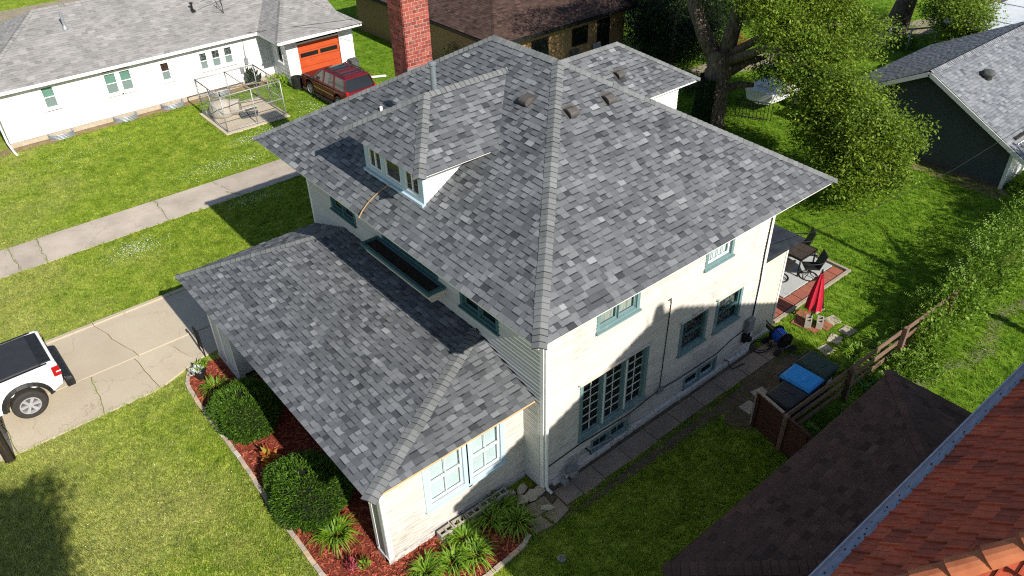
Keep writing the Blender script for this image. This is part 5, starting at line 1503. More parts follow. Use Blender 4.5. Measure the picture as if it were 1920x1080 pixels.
m_ = MB(); m_.lathe([(.38, .0), (.38, .42)], n=16, M=Matrix.Translation((3.95, 27.7, .42)) @ Matrix.Rotation(math.pi / 2, 4, 'Y') @ Matrix.Rotation(math.radians(30), 4, 'X')); m_.build('entrance', 'doghouse', dg)
mb = MB(); mb.hexa([(4.0, 26.75, .085), (4.75, 26.55, .085), (4.95, 26.95, .085), (4.1, 27.2, .085), (4.0, 26.75, .12), (4.75, 26.55, .15), (4.95, 26.95, .22), (4.1, 27.2, .26)]); tag(mb.build('kennel_mat', 'mat_grey'), 'crumpled dark mat on the kennel floor before the dog house', 'mat', 'mats in the dog kennel')
mb = MB(); mb.box(4.55, 5.15, 27.5, 27.8, .085, .11); tag(mb.build('kennel_mat', 'mat_grey'), 'flat narrow dark mat on the kennel floor behind the crumpled one', 'mat', 'mats in the dog kennel')

# ================================================================== brown-roofed brick house behind
BH = thing('brick_house', 'tan brick house with a wide brown shingle roof behind the grey-roofed house', 'house', (22, 26, 0))
bx0, by0_ = 15.0, 20.45; bx1, by1_ = 32.0, 36.0; bez = 2.75
mb = MB(); mb.box(bx0 + .7, 24.9, by0_ + .7, by1_ - .7, 0, 2.72); mb.build('wall', 'tan_brick', BH)
hb = (by1_ - by0_) / 2; bk = .34
c0 = Vector((bx0, by0_, bez)); c1 = Vector((25.6, by0_, bez)); c2 = Vector((25.6, by1_, bez)); c3 = Vector((bx0, by1_, bez)); a0 = Vector((bx0 + hb - 2.0, by0_ + hb, bez + bk * hb)); a1 = Vector((25.6, by0_ + hb, bez + bk * hb))
P_b1 = RoofPlane([c0, c1, a1, a0]); P_b2 = RoofPlane([c3, c0, a0]); P_b3 = RoofPlane([c2, c3, a0, a1])
mb = MB()
for R in (P_b1, P_b2, P_b3): deck(mb, R, .12)
br = mb.build('roof', 'deck', BH)
b = MB()
for R in (P_b1, P_b2, P_b3):
    for c, f in shingle_pieces(R, e=.15, wmin=.2, wmax=.38, thick=.009, band=.016, tones=lambda r: min(1, max(.2, r.gauss(.6, .2)))): merge(b, f)
for c, m_ in caps(c0, a0, P_b2.n, P_b1.n, exp=.2): addmb(b, m_)
b.build('shingle_field', 'brown_shingle', br, kind='stuff')
FBH = Fr((0, by0_ + .7, 0), (1, 0, 0), (0, -1, 0))
for a, b_, z0, z1 in ((18.0, 19.0, 1.0, 2.0), (20.9, 21.9, 1.2, 2.0), (22.8, 23.6, .1, 2.1)):
    m_ = MB(); fbox(m_, FBH, a - .08, b_ + .08, .0, .05, z0 - .08, z1 + .08); wv = m_.build('window_frame', 'black', BH); m_ = MB(); fbox(m_, FBH, a, b_, .051, .06, z0, z1); m_.build('pane', 'car_glass', wv)
mb = MB(); mb.box(bx0, 25.6, by0_ - .02, by0_ + .02, bez - .22, bez - .05); mb.box(bx0 - .02, bx0 + .02, by0_ + .02, by1_, bez - .22, bez - .05); mb.build('fascia', 'black', BH)
for k, (x, lab) in enumerate(((20.6, 'dark folded lawn chair leaning by the tan brick wall'), (22.3, 'pale folded lawn chair leaning by the tan brick wall'))):
    m_ = MB(); m_.hexa([(x, 20.75, .05), (x + .6, 20.75, .05), (x + .6, 20.85, .05), (x, 20.85, .05), (x, 21.0, 1.0), (x + .6, 21.0, 1.0), (x + .6, 21.05, 1.0), (x, 21.05, 1.0)]); tag(m_.build('lawn_chair', 'mat_grey' if k == 0 else 'pipe', bevel=.02), lab, 'chair', 'folded chairs by the brick house')

# ================================================================== grey garage on the right
GR = thing('grey_garage', 'charcoal-sided gable garage with a blue-grey shingle roof', 'garage', (28, 3, 0))
gx, gy0, gy1 = 23.9, -.55, 6.3; gpy, gpz = 3.25, 3.95; gez = 2.0
gey = -1.15; gey1 = 2 * gpy - gey
mb = MB(); mb.box(gx + .15, 33, gy0 + .15, gy1 - .15, 0, 2.1); mb.build('wall', 'core', GR)
kg = (gpz - 1.62) / (gpy - gey)
def gedge(z, zt):
    h = (gpz - .12 - zt) / kg
    return (max(gy0, gpy - h), min(gy1 + .6, gpy + h))
FGG = Fr((gx, 0, 0), (0, 1, 0), (-1, 0, 0))
mb = MB(); siding(mb, FGG, gy0, gy1, .15, gpz - .15, edge=gedge, e=.115, lap=.016, bl=(8, 9)); mb.build('siding', 'garage_siding', GR, kind='stuff')
mb = MB(); mb.poly([(gx + .14, gy0, 0), (gx + .14, gy1, 0), (gx + .14, gpy, gpz - .1)]); mb.build('gable_sheathing', 'core', GR)
mb = MB(); siding(mb, Fr((0, gy0, 0), (1, 0, 0), (0, -1, 0)), gx, 33, .15, 2.0, e=.2); mb.build('siding', 'vinyl', GR, kind='stuff')
mb = MB(); mb.box(gx - .02, gx + .1, gy0 - .022, gy0 + .0, .0, 1.72); mb.box(gx - .03, gx - .002, gy0 - .02, gy0 + .10, .0, 1.72); mb.build('corner_board', 'white', GR)
mb = MB(); mb.box(gx - .0, 33, gy0 - .0, gy1, -.05, .14); mb.build('foundation', 'soil', GR)
rx = 23.45
g0 = Vector((rx, gey, 1.62)); g1 = Vector((33.5, gey, 1.62)); gp0 = Vector((rx, gpy, gpz)); gp1 = Vector((33.5, gpy, gpz)); g2 = Vector((rx, gey1, 1.62)); g3 = Vector((33.5, gey1, 1.62))
P_g1 = RoofPlane([g0, g1, gp1, gp0]); P_g2 = RoofPlane([g3, g2, gp0, gp1])
mb = MB()
for R in (P_g1, P_g2): deck(mb, R, .06)
gr_ = mb.build('roof', 'deck', GR)
b = MB()
for R in (P_g1, P_g2):
    for c, f in shingle_pieces(R, e=.145, wmin=.14, wmax=.34, thick=.011): merge(b, f)
for c, m_ in caps(gp0, gp1, P_g1.n, P_g2.n): addmb(b, m_)
b.build('shingle_field', 'blue_shingle', gr_, kind='stuff')
mb = MB(); mb.beam(g0 + Vector((-.015, 0, -.12)), gp0 + Vector((-.015, 0, -.12)), .03, .17); mb.beam(g2 + Vector((-.015, 0, -.12)), gp0 + Vector((-.015, 0, -.12)), .03, .17); mb.build('rake_board', 'white', GR)
zv = 1.62 + kg * (2.15 - gey)
m_ = MB(); m_.lathe([(.20, 0), (.18, .14), (.26, .17), (.28, .26), (.20, .34), (.06, .38)], (26.1, 2.05, zv - .08), 18); m_.build('turbine_vent', 'mat_grey', gr_, smooth=True)

# ================================================================== back yard
pt = slabs('patio', [(11.2, 12.6, .78, 3.2), (12.6, 14.05, .78, 3.2)], .09, 'patio_slab', gap=.004, label='pale grey patio slab with a border of red pavers')
pv = MB(); pv.box(-.2, .2, -.2, .2, -.1, .085); pvm = pv.mesh('paver'); pvm.materials.append(MT['paver_red'])
def paver(x, y, root=None, rz=0.0, sc=1.0, name='paver'):
    o = bpy.data.objects.new(name, pvm); COL.objects.link(o)
    if root: o.parent = root
    o.location = (x, y, rnd.uniform(-.006, .008)); o.rotation_euler = (rnd.uniform(-.01, .01), rnd.uniform(-.01, .01), rz + rnd.uniform(-.03, .03)); o.scale = (.97 * sc, .97 * sc, 1); return o
for k in range(9): paver(10.55 + k * .41, .54, pt)
for k in range(9): paver(10.55 + k * .41, .28 - .02, pt, sc=.62) if False else None
for a in range(2):
    for q in range(4): paver(10.55 + a * .41 - .0, .95 + q * .41, pt)
paver(10.14, .54, pt); paver(10.14, .95, pt)
mb = MB(); mb.beam((9.9, .24, .05), (14.25, .24, .05), .10, .12); mb.beam((14.2, .30, .05), (14.2, 3.2, .05), .10, .12); mb.build('edging_timber', 'bleached', pt)
GS = 'square stepping stones in the back lawn'
for k, (x, y, lab) in enumerate(((11.42, -.88, 'stepping stone just beyond the red umbrella'), (11.30, -1.48, 'stepping stone farthest from the umbrella, in full sun'), (10.65, -1.45, 'stepping stone between the umbrella and the border plants'), (10.0, -1.55, 'stepping stone behind the green bin'), (8.05, -1.62, 'shaded stepping stone beside the blue bin'), (6.95, -1.42, 'shaded stepping stone beside the black bin'), (6.25, -1.55, 'shaded stepping stone nearest the wooden gate'), (11.55, -.2, 'stepping stone half hidden behind the umbrella'))):
    b = MB(); b.box(-.22, .22, -.19, .19, -.05, .035, rnd.random()); o = b.build('stepping_stone', 'walk', bevel=.012); o.location = (x, y, 0); o.rotation_euler = (0, 0, rnd.uniform(-.25, .25)); tag(o, lab, 'stepping stone', GS)
for k, (x, y, lab) in enumerate(((10.55, -.28, 'red paver on the grass left of the umbrella blocks'), (10.98, -.12, 'red paver on the grass behind the umbrella pole'), (11.0, -.85, 'red paver on the grass right of the umbrella blocks'), (10.6, -.70, 'red paver under the umbrella blocks'))):
    o = paver(x, y, None, .1, 1.05, 'loose_paver'); o.location.z = -.045; tag(o, lab, 'paver', 'loose red pavers under the umbrella')
# closed umbrella held by two concrete blocks
um = thing('patio_umbrella', 'closed red patio umbrella standing in two concrete blocks on the lawn', 'umbrella', (10.78, -.48, 0))
cable([(10.78, -.48, .05), (10.78, -.48, 2.02)], .022, 'iron', 'pole', um, 8)
m_ = MB(); n = 24
prof = [(.24, .58), (.235, .75), (.20, 1.05), (.15, 1.35), (.10, 1.65), (.045, 1.90)]
rows = []
for r, z in prof: rows.append([(10.78 + r * (1 + (.16 if i % 3 == 0 else -.10)) * math.cos(2 * math.pi * i / n), -.48 + r * (1 + (.16 if i % 3 == 0 else -.10)) * math.sin(2 * math.pi * i / n), z + (0.03 if i % 3 and z < .7 else 0)) for i in range(n)])
for a, b_ in zip(rows[:-1], rows[1:]):
    for i in range(n): m_.poly([a[i], a[(i + 1) % n], b_[(i + 1) % n], b_[i]])
m_.poly(rows[-1]); m_.build('canopy', 'red_cloth', um, smooth=True)
m_ = MB(); m_.lathe([(.03, 1.90), (.035, 1.97), (.012, 2.06)], (10.78, -.48, 0), 10); m_.build('finial', 'iron', um)
m_ = MB(); m_.tube([(10.78 + .19, -.48 - .22, .60), (10.78 + .10, -.48 - .16, 1.1), (10.79, -.52, 1.88)], .018, 6); m_.tube([(10.78 - .24, -.48 - .16, .60), (10.68, -.58, 1.1), (10.77, -.52, 1.88)], .018, 6); m_.build('rib', 'iron', um)
for k, (x, y, lab) in enumerate(((10.60, -.52, 'concrete block at the foot of the umbrella pole on the wall side'), (10.82, -.78, 'concrete block at the foot of the umbrella pole on the fence side'))):
    copy_thing(proto, (x, y, .06), .5, lab)['group'] = 'blocks holding the umbrella'

# table and chairs
tb = thing('patio_table', 'dark square patio table with four top panels beside the tan wall', 'table', (13.0, 1.75, .09))
for a in (-.23, .23):
    for q in (-.22, .22):
        m_ = MB(); m_.box(13.0 + a - .222, 13.0 + a + .222, 1.62 + q - .212, 1.62 + q + .212, .78, .81); m_.build('top_panel', 'bronze', tb, bevel=.01)
m_ = MB(); m_.box(12.51, 13.49, 1.14, 1.17, .75, .815); m_.box(12.51, 13.49, 2.07, 2.10, .75, .815); m_.box(12.51, 12.54, 1.17, 2.07, .75, .815); m_.box(13.46, 13.49, 1.17, 2.07, .75, .815); m_.build('frame', 'iron', tb)
for x in (12.56, 13.44):
    for y in (1.19, 2.05): cable([(x, y, .09), (x, y, .76)], .03, 'iron', 'leg', tb, 8)
ch0 = None
for k, (x, y, rz, lab) in enumerate(((12.85, .95, 2.4, 'black swivel patio chair with a ring base in front of the table'), (12.05, 1.55, 1.0, 'black swivel patio chair between the table and the tan wall'), (13.8, 2.0, math.pi * .75, 'black patio chair on the far side of the table'))):
    if ch0 is None:
        c_ = thing('patio_chair', lab, 'chair', (0, 0, 0), 'black chairs round the patio table')
        m_ = MB(); m_.tube([(.30 * math.cos(a), .30 * math.sin(a), .02) for a in [2 * math.pi * i / 24 for i in range(25)]], .02, 8)
        for i in range(4): a = math.pi / 4 + i * math.pi / 2; m_.tube([(.30 * math.cos(a), .30 * math.sin(a), .02), (.06 * math.cos(a), .06 * math.sin(a), .12), (0, 0, .38)], .015, 6)
        m_.build('base', 'iron', c_)
        m_ = MB(); m_.hexa([(-.25, -.25, .40), (.25, -.25, .42), (.25, .25, .42), (-.25, .25, .40), (-.25, -.25, .43), (.25, -.25, .45), (.25, .25, .45), (-.25, .25, .43)]); m_.build('seat', 'black', c_, bevel=.015)
        m_ = MB(); m_.hexa([(-.25, -.24, .43), (-.22, -.24, .43), (-.22, .24, .43), (-.25, .24, .43), (-.42, -.24, .95), (-.39, -.24, .96), (-.39, .24, .96), (-.42, .24, .95)]); m_.build('backrest', 'black', c_)
        for s_ in (-1, 1): m_ = MB(); m_.tube([(.22, s_ * .27, .44), (.20, s_ * .28, .64), (-.10, s_ * .28, .66), (-.33, s_ * .26, .70)], .018, 6); m_.build('armrest', 'iron', c_)
        ch0 = c_; place(c_, (x, y, .09), rz)
    else: copy_thing(ch0, (x, y, .09), rz, lab)

# hose reel cart
hc = thing('hose_reel', 'black hose reel cart wound with blue hose by the corner of the tan wall', 'hose reel', (0, 0, 0))
m_ = MB()
for s_ in (-1, 1):
    m_.tube([(-.25, s_ * .26, .16), (-.05, s_ * .26, .55), (-.42, s_ * .22, .98)], .018, 6); m_.tube([(-.25, s_ * .26, .16), (.28, s_ * .26, .12), (.10, s_ * .26, .50), (-.05, s_ * .26, .50)], .018, 6)
m_.tube([(-.42, -.22, .98), (-.50, -.18, 1.06), (-.50, .18, 1.06), (-.42, .22, .98)], .018, 6); m_.build('frame', 'iron', hc)
m_ = MB(); Mx = Matrix.Translation((.02, 0, .42)) @ Matrix.Rotation(math.pi / 2, 4, 'X')
for k in range(7): m_.tube([Mx @ Vector((.19 * math.cos(a), .19 * math.sin(a), -.15 + k * .05)) for a in [2 * math.pi * i / 18 for i in range(19)]], .028, 6)
m_.build('hose', 'hose_blue', hc, smooth=True)
m_ = MB()
for s_ in (-.21, .21): m_.lathe([(.27, s_ - .01), (.27, s_ + .01)], n=20, M=Mx)
m_.lathe([(.15, -.2), (.15, .2)], n=12, M=Mx); m_.build('drum', 'black', hc)
m_ = MB(); m_.box(-.48, -.40, -.16, .16, .82, .95); m_.build('tray', 'black', hc)
for x in (-.25, .28):
    for s_ in (-1, 1):
        Mw = Matrix.Translation((x, s_ * .31, .13)) @ Matrix.Rotation(math.pi / 2, 4, 'X'); m_ = MB(); m_.lathe([(.06, -.025), (.13, -.025), (.13, .025), (.06, .025)], n=16, M=Mw); m_.build('wheel', 'rubber', hc)
place(hc, (9.0, -.55, .02), -.35)
mb = MB(); mb.tube([(8.55 + .32 * math.cos(a) + .03 * i / 10, -.22 + .26 * math.sin(a), .06 + .004 * i) for i, a in enumerate([i * .45 for i in range(30)])], .014, 6); mb.tube([(8.8, -.3, .07), (8.9, -.5, .07), (9.0, -.4, .3)], .014, 6); tag(mb.build('garden_hose', 'black', smooth=True), 'loop of black hose on the side path beside the reel cart', 'hose')

# wheelie bins
def bin_(name, label, body, lid, x, y, rz=0.0, mark=True, h=1.0, sx=.36, sy=.42):
    t_ = thing(name, label, 'bin', (0, 0, 0), 'wheeled bins along the fence')
    m_ = MB(); m_.hexa([(-sx * .78, -sy * .8, .06), (sx * .78, -sy * .8, .06), (sx * .78, sy * .8, .06), (-sx * .78, sy * .8, .06), (-sx, -sy, h), (sx, -sy, h), (sx, sy, h), (-sx, sy, h)]); m_.build('body', body, t_, bevel=.04)
    m_ = MB(); m_.hexa([(-sx - .02, -sy - .04, h), (sx + .02, -sy - .04, h), (sx + .02, sy + .02, h), (-sx - .02, sy + .02, h), (-sx + .05, -sy + .04, h + .075), (sx - .05, -sy + .04, h + .075), (sx - .05, sy - .04, h + .09), (-sx + .05, sy - .04, h + .09)]); lo = m_.build('lid', lid, t_, bevel=.025)
    m_ = MB(); m_.box(-sx * .35, sx * .35, -sy * .45, -sy * .15, h + .076, h + .092); m_.build('lid_rib', lid, lo, bevel=.01)
    m_ = MB()
    m_.tube([(-sx * .8, sy + .08, h - .02), (sx * .8, sy + .08, h - .02)], .02, 8); m_.box(-sx * .8 - .02, -sx * .8 + .02, sy, sy + .08, h - .04, h); m_.box(sx * .8 - .02, sx * .8 + .02, sy, sy + .08, h - .04, h); m_.build('handle', body, t_)
    for s_ in (-1, 1):
        m_ = MB(); Mw = Matrix.Translation((s_ * sx * .82, sy * .82, .13)) @ Matrix.Rotation(math.pi / 2, 4, 'Y'); m_.lathe([(.05, -.03), (.13, -.03), (.13, .03), (.05, .03)], n=16, M=Mw); m_.build('wheel', 'rubber', t_)
    if mark:
        m_ = MB()
        for dx in (-.07, .05): m_.hexa([(dx, -sy * .955 - .012, .62), (dx + .08, -sy * .955 - .012, .62), (dx + .08, -sy * .955 + .03, .62), (dx, -sy * .955 + .03, .62), (dx, -sy * .99 - .012, .78), (dx + .08, -sy * .99 - .012, .78), (dx + .08, -sy, .78), (dx, -sy, .78)])
        m_.build('number', 'mark', t_)
    place(t_, (x, y, .01), rz); return t_
bin_('wheelie_bin', 'black wheelie bin nearest the wooden gate', 'black', 'black', 6.38, -2.45, -math.pi / 2 + math.pi, False, 1.0, .40, .44)
bin_('wheelie_bin', 'wheelie bin with the bright blue lid between the black and green bins', 'bin_body', 'bin_lid_blue', 7.22, -2.33, .03, True, 1.04, .38, .44)
bin_('wheelie_bin', 'dark green wheelie bin farthest from the wooden gate', 'bin_green', 'bin_green', 8.05, -2.28, -.02, True, 1.02, .38, .44)

# fence with horizontal boards
fn = thing('board_fence', 'weathered fence of horizontal boards behind the bins', 'fence', (9, -3.0, 0))
fx_ = [5.55, 8.45, 11.05, 13.7, 16.4, 19.0]
def fyy(x): return -2.92 - .035 * (x - 5.5)
for x in fx_:
    m_ = MB(); m_.box(x - .07, x + .07, fyy(x) - .13, fyy(x) + .0, -.05, 1.25 + rnd.uniform(-.05, .08)); m_.build('post', 'rail', fn, bevel=.012)
for k, (a, b_) in enumerate(zip(fx_[:-1], fx_[1:])):
    sag = 0 if k else -.05
    for z in (.32, .70, 1.08):
        m_ = MB(); m_.beam((a + .02, fyy(a) + .025, z + rnd.uniform(-.03, .03)), (b_ - .02, fyy(b_) + .025, z + rnd.uniform(-.03, .03)), .035, .17); m_.build('board', 'rail', fn, bevel=.006)
gt = thing('wooden_gate', 'dark red-brown wooden gate panel standing across the end of the board fence', 'gate', (5.5, -2.8, 0))
ga, gb = Vector((5.78, -1.98, 0)), Vector((5.42, -3.75, 0)); gd_ = (gb - ga).normalized()
for k in range(6):
    z = .10 + k * .19; m_ = MB(); m_.beam(ga + Vector((0, 0, z)), gb + Vector((0, 0, z)), .03, .175); m_.build('board', 'gate', gt, bevel=.006)
for f in (.04, .5, .96):
    p = ga.lerp(gb, f) + Vector((-.04, 0, 0)); m_ = MB(); m_.beam(p + Vector((0, 0, 0)), p + Vector((0, 0, 1.2)), .07, .05); m_.build('upright', 'gate', gt)
m_ = MB(); m_.beam(ga + Vector((-.0, 0, 1.22)), ga.lerp(gb, .5) + Vector((0, 0, 1.22)), .08, .035); m_.build('top_rail', 'bleached', gt)
m_ = MB(); m_.beam(ga.lerp(gb, .5) + Vector((0, 0, 1.2)), gb + Vector((0, 0, 1.2)), .07, .035); m_.build('top_rail', 'gate', gt)
m_ = MB(); m_.beam(ga + Vector((-.02, .03, 0)), ga + Vector((-.02, .03, 1.22)), .05, .05); m_.build('upright', 'bleached', gt)
mb = MB(); mb.tube([(8.5, -3.25, .2), (8.45, -3.12, .7), (8.5, -3.1, 1.15), (8.7, -3.15, .7), (9.0, -3.3, .35), (9.5, -3.35, .28), (9.9, -3.25, .4)], .016, 6); tag(mb.build('garden_hose', 'hose_green', smooth=True), 'green hose draped over the fence post beside the bins', 'hose')

# vines and shrubs over the fence
def shrub(name, label, blobs, n, size, m, seed, cat='shrub', group=None, shell=.35, up=.5):
    r_ = random.Random(seed); t_ = thing(name, label, cat, (blobs[0][0], blobs[0][1], 0), group)
    m_ = MB()
    vol = [b_[3] * b_[4] * b_[5] for b_ in blobs]; tot = sum(v ** .67 for v in vol)
    for b_, v in zip(blobs, vol): leaf_ball(m_, r_, b_[:3], b_[3], b_[4], b_[5], int(n * v ** .67 / tot), size, shell, up)
    m_.build('foliage', m, t_, kind='stuff')
    m_ = MB()
    for b_ in blobs:
        for _ in range(3):
            a = r_.uniform(0, 6.28); m_.tube([(b_[0] + .2 * math.cos(a), b_[1] + .2 * math.sin(a), 0), (b_[0] + b_[3] * .5 * math.cos(a), b_[1] + b_[4] * .5 * math.sin(a), b_[2] + b_[5] * .5)], [.02, .006], 5)
    m_.build('stem', 'bark', t_)
    return t_
GV = 'shrubs and vines over the back fence'
shrub('fence_vine', 'leafy vine mound where the board fence disappears', [(12.6, -3.3, .5, .9, .6, .6), (12.0, -3.6, .35, .7, .5, .45)], 6000, .12, 'leaf_hedge', 41, 'vine', GV)
shrub('fence_vine', 'bright tangle of vines over the middle of the fence line', [(14.2, -3.4, .85, 1.2, .75, .95), (15.3, -3.2, 1.0, 1.0, .75, 1.1), (13.5, -2.8, .5, .7, .6, .6)], 12500, .12, 'leaf_hedge', 42, 'vine', GV)
shrub('fence_vine', 'tall vine tangle at the right picture edge below the grey garage', [(16.6, -3.1, 1.0, 1.2, .9, 1.1), (18.2, -3.0, .9, 1.2, .9, 1.0), (19.6, -3.0, .9, 1.1, .9, 1.0)], 13500, .12, 'leaf_hedge', 43, 'vine', GV)
shrub('ground_creeper', 'low creeper in the gap between the board fence and the dark brown roof', [(6.6, -3.55, .15, 1.0, .45, .25), (7.8, -3.55, .15, .8, .45, .25)], 3600, .10, 'leaf_hedge', 44, 'creeper', GV)
shrub('ground_creeper', 'sunlit weeds along the outside of the fence past the second post', [(9.6, -3.65, .18, .8, .5, .3), (10.6, -3.6, .25, .8, .5, .4), (11.4, -3.9, .2, .8, .5, .3)], 6500, .12, 'leaf_hedge', 45, 'creeper', GV)
shrub('garage_plants', 'grassy plants at the white side of the grey garage', [(24.3, -1.0, .3, .5, .35, .45), (25.2, -1.2, .3, .7, .35, .45)], 900, .2, 'lily', 46, 'plant')
shrub('red_flowers', 'red flowers in the bed beside the grey garage', [(25.4, -1.5, .35, .6, .3, .25)], 160, .14, 'flower_red', 47, 'flowers')
r_ = random.Random(5); mb = MB()
for _ in range(900):
    x = r_.uniform(10.2, 19); y = -4.35 - .02 * (x - 10) + r_.gauss(0, .14) + .25 * math.sin(x * 1.3); a = r_.uniform(0, 6.28); L = r_.uniform(.1, .28)
    mb.poly([(x, y, .05), (x + .015, y + .01, .05), (x + math.cos(a) * L, y + math.sin(a) * L, r_.uniform(.05, .16))], r_.random())
tag(mb.build('dry_grass', 'straw'), 'strip of pale dry grass along the fence planting', 'dry grass', kind='stuff')

# ================================================================== trees
def tree(name, label, cat, base, trunk, limbs, blobs, nleaf, size, m, seed, group=None, shell=.3, leafgroup=9, spread=1.5):
    r_ = random.Random(seed); t_ = thing(name, label, cat, base, group)
    if trunk:
        m_ = MB()
        pts, rad = trunk
        P = [Vector(p) for p in pts]
        # gnarled trunk: subdivide and displace
        sub = []; rr = []
        for i in range(len(P) - 1):
            for k in range(4):
                f = k / 4; sub.append(P[i].lerp(P[i + 1], f) + Vector((r_.uniform(-.04, .04), r_.uniform(-.04, .04), 0))); rr.append((rad[i] * (1 - f) + rad[i + 1] * f) * r_.uniform(.92, 1.1))
        sub.append(P[-1]); rr.append(rad[-1])
        m_.tube(sub, rr, 14); m_.build('trunk', 'bark', t_, smooth=True)
    for pts, rad in limbs:
        m_ = MB(); m_.tube(pts, rad, 9); m_.build('limb', 'bark', t_, smooth=True)
    m_ = MB()
    vol = [b_[3] * b_[4] * b_[5] for b_ in blobs]; tot = sum(v ** .75 for v in vol)
    for b_, v in zip(blobs, vol):
        n = int(nleaf * v ** .75 / tot / leafgroup)
        for _ in range(n):
            while True:
                p = Vector((r_.uniform(-1, 1), r_.uniform(-1, 1), r_.uniform(-1, 1)))
                if shell < p.length < 1: break
            # break the outline into boughs
            k = 1 + .24 * math.sin(4.1 * p.x + seed + b_[0]) + .24 * math.sin(5.3 * p.y + 2 * seed + b_[1]) + .16 * math.sin(6 * p.z)
            if math.sin(6.1 * p.x + b_[1]) * math.sin(6.7 * p.y + b_[0]) + .5 * math.sin(9 * p.z + b_[0]) > .62: continue
            C = Vector((b_[0] + p.x * b_[3] * k, b_[1] + p.y * b_[4] * k, b_[2] + p.z * b_[5] * k))
            if C.z < .3: continue
            t0 = r_.random() ** 1.2 * .72
            for _k in range(leafgroup):
                Q = C + Vector((r_.gauss(0, 1), r_.gauss(0, 1), r_.gauss(0, .6))) * size * spread
                d = Vector((r_.uniform(-1, 1), r_.uniform(-1, 1), r_.uniform(-.9, .35))).normalized()
                nrm = Vector((r_.uniform(-.6, .6), r_.uniform(-.6, .6), 1)).normalized()
                s_ = d.cross(nrm).normalized(); L = size * r_.uniform(.7, 1.35); w_ = L * .26
                m_.poly([Q, Q + d * L * .45 + s_ * w_, Q + d * L, Q + d * L * .45 - s_ * w_], min(1, t0 + r_.random() * .3))
    m_.build('crown', m, t_, kind='stuff')
    return t_

TB = (20.5, 11.2, 0)
tree('maple_tree', 'big maple with a knotted ivy-clad trunk and bright green drooping crown', 'tree', TB,
     ([(20.3, 11.1, -.1), (20.45, 11.2, .6), (20.6, 11.3, 1.6), (20.8, 11.4, 2.6), (20.9, 11.4, 3.3)], [.75, .62, .58, .60, .5]),
     [([(20.9, 11.5, 2.7), (20.6, 12.2, 3.8), (20.3, 12.8, 5.2), (20.1, 13.2, 7.5)], [.40, .34, .30, .22]),
      ([(21.0, 11.3, 2.8), (21.2, 11.2, 4.2), (21.2, 10.9, 6.0), (21.4, 10.8, 8.5)], [.42, .34, .28, .2]),
      ([(21.0, 11.2, 2.3), (21.6, 10.5, 2.9), (22.0, 9.8, 3.2)], [.30, .2, .1]),
      ([(20.8, 11.0, 1.6), (21.3, 10.5, 1.9), (21.7, 10.0, 1.9)], [.24, .16, .1]),
      ([(21.0, 11.1, 2.9), (20.2, 8.5, 4.4), (19.2, 5.8, 4.3), (18.6, 3.6, 3.4)], [.24, .16, .10, .04]),
      ([(21.0, 11.1, 3.2), (21.5, 8.5, 5.2), (21.8, 6.5, 5.4)], [.2, .13, .05])],
     [(18.4, 3.2, 3.0, 1.8, 1.75, 1.25), (19.6, 2.2, 2.5, 1.3, 1.2, .95), (19.4, 4.2, 3.4, 1.4, 1.3, 1.0), (22.0, 7.6, 3.9, 1.2, 1.0, .7), (17.4, 2.6, 1.9, 1.3, 1.1, .85), (18.6, 1.9, 1.7, 1.3, 1.0, .8), (18.9, 4.9, 4.0, 1.6, 1.4, 1.1), (17.9, 4.0, 2.6, 1.0, 1.0, .8), (20.0, 5.0, 3.0, 1.2, 1.2, .8),
      (20.4, 6.4, 4.7, 1.7, 1.5, 1.1), (20.8, 8.4, 5.4, 1.5, 1.3, 1.0), (22.4, 6.8, 4.9, 1.7, 1.5, 1.1), (21.2, 9.9, 5.9, 1.5, 1.2, .9), (23.0, 8.2, 5.4, 1.8, 1.5, 1.1), (22.0, 9.6, 4.2, .9, .9, .5),
      (24.5, 7.6, 4.6, 1.4, 1.3, .9), (23.4, 9.4, 3.3, 1.3, 1.1, .6), (23.2, 9.3, 2.4, .9, .7, .4), (22.2, 9.9, 2.5, .6, .5, .35), (24.6, 9.6, 2.8, .9, .8, .5), (25.4, 9.2, 3.0, 1.2, .9, .5), (23.9, 9.0, 2.0, .7, .6, .35), (22.6, 8.4, 3.6, 1.0, .9, .6), (21.0, 11.5, 8.0, 3.6, 3.2, 1.5), (23.5, 9.0, 7.7, 3.2, 2.6, 1.3)],
     240000, .12, 'leaf', 3)
# ivy on the trunk (part of the tree's own thing)
mt_ = bpy.data.objects['maple_tree']
m_ = MB(); r_ = random.Random(8)
for _ in range(5200):
    z = r_.uniform(.0, 2.3) ** 1.0; a = r_.uniform(1.5, 3.75); rad = .80 - .07 * z + r_.uniform(0, .12)
    P = Vector((20.35 + .1 * z + rad * math.cos(a), 11.15 + .06 * z + rad * math.sin(a), z)); nn = Vector((math.cos(a), math.sin(a), .3)); s_ = Vector((-math.sin(a), math.cos(a), r_.uniform(-.5, .5))).normalized(); d = Vector((r_.uniform(-.4, .4), r_.uniform(-.4, .4), -1)).normalized(); L = r_.uniform(.07, .13)
    m_.poly([P, P + d * L * .5 + s_ * L * .4 + nn * .03, P + d * L, P + d * L * .5 - s_ * L * .4 + nn * .03], r_.random())
m_.build('ivy', 'ivy', mt_, kind='stuff')
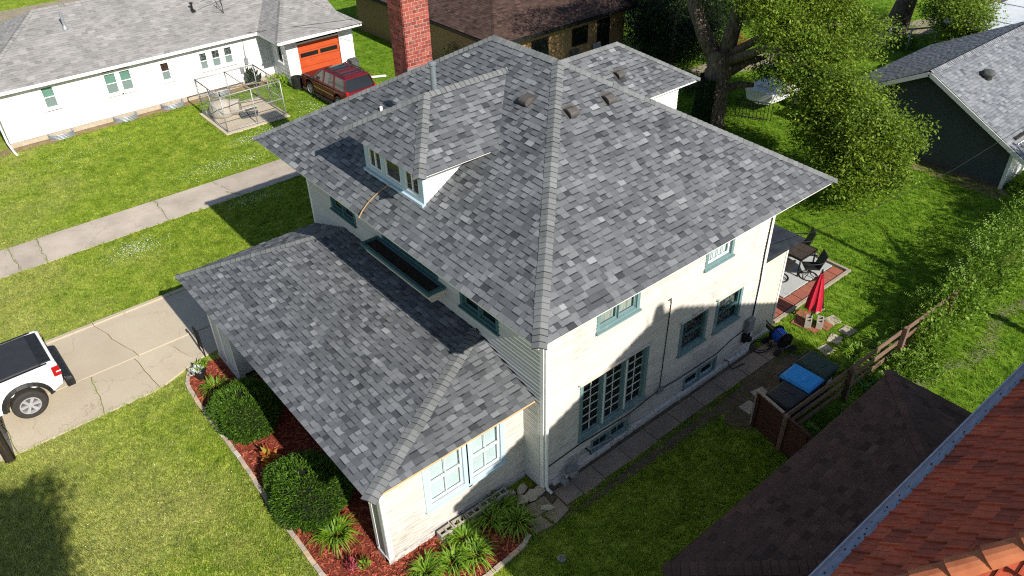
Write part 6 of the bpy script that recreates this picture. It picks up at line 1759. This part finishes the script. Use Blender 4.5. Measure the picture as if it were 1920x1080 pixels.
# darker trees behind the rear wing
GD = 'dark trees behind the rear wing'
tree('dark_tree', 'dark evergreen tree beside the tan brick wall behind the rear wing', 'tree', (25.2, 19.6, 0), ([(25.2, 19.6, 0), (25.2, 19.6, 5)], [.25, .08]), [], [(25.2, 19.6, 1.5, 1.4, 1.4, 1.3), (25.2, 19.6, 3.2, 1.2, 1.2, 1.6), (26.6, 18.6, 1.4, 1.3, 1.2, 1.1), (25.0, 19.4, 5.2, .9, .9, 1.5)], 16000, .16, 'leaf_dark', 14, GD)
tree('dark_tree', 'dark shrubby tree left of the big maple trunk', 'tree', (24.5, 17.2, 0), ([(24.5, 17.2, 0), (24.5, 17.2, 3)], [.18, .06]), [], [(24.4, 17.3, 1.2, 1.5, 1.2, 1.0), (26.5, 16.4, 1.6, 1.5, 1.2, 1.3), (28.0, 18.0, 2.2, 2.0, 1.6, 1.8), (24.0, 17.6, 3.2, 1.0, 1.0, .9)], 16000, .16, 'leaf_dark', 15, GD)
tree('dark_tree', 'dark tree high behind the fork of the big maple', 'tree', (31.5, 20.5, 0), ([(31.5, 20.5, 0), (31.5, 20.5, 4)], [.25, .08]), [], [(31.5, 20.5, 2.4, 2.2, 2.0, 2.0), (33.5, 18.5, 2.2, 2.2, 2.0, 1.8), (36, 18.0, 2.2, 2.2, 2.0, 1.8), (29.5, 22.5, 2.4, 2.0, 2.0, 2.0)], 14000, .2, 'leaf_dark', 16, GD)
shrub('russet_shrub', 'rust-red leafed shrub glimpsed behind the big maple trunk', [(27.5, 15.9, .6, .8, .6, .6), (28.3, 15.8, .9, .7, .6, .6)], 1100, .16, 'russet', 48)
shrub('yard_shrub', 'low green shrub left of the maple trunk behind the rear wing', [(22.6, 14.2, .5, .8, .6, .55)], 1400, .12, 'leaf_dark', 49)
shrub('wall_shrub', 'dark shrub against the tan brick wall behind the chimney', [(15.2, 22.6, .7, .6, 1.0, .9), (15.2, 24.4, .8, .6, 1.0, .9)], 3800, .13, 'leaf_dark', 50)
tree('street_tree', 'thick-trunked tree with a bright crown at the top right beyond the metal frame', 'tree', (39.6, 12.3, 0), ([(39.4, 12.5, -.1), (39.6, 12.3, 1.5), (40.2, 12.2, 4)], [.75, .6, .5]), [([(40.0, 12.2, 3), (39.2, 10.0, 4.2), (38.2, 8.5, 3.6)], [.2, .12, .05])],
     [(38.6, 9.6, 3.4, 1.9, 1.7, 1.2), (36.4, 7.6, 3.0, 1.7, 1.5, 1.1), (37.4, 9.0, 2.3, 1.5, 1.2, .8), (40.0, 9.2, 4.2, 2.2, 1.8, 1.3), (35.2, 7.4, 2.2, 1.1, 1.0, .7), (34.6, 6.4, 3.0, 1.1, 1.1, .7)], 40000, .14, 'leaf', 19)
tree('shade_tree', 'spreading tree by the street whose shadow falls on the front lawn', 'tree', (-12.6, -5.0, 0), ([(-12.6, -5.0, 0), (-12.6, -5.0, 6)], [.3, .2]), [], [(-11.0, -4.0, 8.0, 1.1, 1.6, .8), (-11.6, -3.0, 7.6, 1.2, 1.4, .8), (-10.9, -2.4, 7.3, .8, .8, .6), (-10.9, -5.4, 8.0, .8, .9, .7)], 26000, .12, 'leaf', 21, spread=.8)
tree('yard_tree', 'slim tree south of the back lawn that throws long thin shadows', 'tree', (15.2, -9.2, 0), ([(15.2, -9.2, -.1), (15.2, -9.2, 3), (15.3, -9.2, 9.0)], [.2, .15, .08]), [([(15.2, -9.2, 5.0), (16.5, -8.8, 6.2), (17.6, -8.3, 6.8)], [.09, .06, .03]), ([(15.25, -9.2, 4.0), (14.4, -9.3, 6.0), (14.1, -9.3, 7.6)], [.08, .06, .03])], [(21.6, -8.9, 5.4, 1.6, 1.4, .9), (23.8, -8.6, 5.6, 1.6, 1.6, 1.0)], 9000, .2, 'leaf', 23)
# tan garden wall, boat, iron fence and frame under the maple
bt = thing('boat', 'white and red boat on a trailer under the big maple', 'boat', (24.5, 10.8, 0))
BOAT0 = True
m_ = MB(); prof = [(-2.2, .55, .75), (-1.2, .50, .85), (.4, .48, .85), (1.6, .55, .6), (2.4, .75, .05)]
rows = []
for x, z0, hw_ in prof: rows.append([(24.5 + x, 10.8 - hw_, 1.05), (24.5 + x, 10.8 - hw_ * .8, z0), (24.5 + x, 10.8, z0 - .12), (24.5 + x, 10.8 + hw_ * .8, z0), (24.5 + x, 10.8 + hw_, 1.05)])
for a, b_ in zip(rows[:-1], rows[1:]):
    for i in range(4): m_.poly([a[i], a[i + 1], b_[i + 1], b_[i]])
    m_.poly([a[0], b_[0], b_[4], a[4]])
m_.poly(rows[0]); m_.build('hull', 'dormer_white', bt)
m_ = MB(); m_.box(22.9, 24.0, 10.25, 11.35, 1.06, 1.20); m_.box(24.8, 25.6, 10.3, 11.3, 1.06, 1.3); m_.build('seat', 'dormer_white', bt, bevel=.05)
m_ = MB(); m_.box(24.02, 24.75, 10.15, 11.45, 1.055, 1.12); m_.box(23.2, 25.4, 9.99, 10.02, .85, .98); m_.build('stripe', 'boat_red', bt)
m_ = MB(); m_.box(22.4, 27.4, 10.75, 10.85, .25, .33); m_.build('trailer', 'iron', bt)
for y in (9.85, 11.75): m_ = MB(); m_.lathe([(.14, -.09), (.33, -.09), (.33, .09), (.14, .09)], n=16, M=Matrix.Translation((24.2, y, .33)) @ Matrix.Rotation(math.pi / 2, 4, 'X')); m_.build('wheel', 'rubber', bt)
m_ = MB(); m_.lathe([(.14, -.09), (.34, -.09), (.34, .09), (.14, .09)], n=16, M=Matrix.Translation((27.0, 10.8, .75)) @ Matrix.Rotation(math.pi / 2, 4, 'Y')); m_.build('spare_wheel', 'rubber', bt)
place(bt, (25.3, 10.7, 0), .05)
fi = thing('iron_fence', 'short black iron fence panel in front of the boat', 'fence', (22.1, 10.2, 0))
for k in range(11):
    f = k / 10; p = Vector((21.9, 10.9, 0)).lerp(Vector((22.6, 9.4, 0)), f); m_ = MB(); m_.tube([p, p + Vector((0, 0, .95))], .02, 6); m_.build('bar', 'iron', fi)
m_ = MB(); m_.tube([(21.9, 10.9, .92), (22.6, 9.4, .92)], .02, 6); m_.tube([(21.9, 10.9, .12), (22.6, 9.4, .12)], .02, 6); m_.build('rail', 'iron', fi)
mf = thing('metal_frame', 'bare grey pipe frame on the grass behind the grey garage', 'pipe frame', (36.8, 10.3, 0))
for x, y in ((35.6, 10.9), (36.2, 10.0), (37.6, 9.2), (35.6, 12.0)): cable([(x, y, 0), (x, y, 1.3)], .05, 'pipe', 'post', mf, 8)
cable([(35.6, 12.0, 1.3), (35.6, 10.9, 1.3), (36.2, 10.0, 1.3), (37.6, 9.2, 1.3)], .05, 'pipe', 'rail', mf, 8)
shrub('frame_weeds', 'low weeds inside the grey pipe frame', [(36.8, 10.6, .3, .9, .7, .4)], 700, .18, 'leaf_hedge', 51)
wr = thing('flat_roof_building', 'low building with a white membrane roof at the top right corner', 'building', (38, 7, 0))
m_ = MB(); m_.box(34.9, 44, 4.9, 7.6, 0, 2.45); m_.build('wall', 'mat_grey', wr)
m_ = MB()
for k, (x0_, x1_) in enumerate(((34.6, 36.2), (36.25, 39.5), (39.55, 44.2))): m_.hexa([(x0_, 4.6, 2.47), (x1_, 4.6, 2.47), (x1_, 7.9 - k * .4, 2.47), (x0_, 7.9 - k * .4, 2.47), (x0_, 4.6, 2.62 + .03 * k), (x1_, 4.6, 2.62 + .03 * k), (x1_, 7.9 - k * .4, 2.60 + .03 * k), (x0_, 7.9 - k * .4, 2.60 + .03 * k)])
m_.build('roof', 'white_roof', wr)
for k in range(6):
    m_ = MB(); a = 36.6 + k * 1.1; m_.box(a, a + .7, 5.2, 7.0 - .25 * k * .3, 2.72, 2.735); m_.build('roof_patch', 'mat_grey', wr) if False else None

# utility pole at the left edge
mb = MB(); mb.tube([(-9.98, 9.92, -.1), (-9.98, 9.92, 9.0)], [.13, .10], 12); tag(mb.build('utility_pole', 'pole_wood', smooth=True), 'dark wooden pole at the left edge between the lawn and driveway', 'pole')
# wire across the back yard
mb = MB(); mb.tube([(8.4, .0, 3.6), (13, -.35, 3.15), (18, -.6, 2.9), (23.8, -.75, 3.0)], .009, 5); tag(mb.build('overhead_wire', 'iron'), 'thin overhead wire crossing the back lawn to the grey garage', 'wire')
mb = MB(); mb.tube([(6.5, 30.9, 2.75), (12, 26, 3.6), (22, 20, 5.4)], .012, 5); tag(mb.build('overhead_wire', 'iron'), 'thin overhead wire leaving the white house roof edge', 'wire')

# ================================================================== tile-roofed house and its brown lean-to, bottom right
TH = thing('tile_roof_house', 'house with a steep red clay tile roof and pale metal gutter at the bottom right', 'house', (4.4, -13.8, 0))
gz, gyy, ts, tx0 = 6.12, -7.46, 1.15, -2.42
tx1 = 9.4; tt = (tx1 - tx0) / 2 - .25
mb = MB(); mb.box(tx0 + .55, tx1 - .55, gyy - 2 * tt - 1.0, gyy - .5, 0, 6.0); mb.build('wall', 'stucco', TH)
h0 = Vector((tx0, gyy, gz)); h1 = Vector((tx1, gyy, gz)); hA = Vector((tx0 + tt, gyy - tt, gz + ts * tt)); hB = Vector((tx1 - tt, gyy - tt, gz + ts * tt)); h3 = Vector((tx0, gyy - 2 * tt, gz)); h2 = Vector((tx1, gyy - 2 * tt, gz))
P_t1 = RoofPlane([h0, h1, hB, hA]); P_t2 = RoofPlane([h3, h0, hA]); P_t3 = RoofPlane([h1, h2, hB]); P_t4 = RoofPlane([h2, h3, hA, hB])
mb = MB()
for R in (P_t1, P_t2, P_t3, P_t4): deck(mb, R, .08, .02)
tr_ = mb.build('roof', 'deck', TH)
# interlocking flat tiles: each is a slab with raised side rib and thick lower lip
def tile_faces(R, u, v, wd, e, cl):
    q = clip(clip(cl, 0, u + .004, False), 0, u + wd - .004, True); q = clip(clip(q, 1, v, False), 1, v + e, True) if len(q) >= 3 else []
    if len(q) < 3: return None
    lift = .055 + rnd.uniform(-.008, .012)
    def hh(a, b): return .008 + lift * (1 - (b - v) / e)
    fs = [([R.at(a, b, hh(a, b)) for a, b in q], .5)]
    n = len(q)
    for i in range(n):
        a = q[i]; b_ = q[(i + 1) % n]
        fs.append(([R.at(a[0], a[1], hh(*a)), R.at(a[0], a[1], -.015), R.at(b_[0], b_[1], -.015), R.at(b_[0], b_[1], hh(*b_))], .5))
    if len(q) == 4:      # side roll and middle rib
        for u0_, u1_, hr_ in ((u + .006, u + .036, .026), (u + wd * .5 - .010, u + wd * .5 + .010, .007)):
            p = [R.at(u0_, v, hh(0, v)), R.at(u1_, v, hh(0, v)), R.at(u1_, v + e, hh(0, v + e)), R.at(u0_, v + e, hh(0, v + e))]
            p2 = [x + R.n * hr_ for x in p]
            fs += [(p2, .5), ([p[0], p[1], p2[1], p2[0]], .5), ([p[1], p[2], p2[2], p2[1]], .5), ([p[3], p[0], p2[0], p2[3]], .5)]
    cu = sum(a for a, b in q) / n; cv = sum(b for a, b in q) / n
    return (R.at(cu, cv, 0), fs)
tiles = []
for R in (P_t1, P_t2, P_t3, P_t4):
    v = min(q[1] for q in R.q) - .03; row = 0
    e, wd = .36, .33
    if R is not P_t1 and R is not P_t2: e, wd = .5, .5
    vmax = max(q[1] for q in R.q)
    umin = min(q[0] for q in R.q); umax = max(q[0] for q in R.q)
    poly0 = [(a, b - (.03 if abs(b) < 1e-6 else 0)) for a, b in R.q]
    while v < vmax:
        u = umin - (wd / 2 if row % 2 else 0)
        while u < umax:
            T = tile_faces(R, u, v, wd, e, poly0)
            if T: tiles.append(T)
            u += wd
        v += e; row += 1
# the tiles the camera sees largest become pieces of their own
Minv = cam.matrix_basis.inverted()
def inframe(c, mar=.06):
    p = Minv @ c
    if p.z > -.5: return False
    x = p.x / -p.z * 1471.02 / 960; y = p.y / -p.z * 1471.02 / 540
    return abs(x) < 1 + mar and abs(y) < 1 + mar
vis = sorted([t for t in tiles if inframe(t[0])], key=lambda t: (t[0] - CAMP).length)
ids = set(id(t) for t in vis[:300])
for T in vis[:300]:
    b = MB(); merge(b, T[1]); b.build('roof_tile', 'tile', tr_)
b = MB()
for T in tiles:
    if id(T) not in ids:
        tn = rnd.random(); merge(b, [(p, tn) for p, _ in T[1]])
b.build('tile_field', 'tile_field', tr_, kind='stuff')
# rounded hip tiles
def hip_tiles(p0, p1, L=.42, r=.13, name='hip_tile'):
    p0 = Vector(p0); p1 = Vector(p1); d = (p1 - p0); n = int(d.length / L); d.normalize()
    sd = d.cross(Vector((0, 0, 1))).normalized(); up = sd.cross(d).normalized()
    for k in range(n):
        A = p0 + d * (k * L - .04); B = p0 + d * ((k + 1) * L + .03); m_ = MB()
        for rr_, ro_2 in ((0, 0),):
            pr = []
            for i in range(9):
                a = math.pi * (i / 8 * 1.1 - .05)
                pr.append((math.cos(a), math.sin(a)))
            for (a, b_) in zip(pr[:-1], pr[1:]):
                for s1, s2, k1 in ((1.12, .92, 1),):
                    m_.poly([A + sd * a[0] * r * s1 + up * (a[1] * r * s1 * 1.1 + .03), A + sd * b_[0] * r * s1 + up * (b_[1] * r * s1 * 1.1 + .03), B + sd * b_[0] * r * s2 + up * (b_[1] * r * s2 * 1.1), B + sd * a[0] * r * s2 + up * (a[1] * r * s2 * 1.1)])
                    m_.poly([A + sd * a[0] * r * s1 + up * (a[1] * r * s1 * 1.1 + .03), A + sd * b_[0] * r * s1 + up * (b_[1] * r * s1 * 1.1 + .03), A + sd * b_[0] * r * .92 + up * (b_[1] * r * .9 + .01), A + sd * a[0] * r * .92 + up * (a[1] * r * .9 + .01)])
        m_.build(name, 'ridge_tile', tr_)
hip_tiles(h0, hA); hip_tiles(hA, hB); hip_tiles(h1, hB); hip_tiles(h3, hA)
mb = MB(); mb.lathe([(.24, 0), (.22, .22), (.16, .30), (.18, .38), (.05, .46)], tuple(hA + Vector((0, 0, .05))), 12); mb.build('finial', 'ridge_tile', tr_)
# gutter: half-round trough with dents and leaves
m_ = MB(); n = 9
for xa in np.arange(tx0 - .1, tx1, .5):
    xb = min(xa + .5, tx1)
    for i in range(n - 1):
        def gp(i_, x_, r_): a = math.pi * (1 + i_ / (n - 1)); return (x_, gyy + .13 + r_ * math.cos(a), gz - .02 + r_ * math.sin(a) * .9)
        m_.poly([gp(i, xa, .10), gp(i + 1, xa, .10), gp(i + 1, xb, .10), gp(i, xb, .10)])
m_.box(tx0 - .1, tx1, gyy + .225, gyy + .25, gz - .03, gz - .005); m_.box(tx0 - .1, tx1, gyy + .015, gyy + .035, gz - .06, gz + .01); gu = m_.build('gutter', 'gutter_metal', TH)
m_ = MB(); r_ = random.Random(12)
for _ in range(70):
    x = r_.uniform(tx0, 6); y = gyy + r_.uniform(.07, .2); m_.poly([(x, y, gz - .095), (x + r_.uniform(.01, .05), y + .01, gz - .09), (x + .01, y + .03, gz - .085)])
m_.build('gutter_leaf', 'black', gu, kind='stuff')

# low dark brown roof between the two houses
LT = thing('dark_brown_roof', 'low building with a dark brown shingle hip roof below the clay tile roof', 'outbuilding', (3.0, -6.4, 0))
l0 = Vector((-1.0, -4.52, 2.72)); l1 = Vector((7.18, -4.42, 2.75)); l2 = Vector((7.25, -8.4, 2.75)); l3 = Vector((-1.0, -8.4, 2.72))
la = Vector((2.20, -7.90, 3.55)); lb = Vector((3.02, -7.90, 3.58))
la = Vector((2.15, -7.85, 3.52)); lb = Vector((3.0, -7.85, 3.52))
P_l1 = RoofPlane([l0, l1, lb, la]); P_l2 = RoofPlane([l1, l2, lb]); P_l3 = RoofPlane([l3, l0, la])
mb = MB(); mb.box(-.6, 6.8, -7.9, -4.9, 0, 2.6); mb.build('wall', 'stucco', LT)
mb = MB()
for R in (P_l1, P_l2, P_l3): deck(mb, R, .10)
lr = mb.build('roof', 'deck', LT)
b = MB()
for R in (P_l1, P_l2, P_l3):
    for c, f in shingle_pieces(R, e=.145, wmin=.2, wmax=.34, thick=.009, tones=lambda r: min(1, max(.15, r.gauss(.5, .22))), band=.012): merge(b, f)
b.build('shingle_field', 'dark_brown_shingle', lr, kind='stuff')
for c, m_ in caps(l1, lb, P_l1.n, P_l2.n, exp=.16) + caps(l0, la, P_l3.n, P_l1.n, exp=.16): m_.build('ridge_cap', 'dark_brown_shingle', lr)
mb = MB(); mb.box(-1.0, 7.15, -4.50, -4.47, 2.55, 2.70); mb.build('fascia', 'gate', LT)
m_ = MB(); r_ = random.Random(4)
for _ in range(34):
    u = r_.uniform(.1, 6.5); v_ = r_.uniform(.2, 2.6); p = P_l1.at(-u if P_l1.u.x < 0 else u, v_, .022); a = r_.uniform(0, 6.28); s_ = r_.uniform(.004, .012)
    m_.poly([p + Vector((math.cos(a + q) * s_ * (2 if q % 2 else 1), math.sin(a + q) * s_, 0)) for q in (0, 1.6, 3.1, 4.7)])
m_.build('roof_litter', 'doghouse', lr, kind='stuff')

# ================================================================== grass and clover
rn = np.random.default_rng(4)
excl = [[(-22, 10.0), (10, 10.0), (10, 14.62), (-22, 14.62)], [(-22, 19.44), (14, 19.44), (14, 21.55), (-22, 21.55)], bed, [(-4.1, .6), (D, 0), (11.5, 0), (11.5, 10.8), (-4.1, 10.4)], [(-.2, -.78), (9.9, -.78), (9.9, .1), (-.2, .1)],
        [(2.65, 25.5), (6.0, 25.5), (6.0, 28.9), (2.65, 28.9)], [(8.2, 21.5), (11.4, 21.5), (11.4, 29.2), (8.2, 29.2)], [(9.8, .2), (14.3, .2), (14.3, 3.3), (9.8, 3.3)], [(-6, 30.6), (12, 30.6), (12, 40), (-6, 40)], [(23.8, -.6), (34, -.6), (34, 6.4), (23.8, 6.4)],
        [(-.6, -7.9), (6.8, -7.9), (6.8, -4.9), (-.6, -4.9)], [(15.7, 21.1), (26, 21.1), (26, 33), (15.7, 33)]]
bare = [(7.3, -1.45, 2.0, .8), (4.2, -.92, 3.8, .22)]
Rm = np.array(cam.rotation_euler.to_matrix()); cp = np.array(cam.location)
def vis_mask(P, mar=1.05):
    q = (P - cp) @ Rm
    z = -q[:, 2]
    return (z > 1) & (np.abs(q[:, 0] / z * 1471.02 / 960) < mar) & (np.abs(q[:, 1] / z * 1471.02 / 540) < mar)
def scatter_pts(dens_regions):
    out = []
    for (xa, xb, ya, yb, dens) in dens_regions:
        n = int((xb - xa) * (yb - ya) * dens); p = np.column_stack([rn.uniform(xa, xb, n), rn.uniform(ya, yb, n), np.zeros(n)])
        out.append(p[vis_mask(p)])
    P = np.vstack(out)
    keep = np.ones(len(P), bool)
    for poly in excl:
        xs_, ys_ = P[:, 0], P[:, 1]; c = np.zeros(len(P), bool); m = len(poly)
        for i in range(m):
            x0_, y0_ = poly[i]; x1_, y1_ = poly[(i + 1) % m]
            if y0_ == y1_: continue
            c ^= ((y0_ > ys_) != (y1_ > ys_)) & (xs_ < (x1_ - x0_) * (ys_ - y0_) / (y1_ - y0_) + x0_)
        keep &= ~c
    for bx_, by_, rx_, ry_ in bare:
        d = ((P[:, 0] - bx_) / rx_) ** 2 + ((P[:, 1] - by_) / ry_) ** 2
        keep &= ~((d < 1) & (rn.random(len(P)) < .93))
    return P[keep]
gp_ = scatter_pts([(-14, -.9, -3, 10.1, 260), (-.9, 10, -6, 0, 240), (-14, 6, 14.5, 19.5, 190), (-12, 9, 21.5, 31, 120), (9, 24, -9, 16, 110), (24, 46, -6, 20, 40), (8, 24, 24, 48, 40), (-16, 24, 48, 62, 14)])
clcol = bpy.data.collections.new('grass_blades')
for k in range(4):
    b = MB(); r_ = random.Random(100 + k)
    for _ in range(9):
        x, y = r_.uniform(-.05, .05), r_.uniform(-.05, .05); a = r_.uniform(0, 6.28); h = r_.uniform(.03, .065); ln = r_.uniform(.01, .05); wd = r_.uniform(.004, .0075)
        s_ = Vector((-math.sin(a), math.cos(a), 0)) * wd; d = Vector((math.cos(a), math.sin(a), 0)) * ln; p = Vector((x, y, 0))
        b.poly([p - s_, p + s_, p + d * .45 + s_ * .8 + Vector((0, 0, h * .7)), p + d * .45 - s_ * .8 + Vector((0, 0, h * .7))], r_.random()); b.poly([p + d * .45 - s_ * .8 + Vector((0, 0, h * .7)), p + d * .45 + s_ * .8 + Vector((0, 0, h * .7)), p + d * 1.1 + Vector((0, 0, h))], .5)
    me = b.mesh('grass_tuft'); me.materials.append(MT['grass']); o = bpy.data.objects.new('grass_tuft', me); clcol.objects.link(o)
ed = []
for (xa, ya, xb, yb, dn) in ((-12, 10.02, -5.3, 10.04, 60), (-12, 14.63, -3, 14.63, 45), (-10, 19.45, 4, 19.45, 45), (-10, 21.55, 4, 21.55, 45), (-5.46, 1.2, -5.44, 9.6, 40), (.2, -.82, 7, -.80, 70), (2.6, 25.48, 6.05, 25.48, 40), (2.64, 25.5, 2.64, 28.8, 40), (6.02, 25.5, 6.02, 28.8, 40), (8.18, 22, 8.18, 29, 30), (9.9, .16, 14.3, .16, 50), (14.28, .2, 14.28, 3.2, 40)):
    L = math.hypot(xb - xa, yb - ya); n = int(L * dn); f = rn.random(n)[:, None]
    w_ = .035 * (1 + 1.2 * np.sin(f * L * 2.1) * np.sin(f * L * .7 + 1))
    ed.append(np.hstack([xa + (xb - xa) * f + rn.normal(0, 1, (n, 1)) * w_, ya + (yb - ya) * f + rn.normal(0, 1, (n, 1)) * w_, np.full((n, 1), .0)]))
gp_ = np.vstack([gp_] + ed)
me = bpy.data.meshes.new('grass'); me.from_pydata(gp_.tolist(), [], []); go = bpy.data.objects.new('grass', me); COL.objects.link(go)
tag(go, 'short green turf of the lawns round the houses', 'grass', kind='stuff')
ng = bpy.data.node_groups.new('grass_scatter', 'GeometryNodeTree')
ng.interface.new_socket('Geometry', in_out='INPUT', socket_type='NodeSocketGeometry'); ng.interface.new_socket('Geometry', in_out='OUTPUT', socket_type='NodeSocketGeometry')
gi = ng.nodes.new('NodeGroupInput'); gout = ng.nodes.new('NodeGroupOutput'); ip = ng.nodes.new('GeometryNodeInstanceOnPoints'); ci = ng.nodes.new('GeometryNodeCollectionInfo')
ci.inputs['Collection'].default_value = clcol; ci.inputs['Separate Children'].default_value = True; ci.inputs['Reset Children'].default_value = True
ip.inputs['Pick Instance'].default_value = True
rv = ng.nodes.new('FunctionNodeRandomValue'); rv.data_type = 'FLOAT_VECTOR'; rv.inputs[0].default_value = (-.15, -.15, 0); rv.inputs[1].default_value = (.15, .15, 6.283)
rs_ = ng.nodes.new('FunctionNodeRandomValue'); rs_.data_type = 'FLOAT'; rs_.inputs[2].default_value = .7; rs_.inputs[3].default_value = 1.5; rs_.inputs['Seed'].default_value = 5
ng.links.new(gi.outputs[0], ip.inputs['Points']); ng.links.new(ci.outputs[0], ip.inputs['Instance']); ng.links.new(rv.outputs[0], ip.inputs['Rotation']); ng.links.new(rs_.outputs[1], ip.inputs['Scale']); ng.links.new(ip.outputs[0], gout.inputs[0])
md = go.modifiers.new('scatter', 'NODES'); md.node_group = ng
# clover in flower
b = MB(); r_ = random.Random(3)
patches = [(-3.9, 18.3, 1.0, .7, 330), (1.0, 18.9, 1.3, .5, 200), (1.4, 22.6, 2.8, .8, 380), (4.6, 24.6, 1.2, .8, 200), (-3, 28, 2.5, 1.2, 140), (3.2, 24.4, .8, .6, 120), (7.2, 26.0, .8, 1.5, 160), (-7.5, 5, 3, 4, 50), (3.5, -2.6, 3, 1.0, 40)]
for x, y, rx_, ry_, n in patches:
    for _ in range(n):
        px, py = x + r_.gauss(0, .5) * rx_, y + r_.gauss(0, .5) * ry_; z = r_.uniform(.05, .09); s_ = r_.uniform(.005, .011)
        if any(inpoly(px, py, e_) for e_ in excl): continue
        b.hexa([(px - s_, py - s_, z), (px + s_, py - s_, z), (px + s_, py + s_, z), (px - s_, py + s_, z), (px - s_ * .6, py - s_ * .6, z + s_ * 1.5), (px + s_ * .6, py - s_ * .6, z + s_ * 1.5), (px + s_ * .6, py + s_ * .6, z + s_ * 1.5), (px - s_ * .6, py + s_ * .6, z + s_ * 1.5)])
tag(b.build('clover', 'clover'), 'white clover flowers scattered in patches over the lawn', 'clover', kind='stuff')
# weeds in the slab joints
b = MB()
for xa, ya, xb, yb in ((-6.7, 19.5, -6.6, 21.5), (-7.55, 19.5, -7.6, 21.5), (-2.25, 20.1, -2.2, 21.4), (.7, 19.6, .4, 20.2), (-9.75, 10.05, -9.9, 11.9), (-7.55, 10.05, -7.4, 11.6)):
    for _ in range(60):
        f = r_.random(); x, y = xa + (xb - xa) * f + r_.gauss(0, .03), ya + (yb - ya) * f; a = r_.uniform(0, 6.28); L = r_.uniform(.03, .09)
        b.poly([(x, y, .045), (x + .012, y + .01, .045), (x + math.cos(a) * L, y + math.sin(a) * L, .05 + r_.uniform(.01, .06))], r_.random())
tag(b.build('joint_weeds', 'lily'), 'small weeds growing in the joints of the driveway and path', 'weeds', kind='stuff')
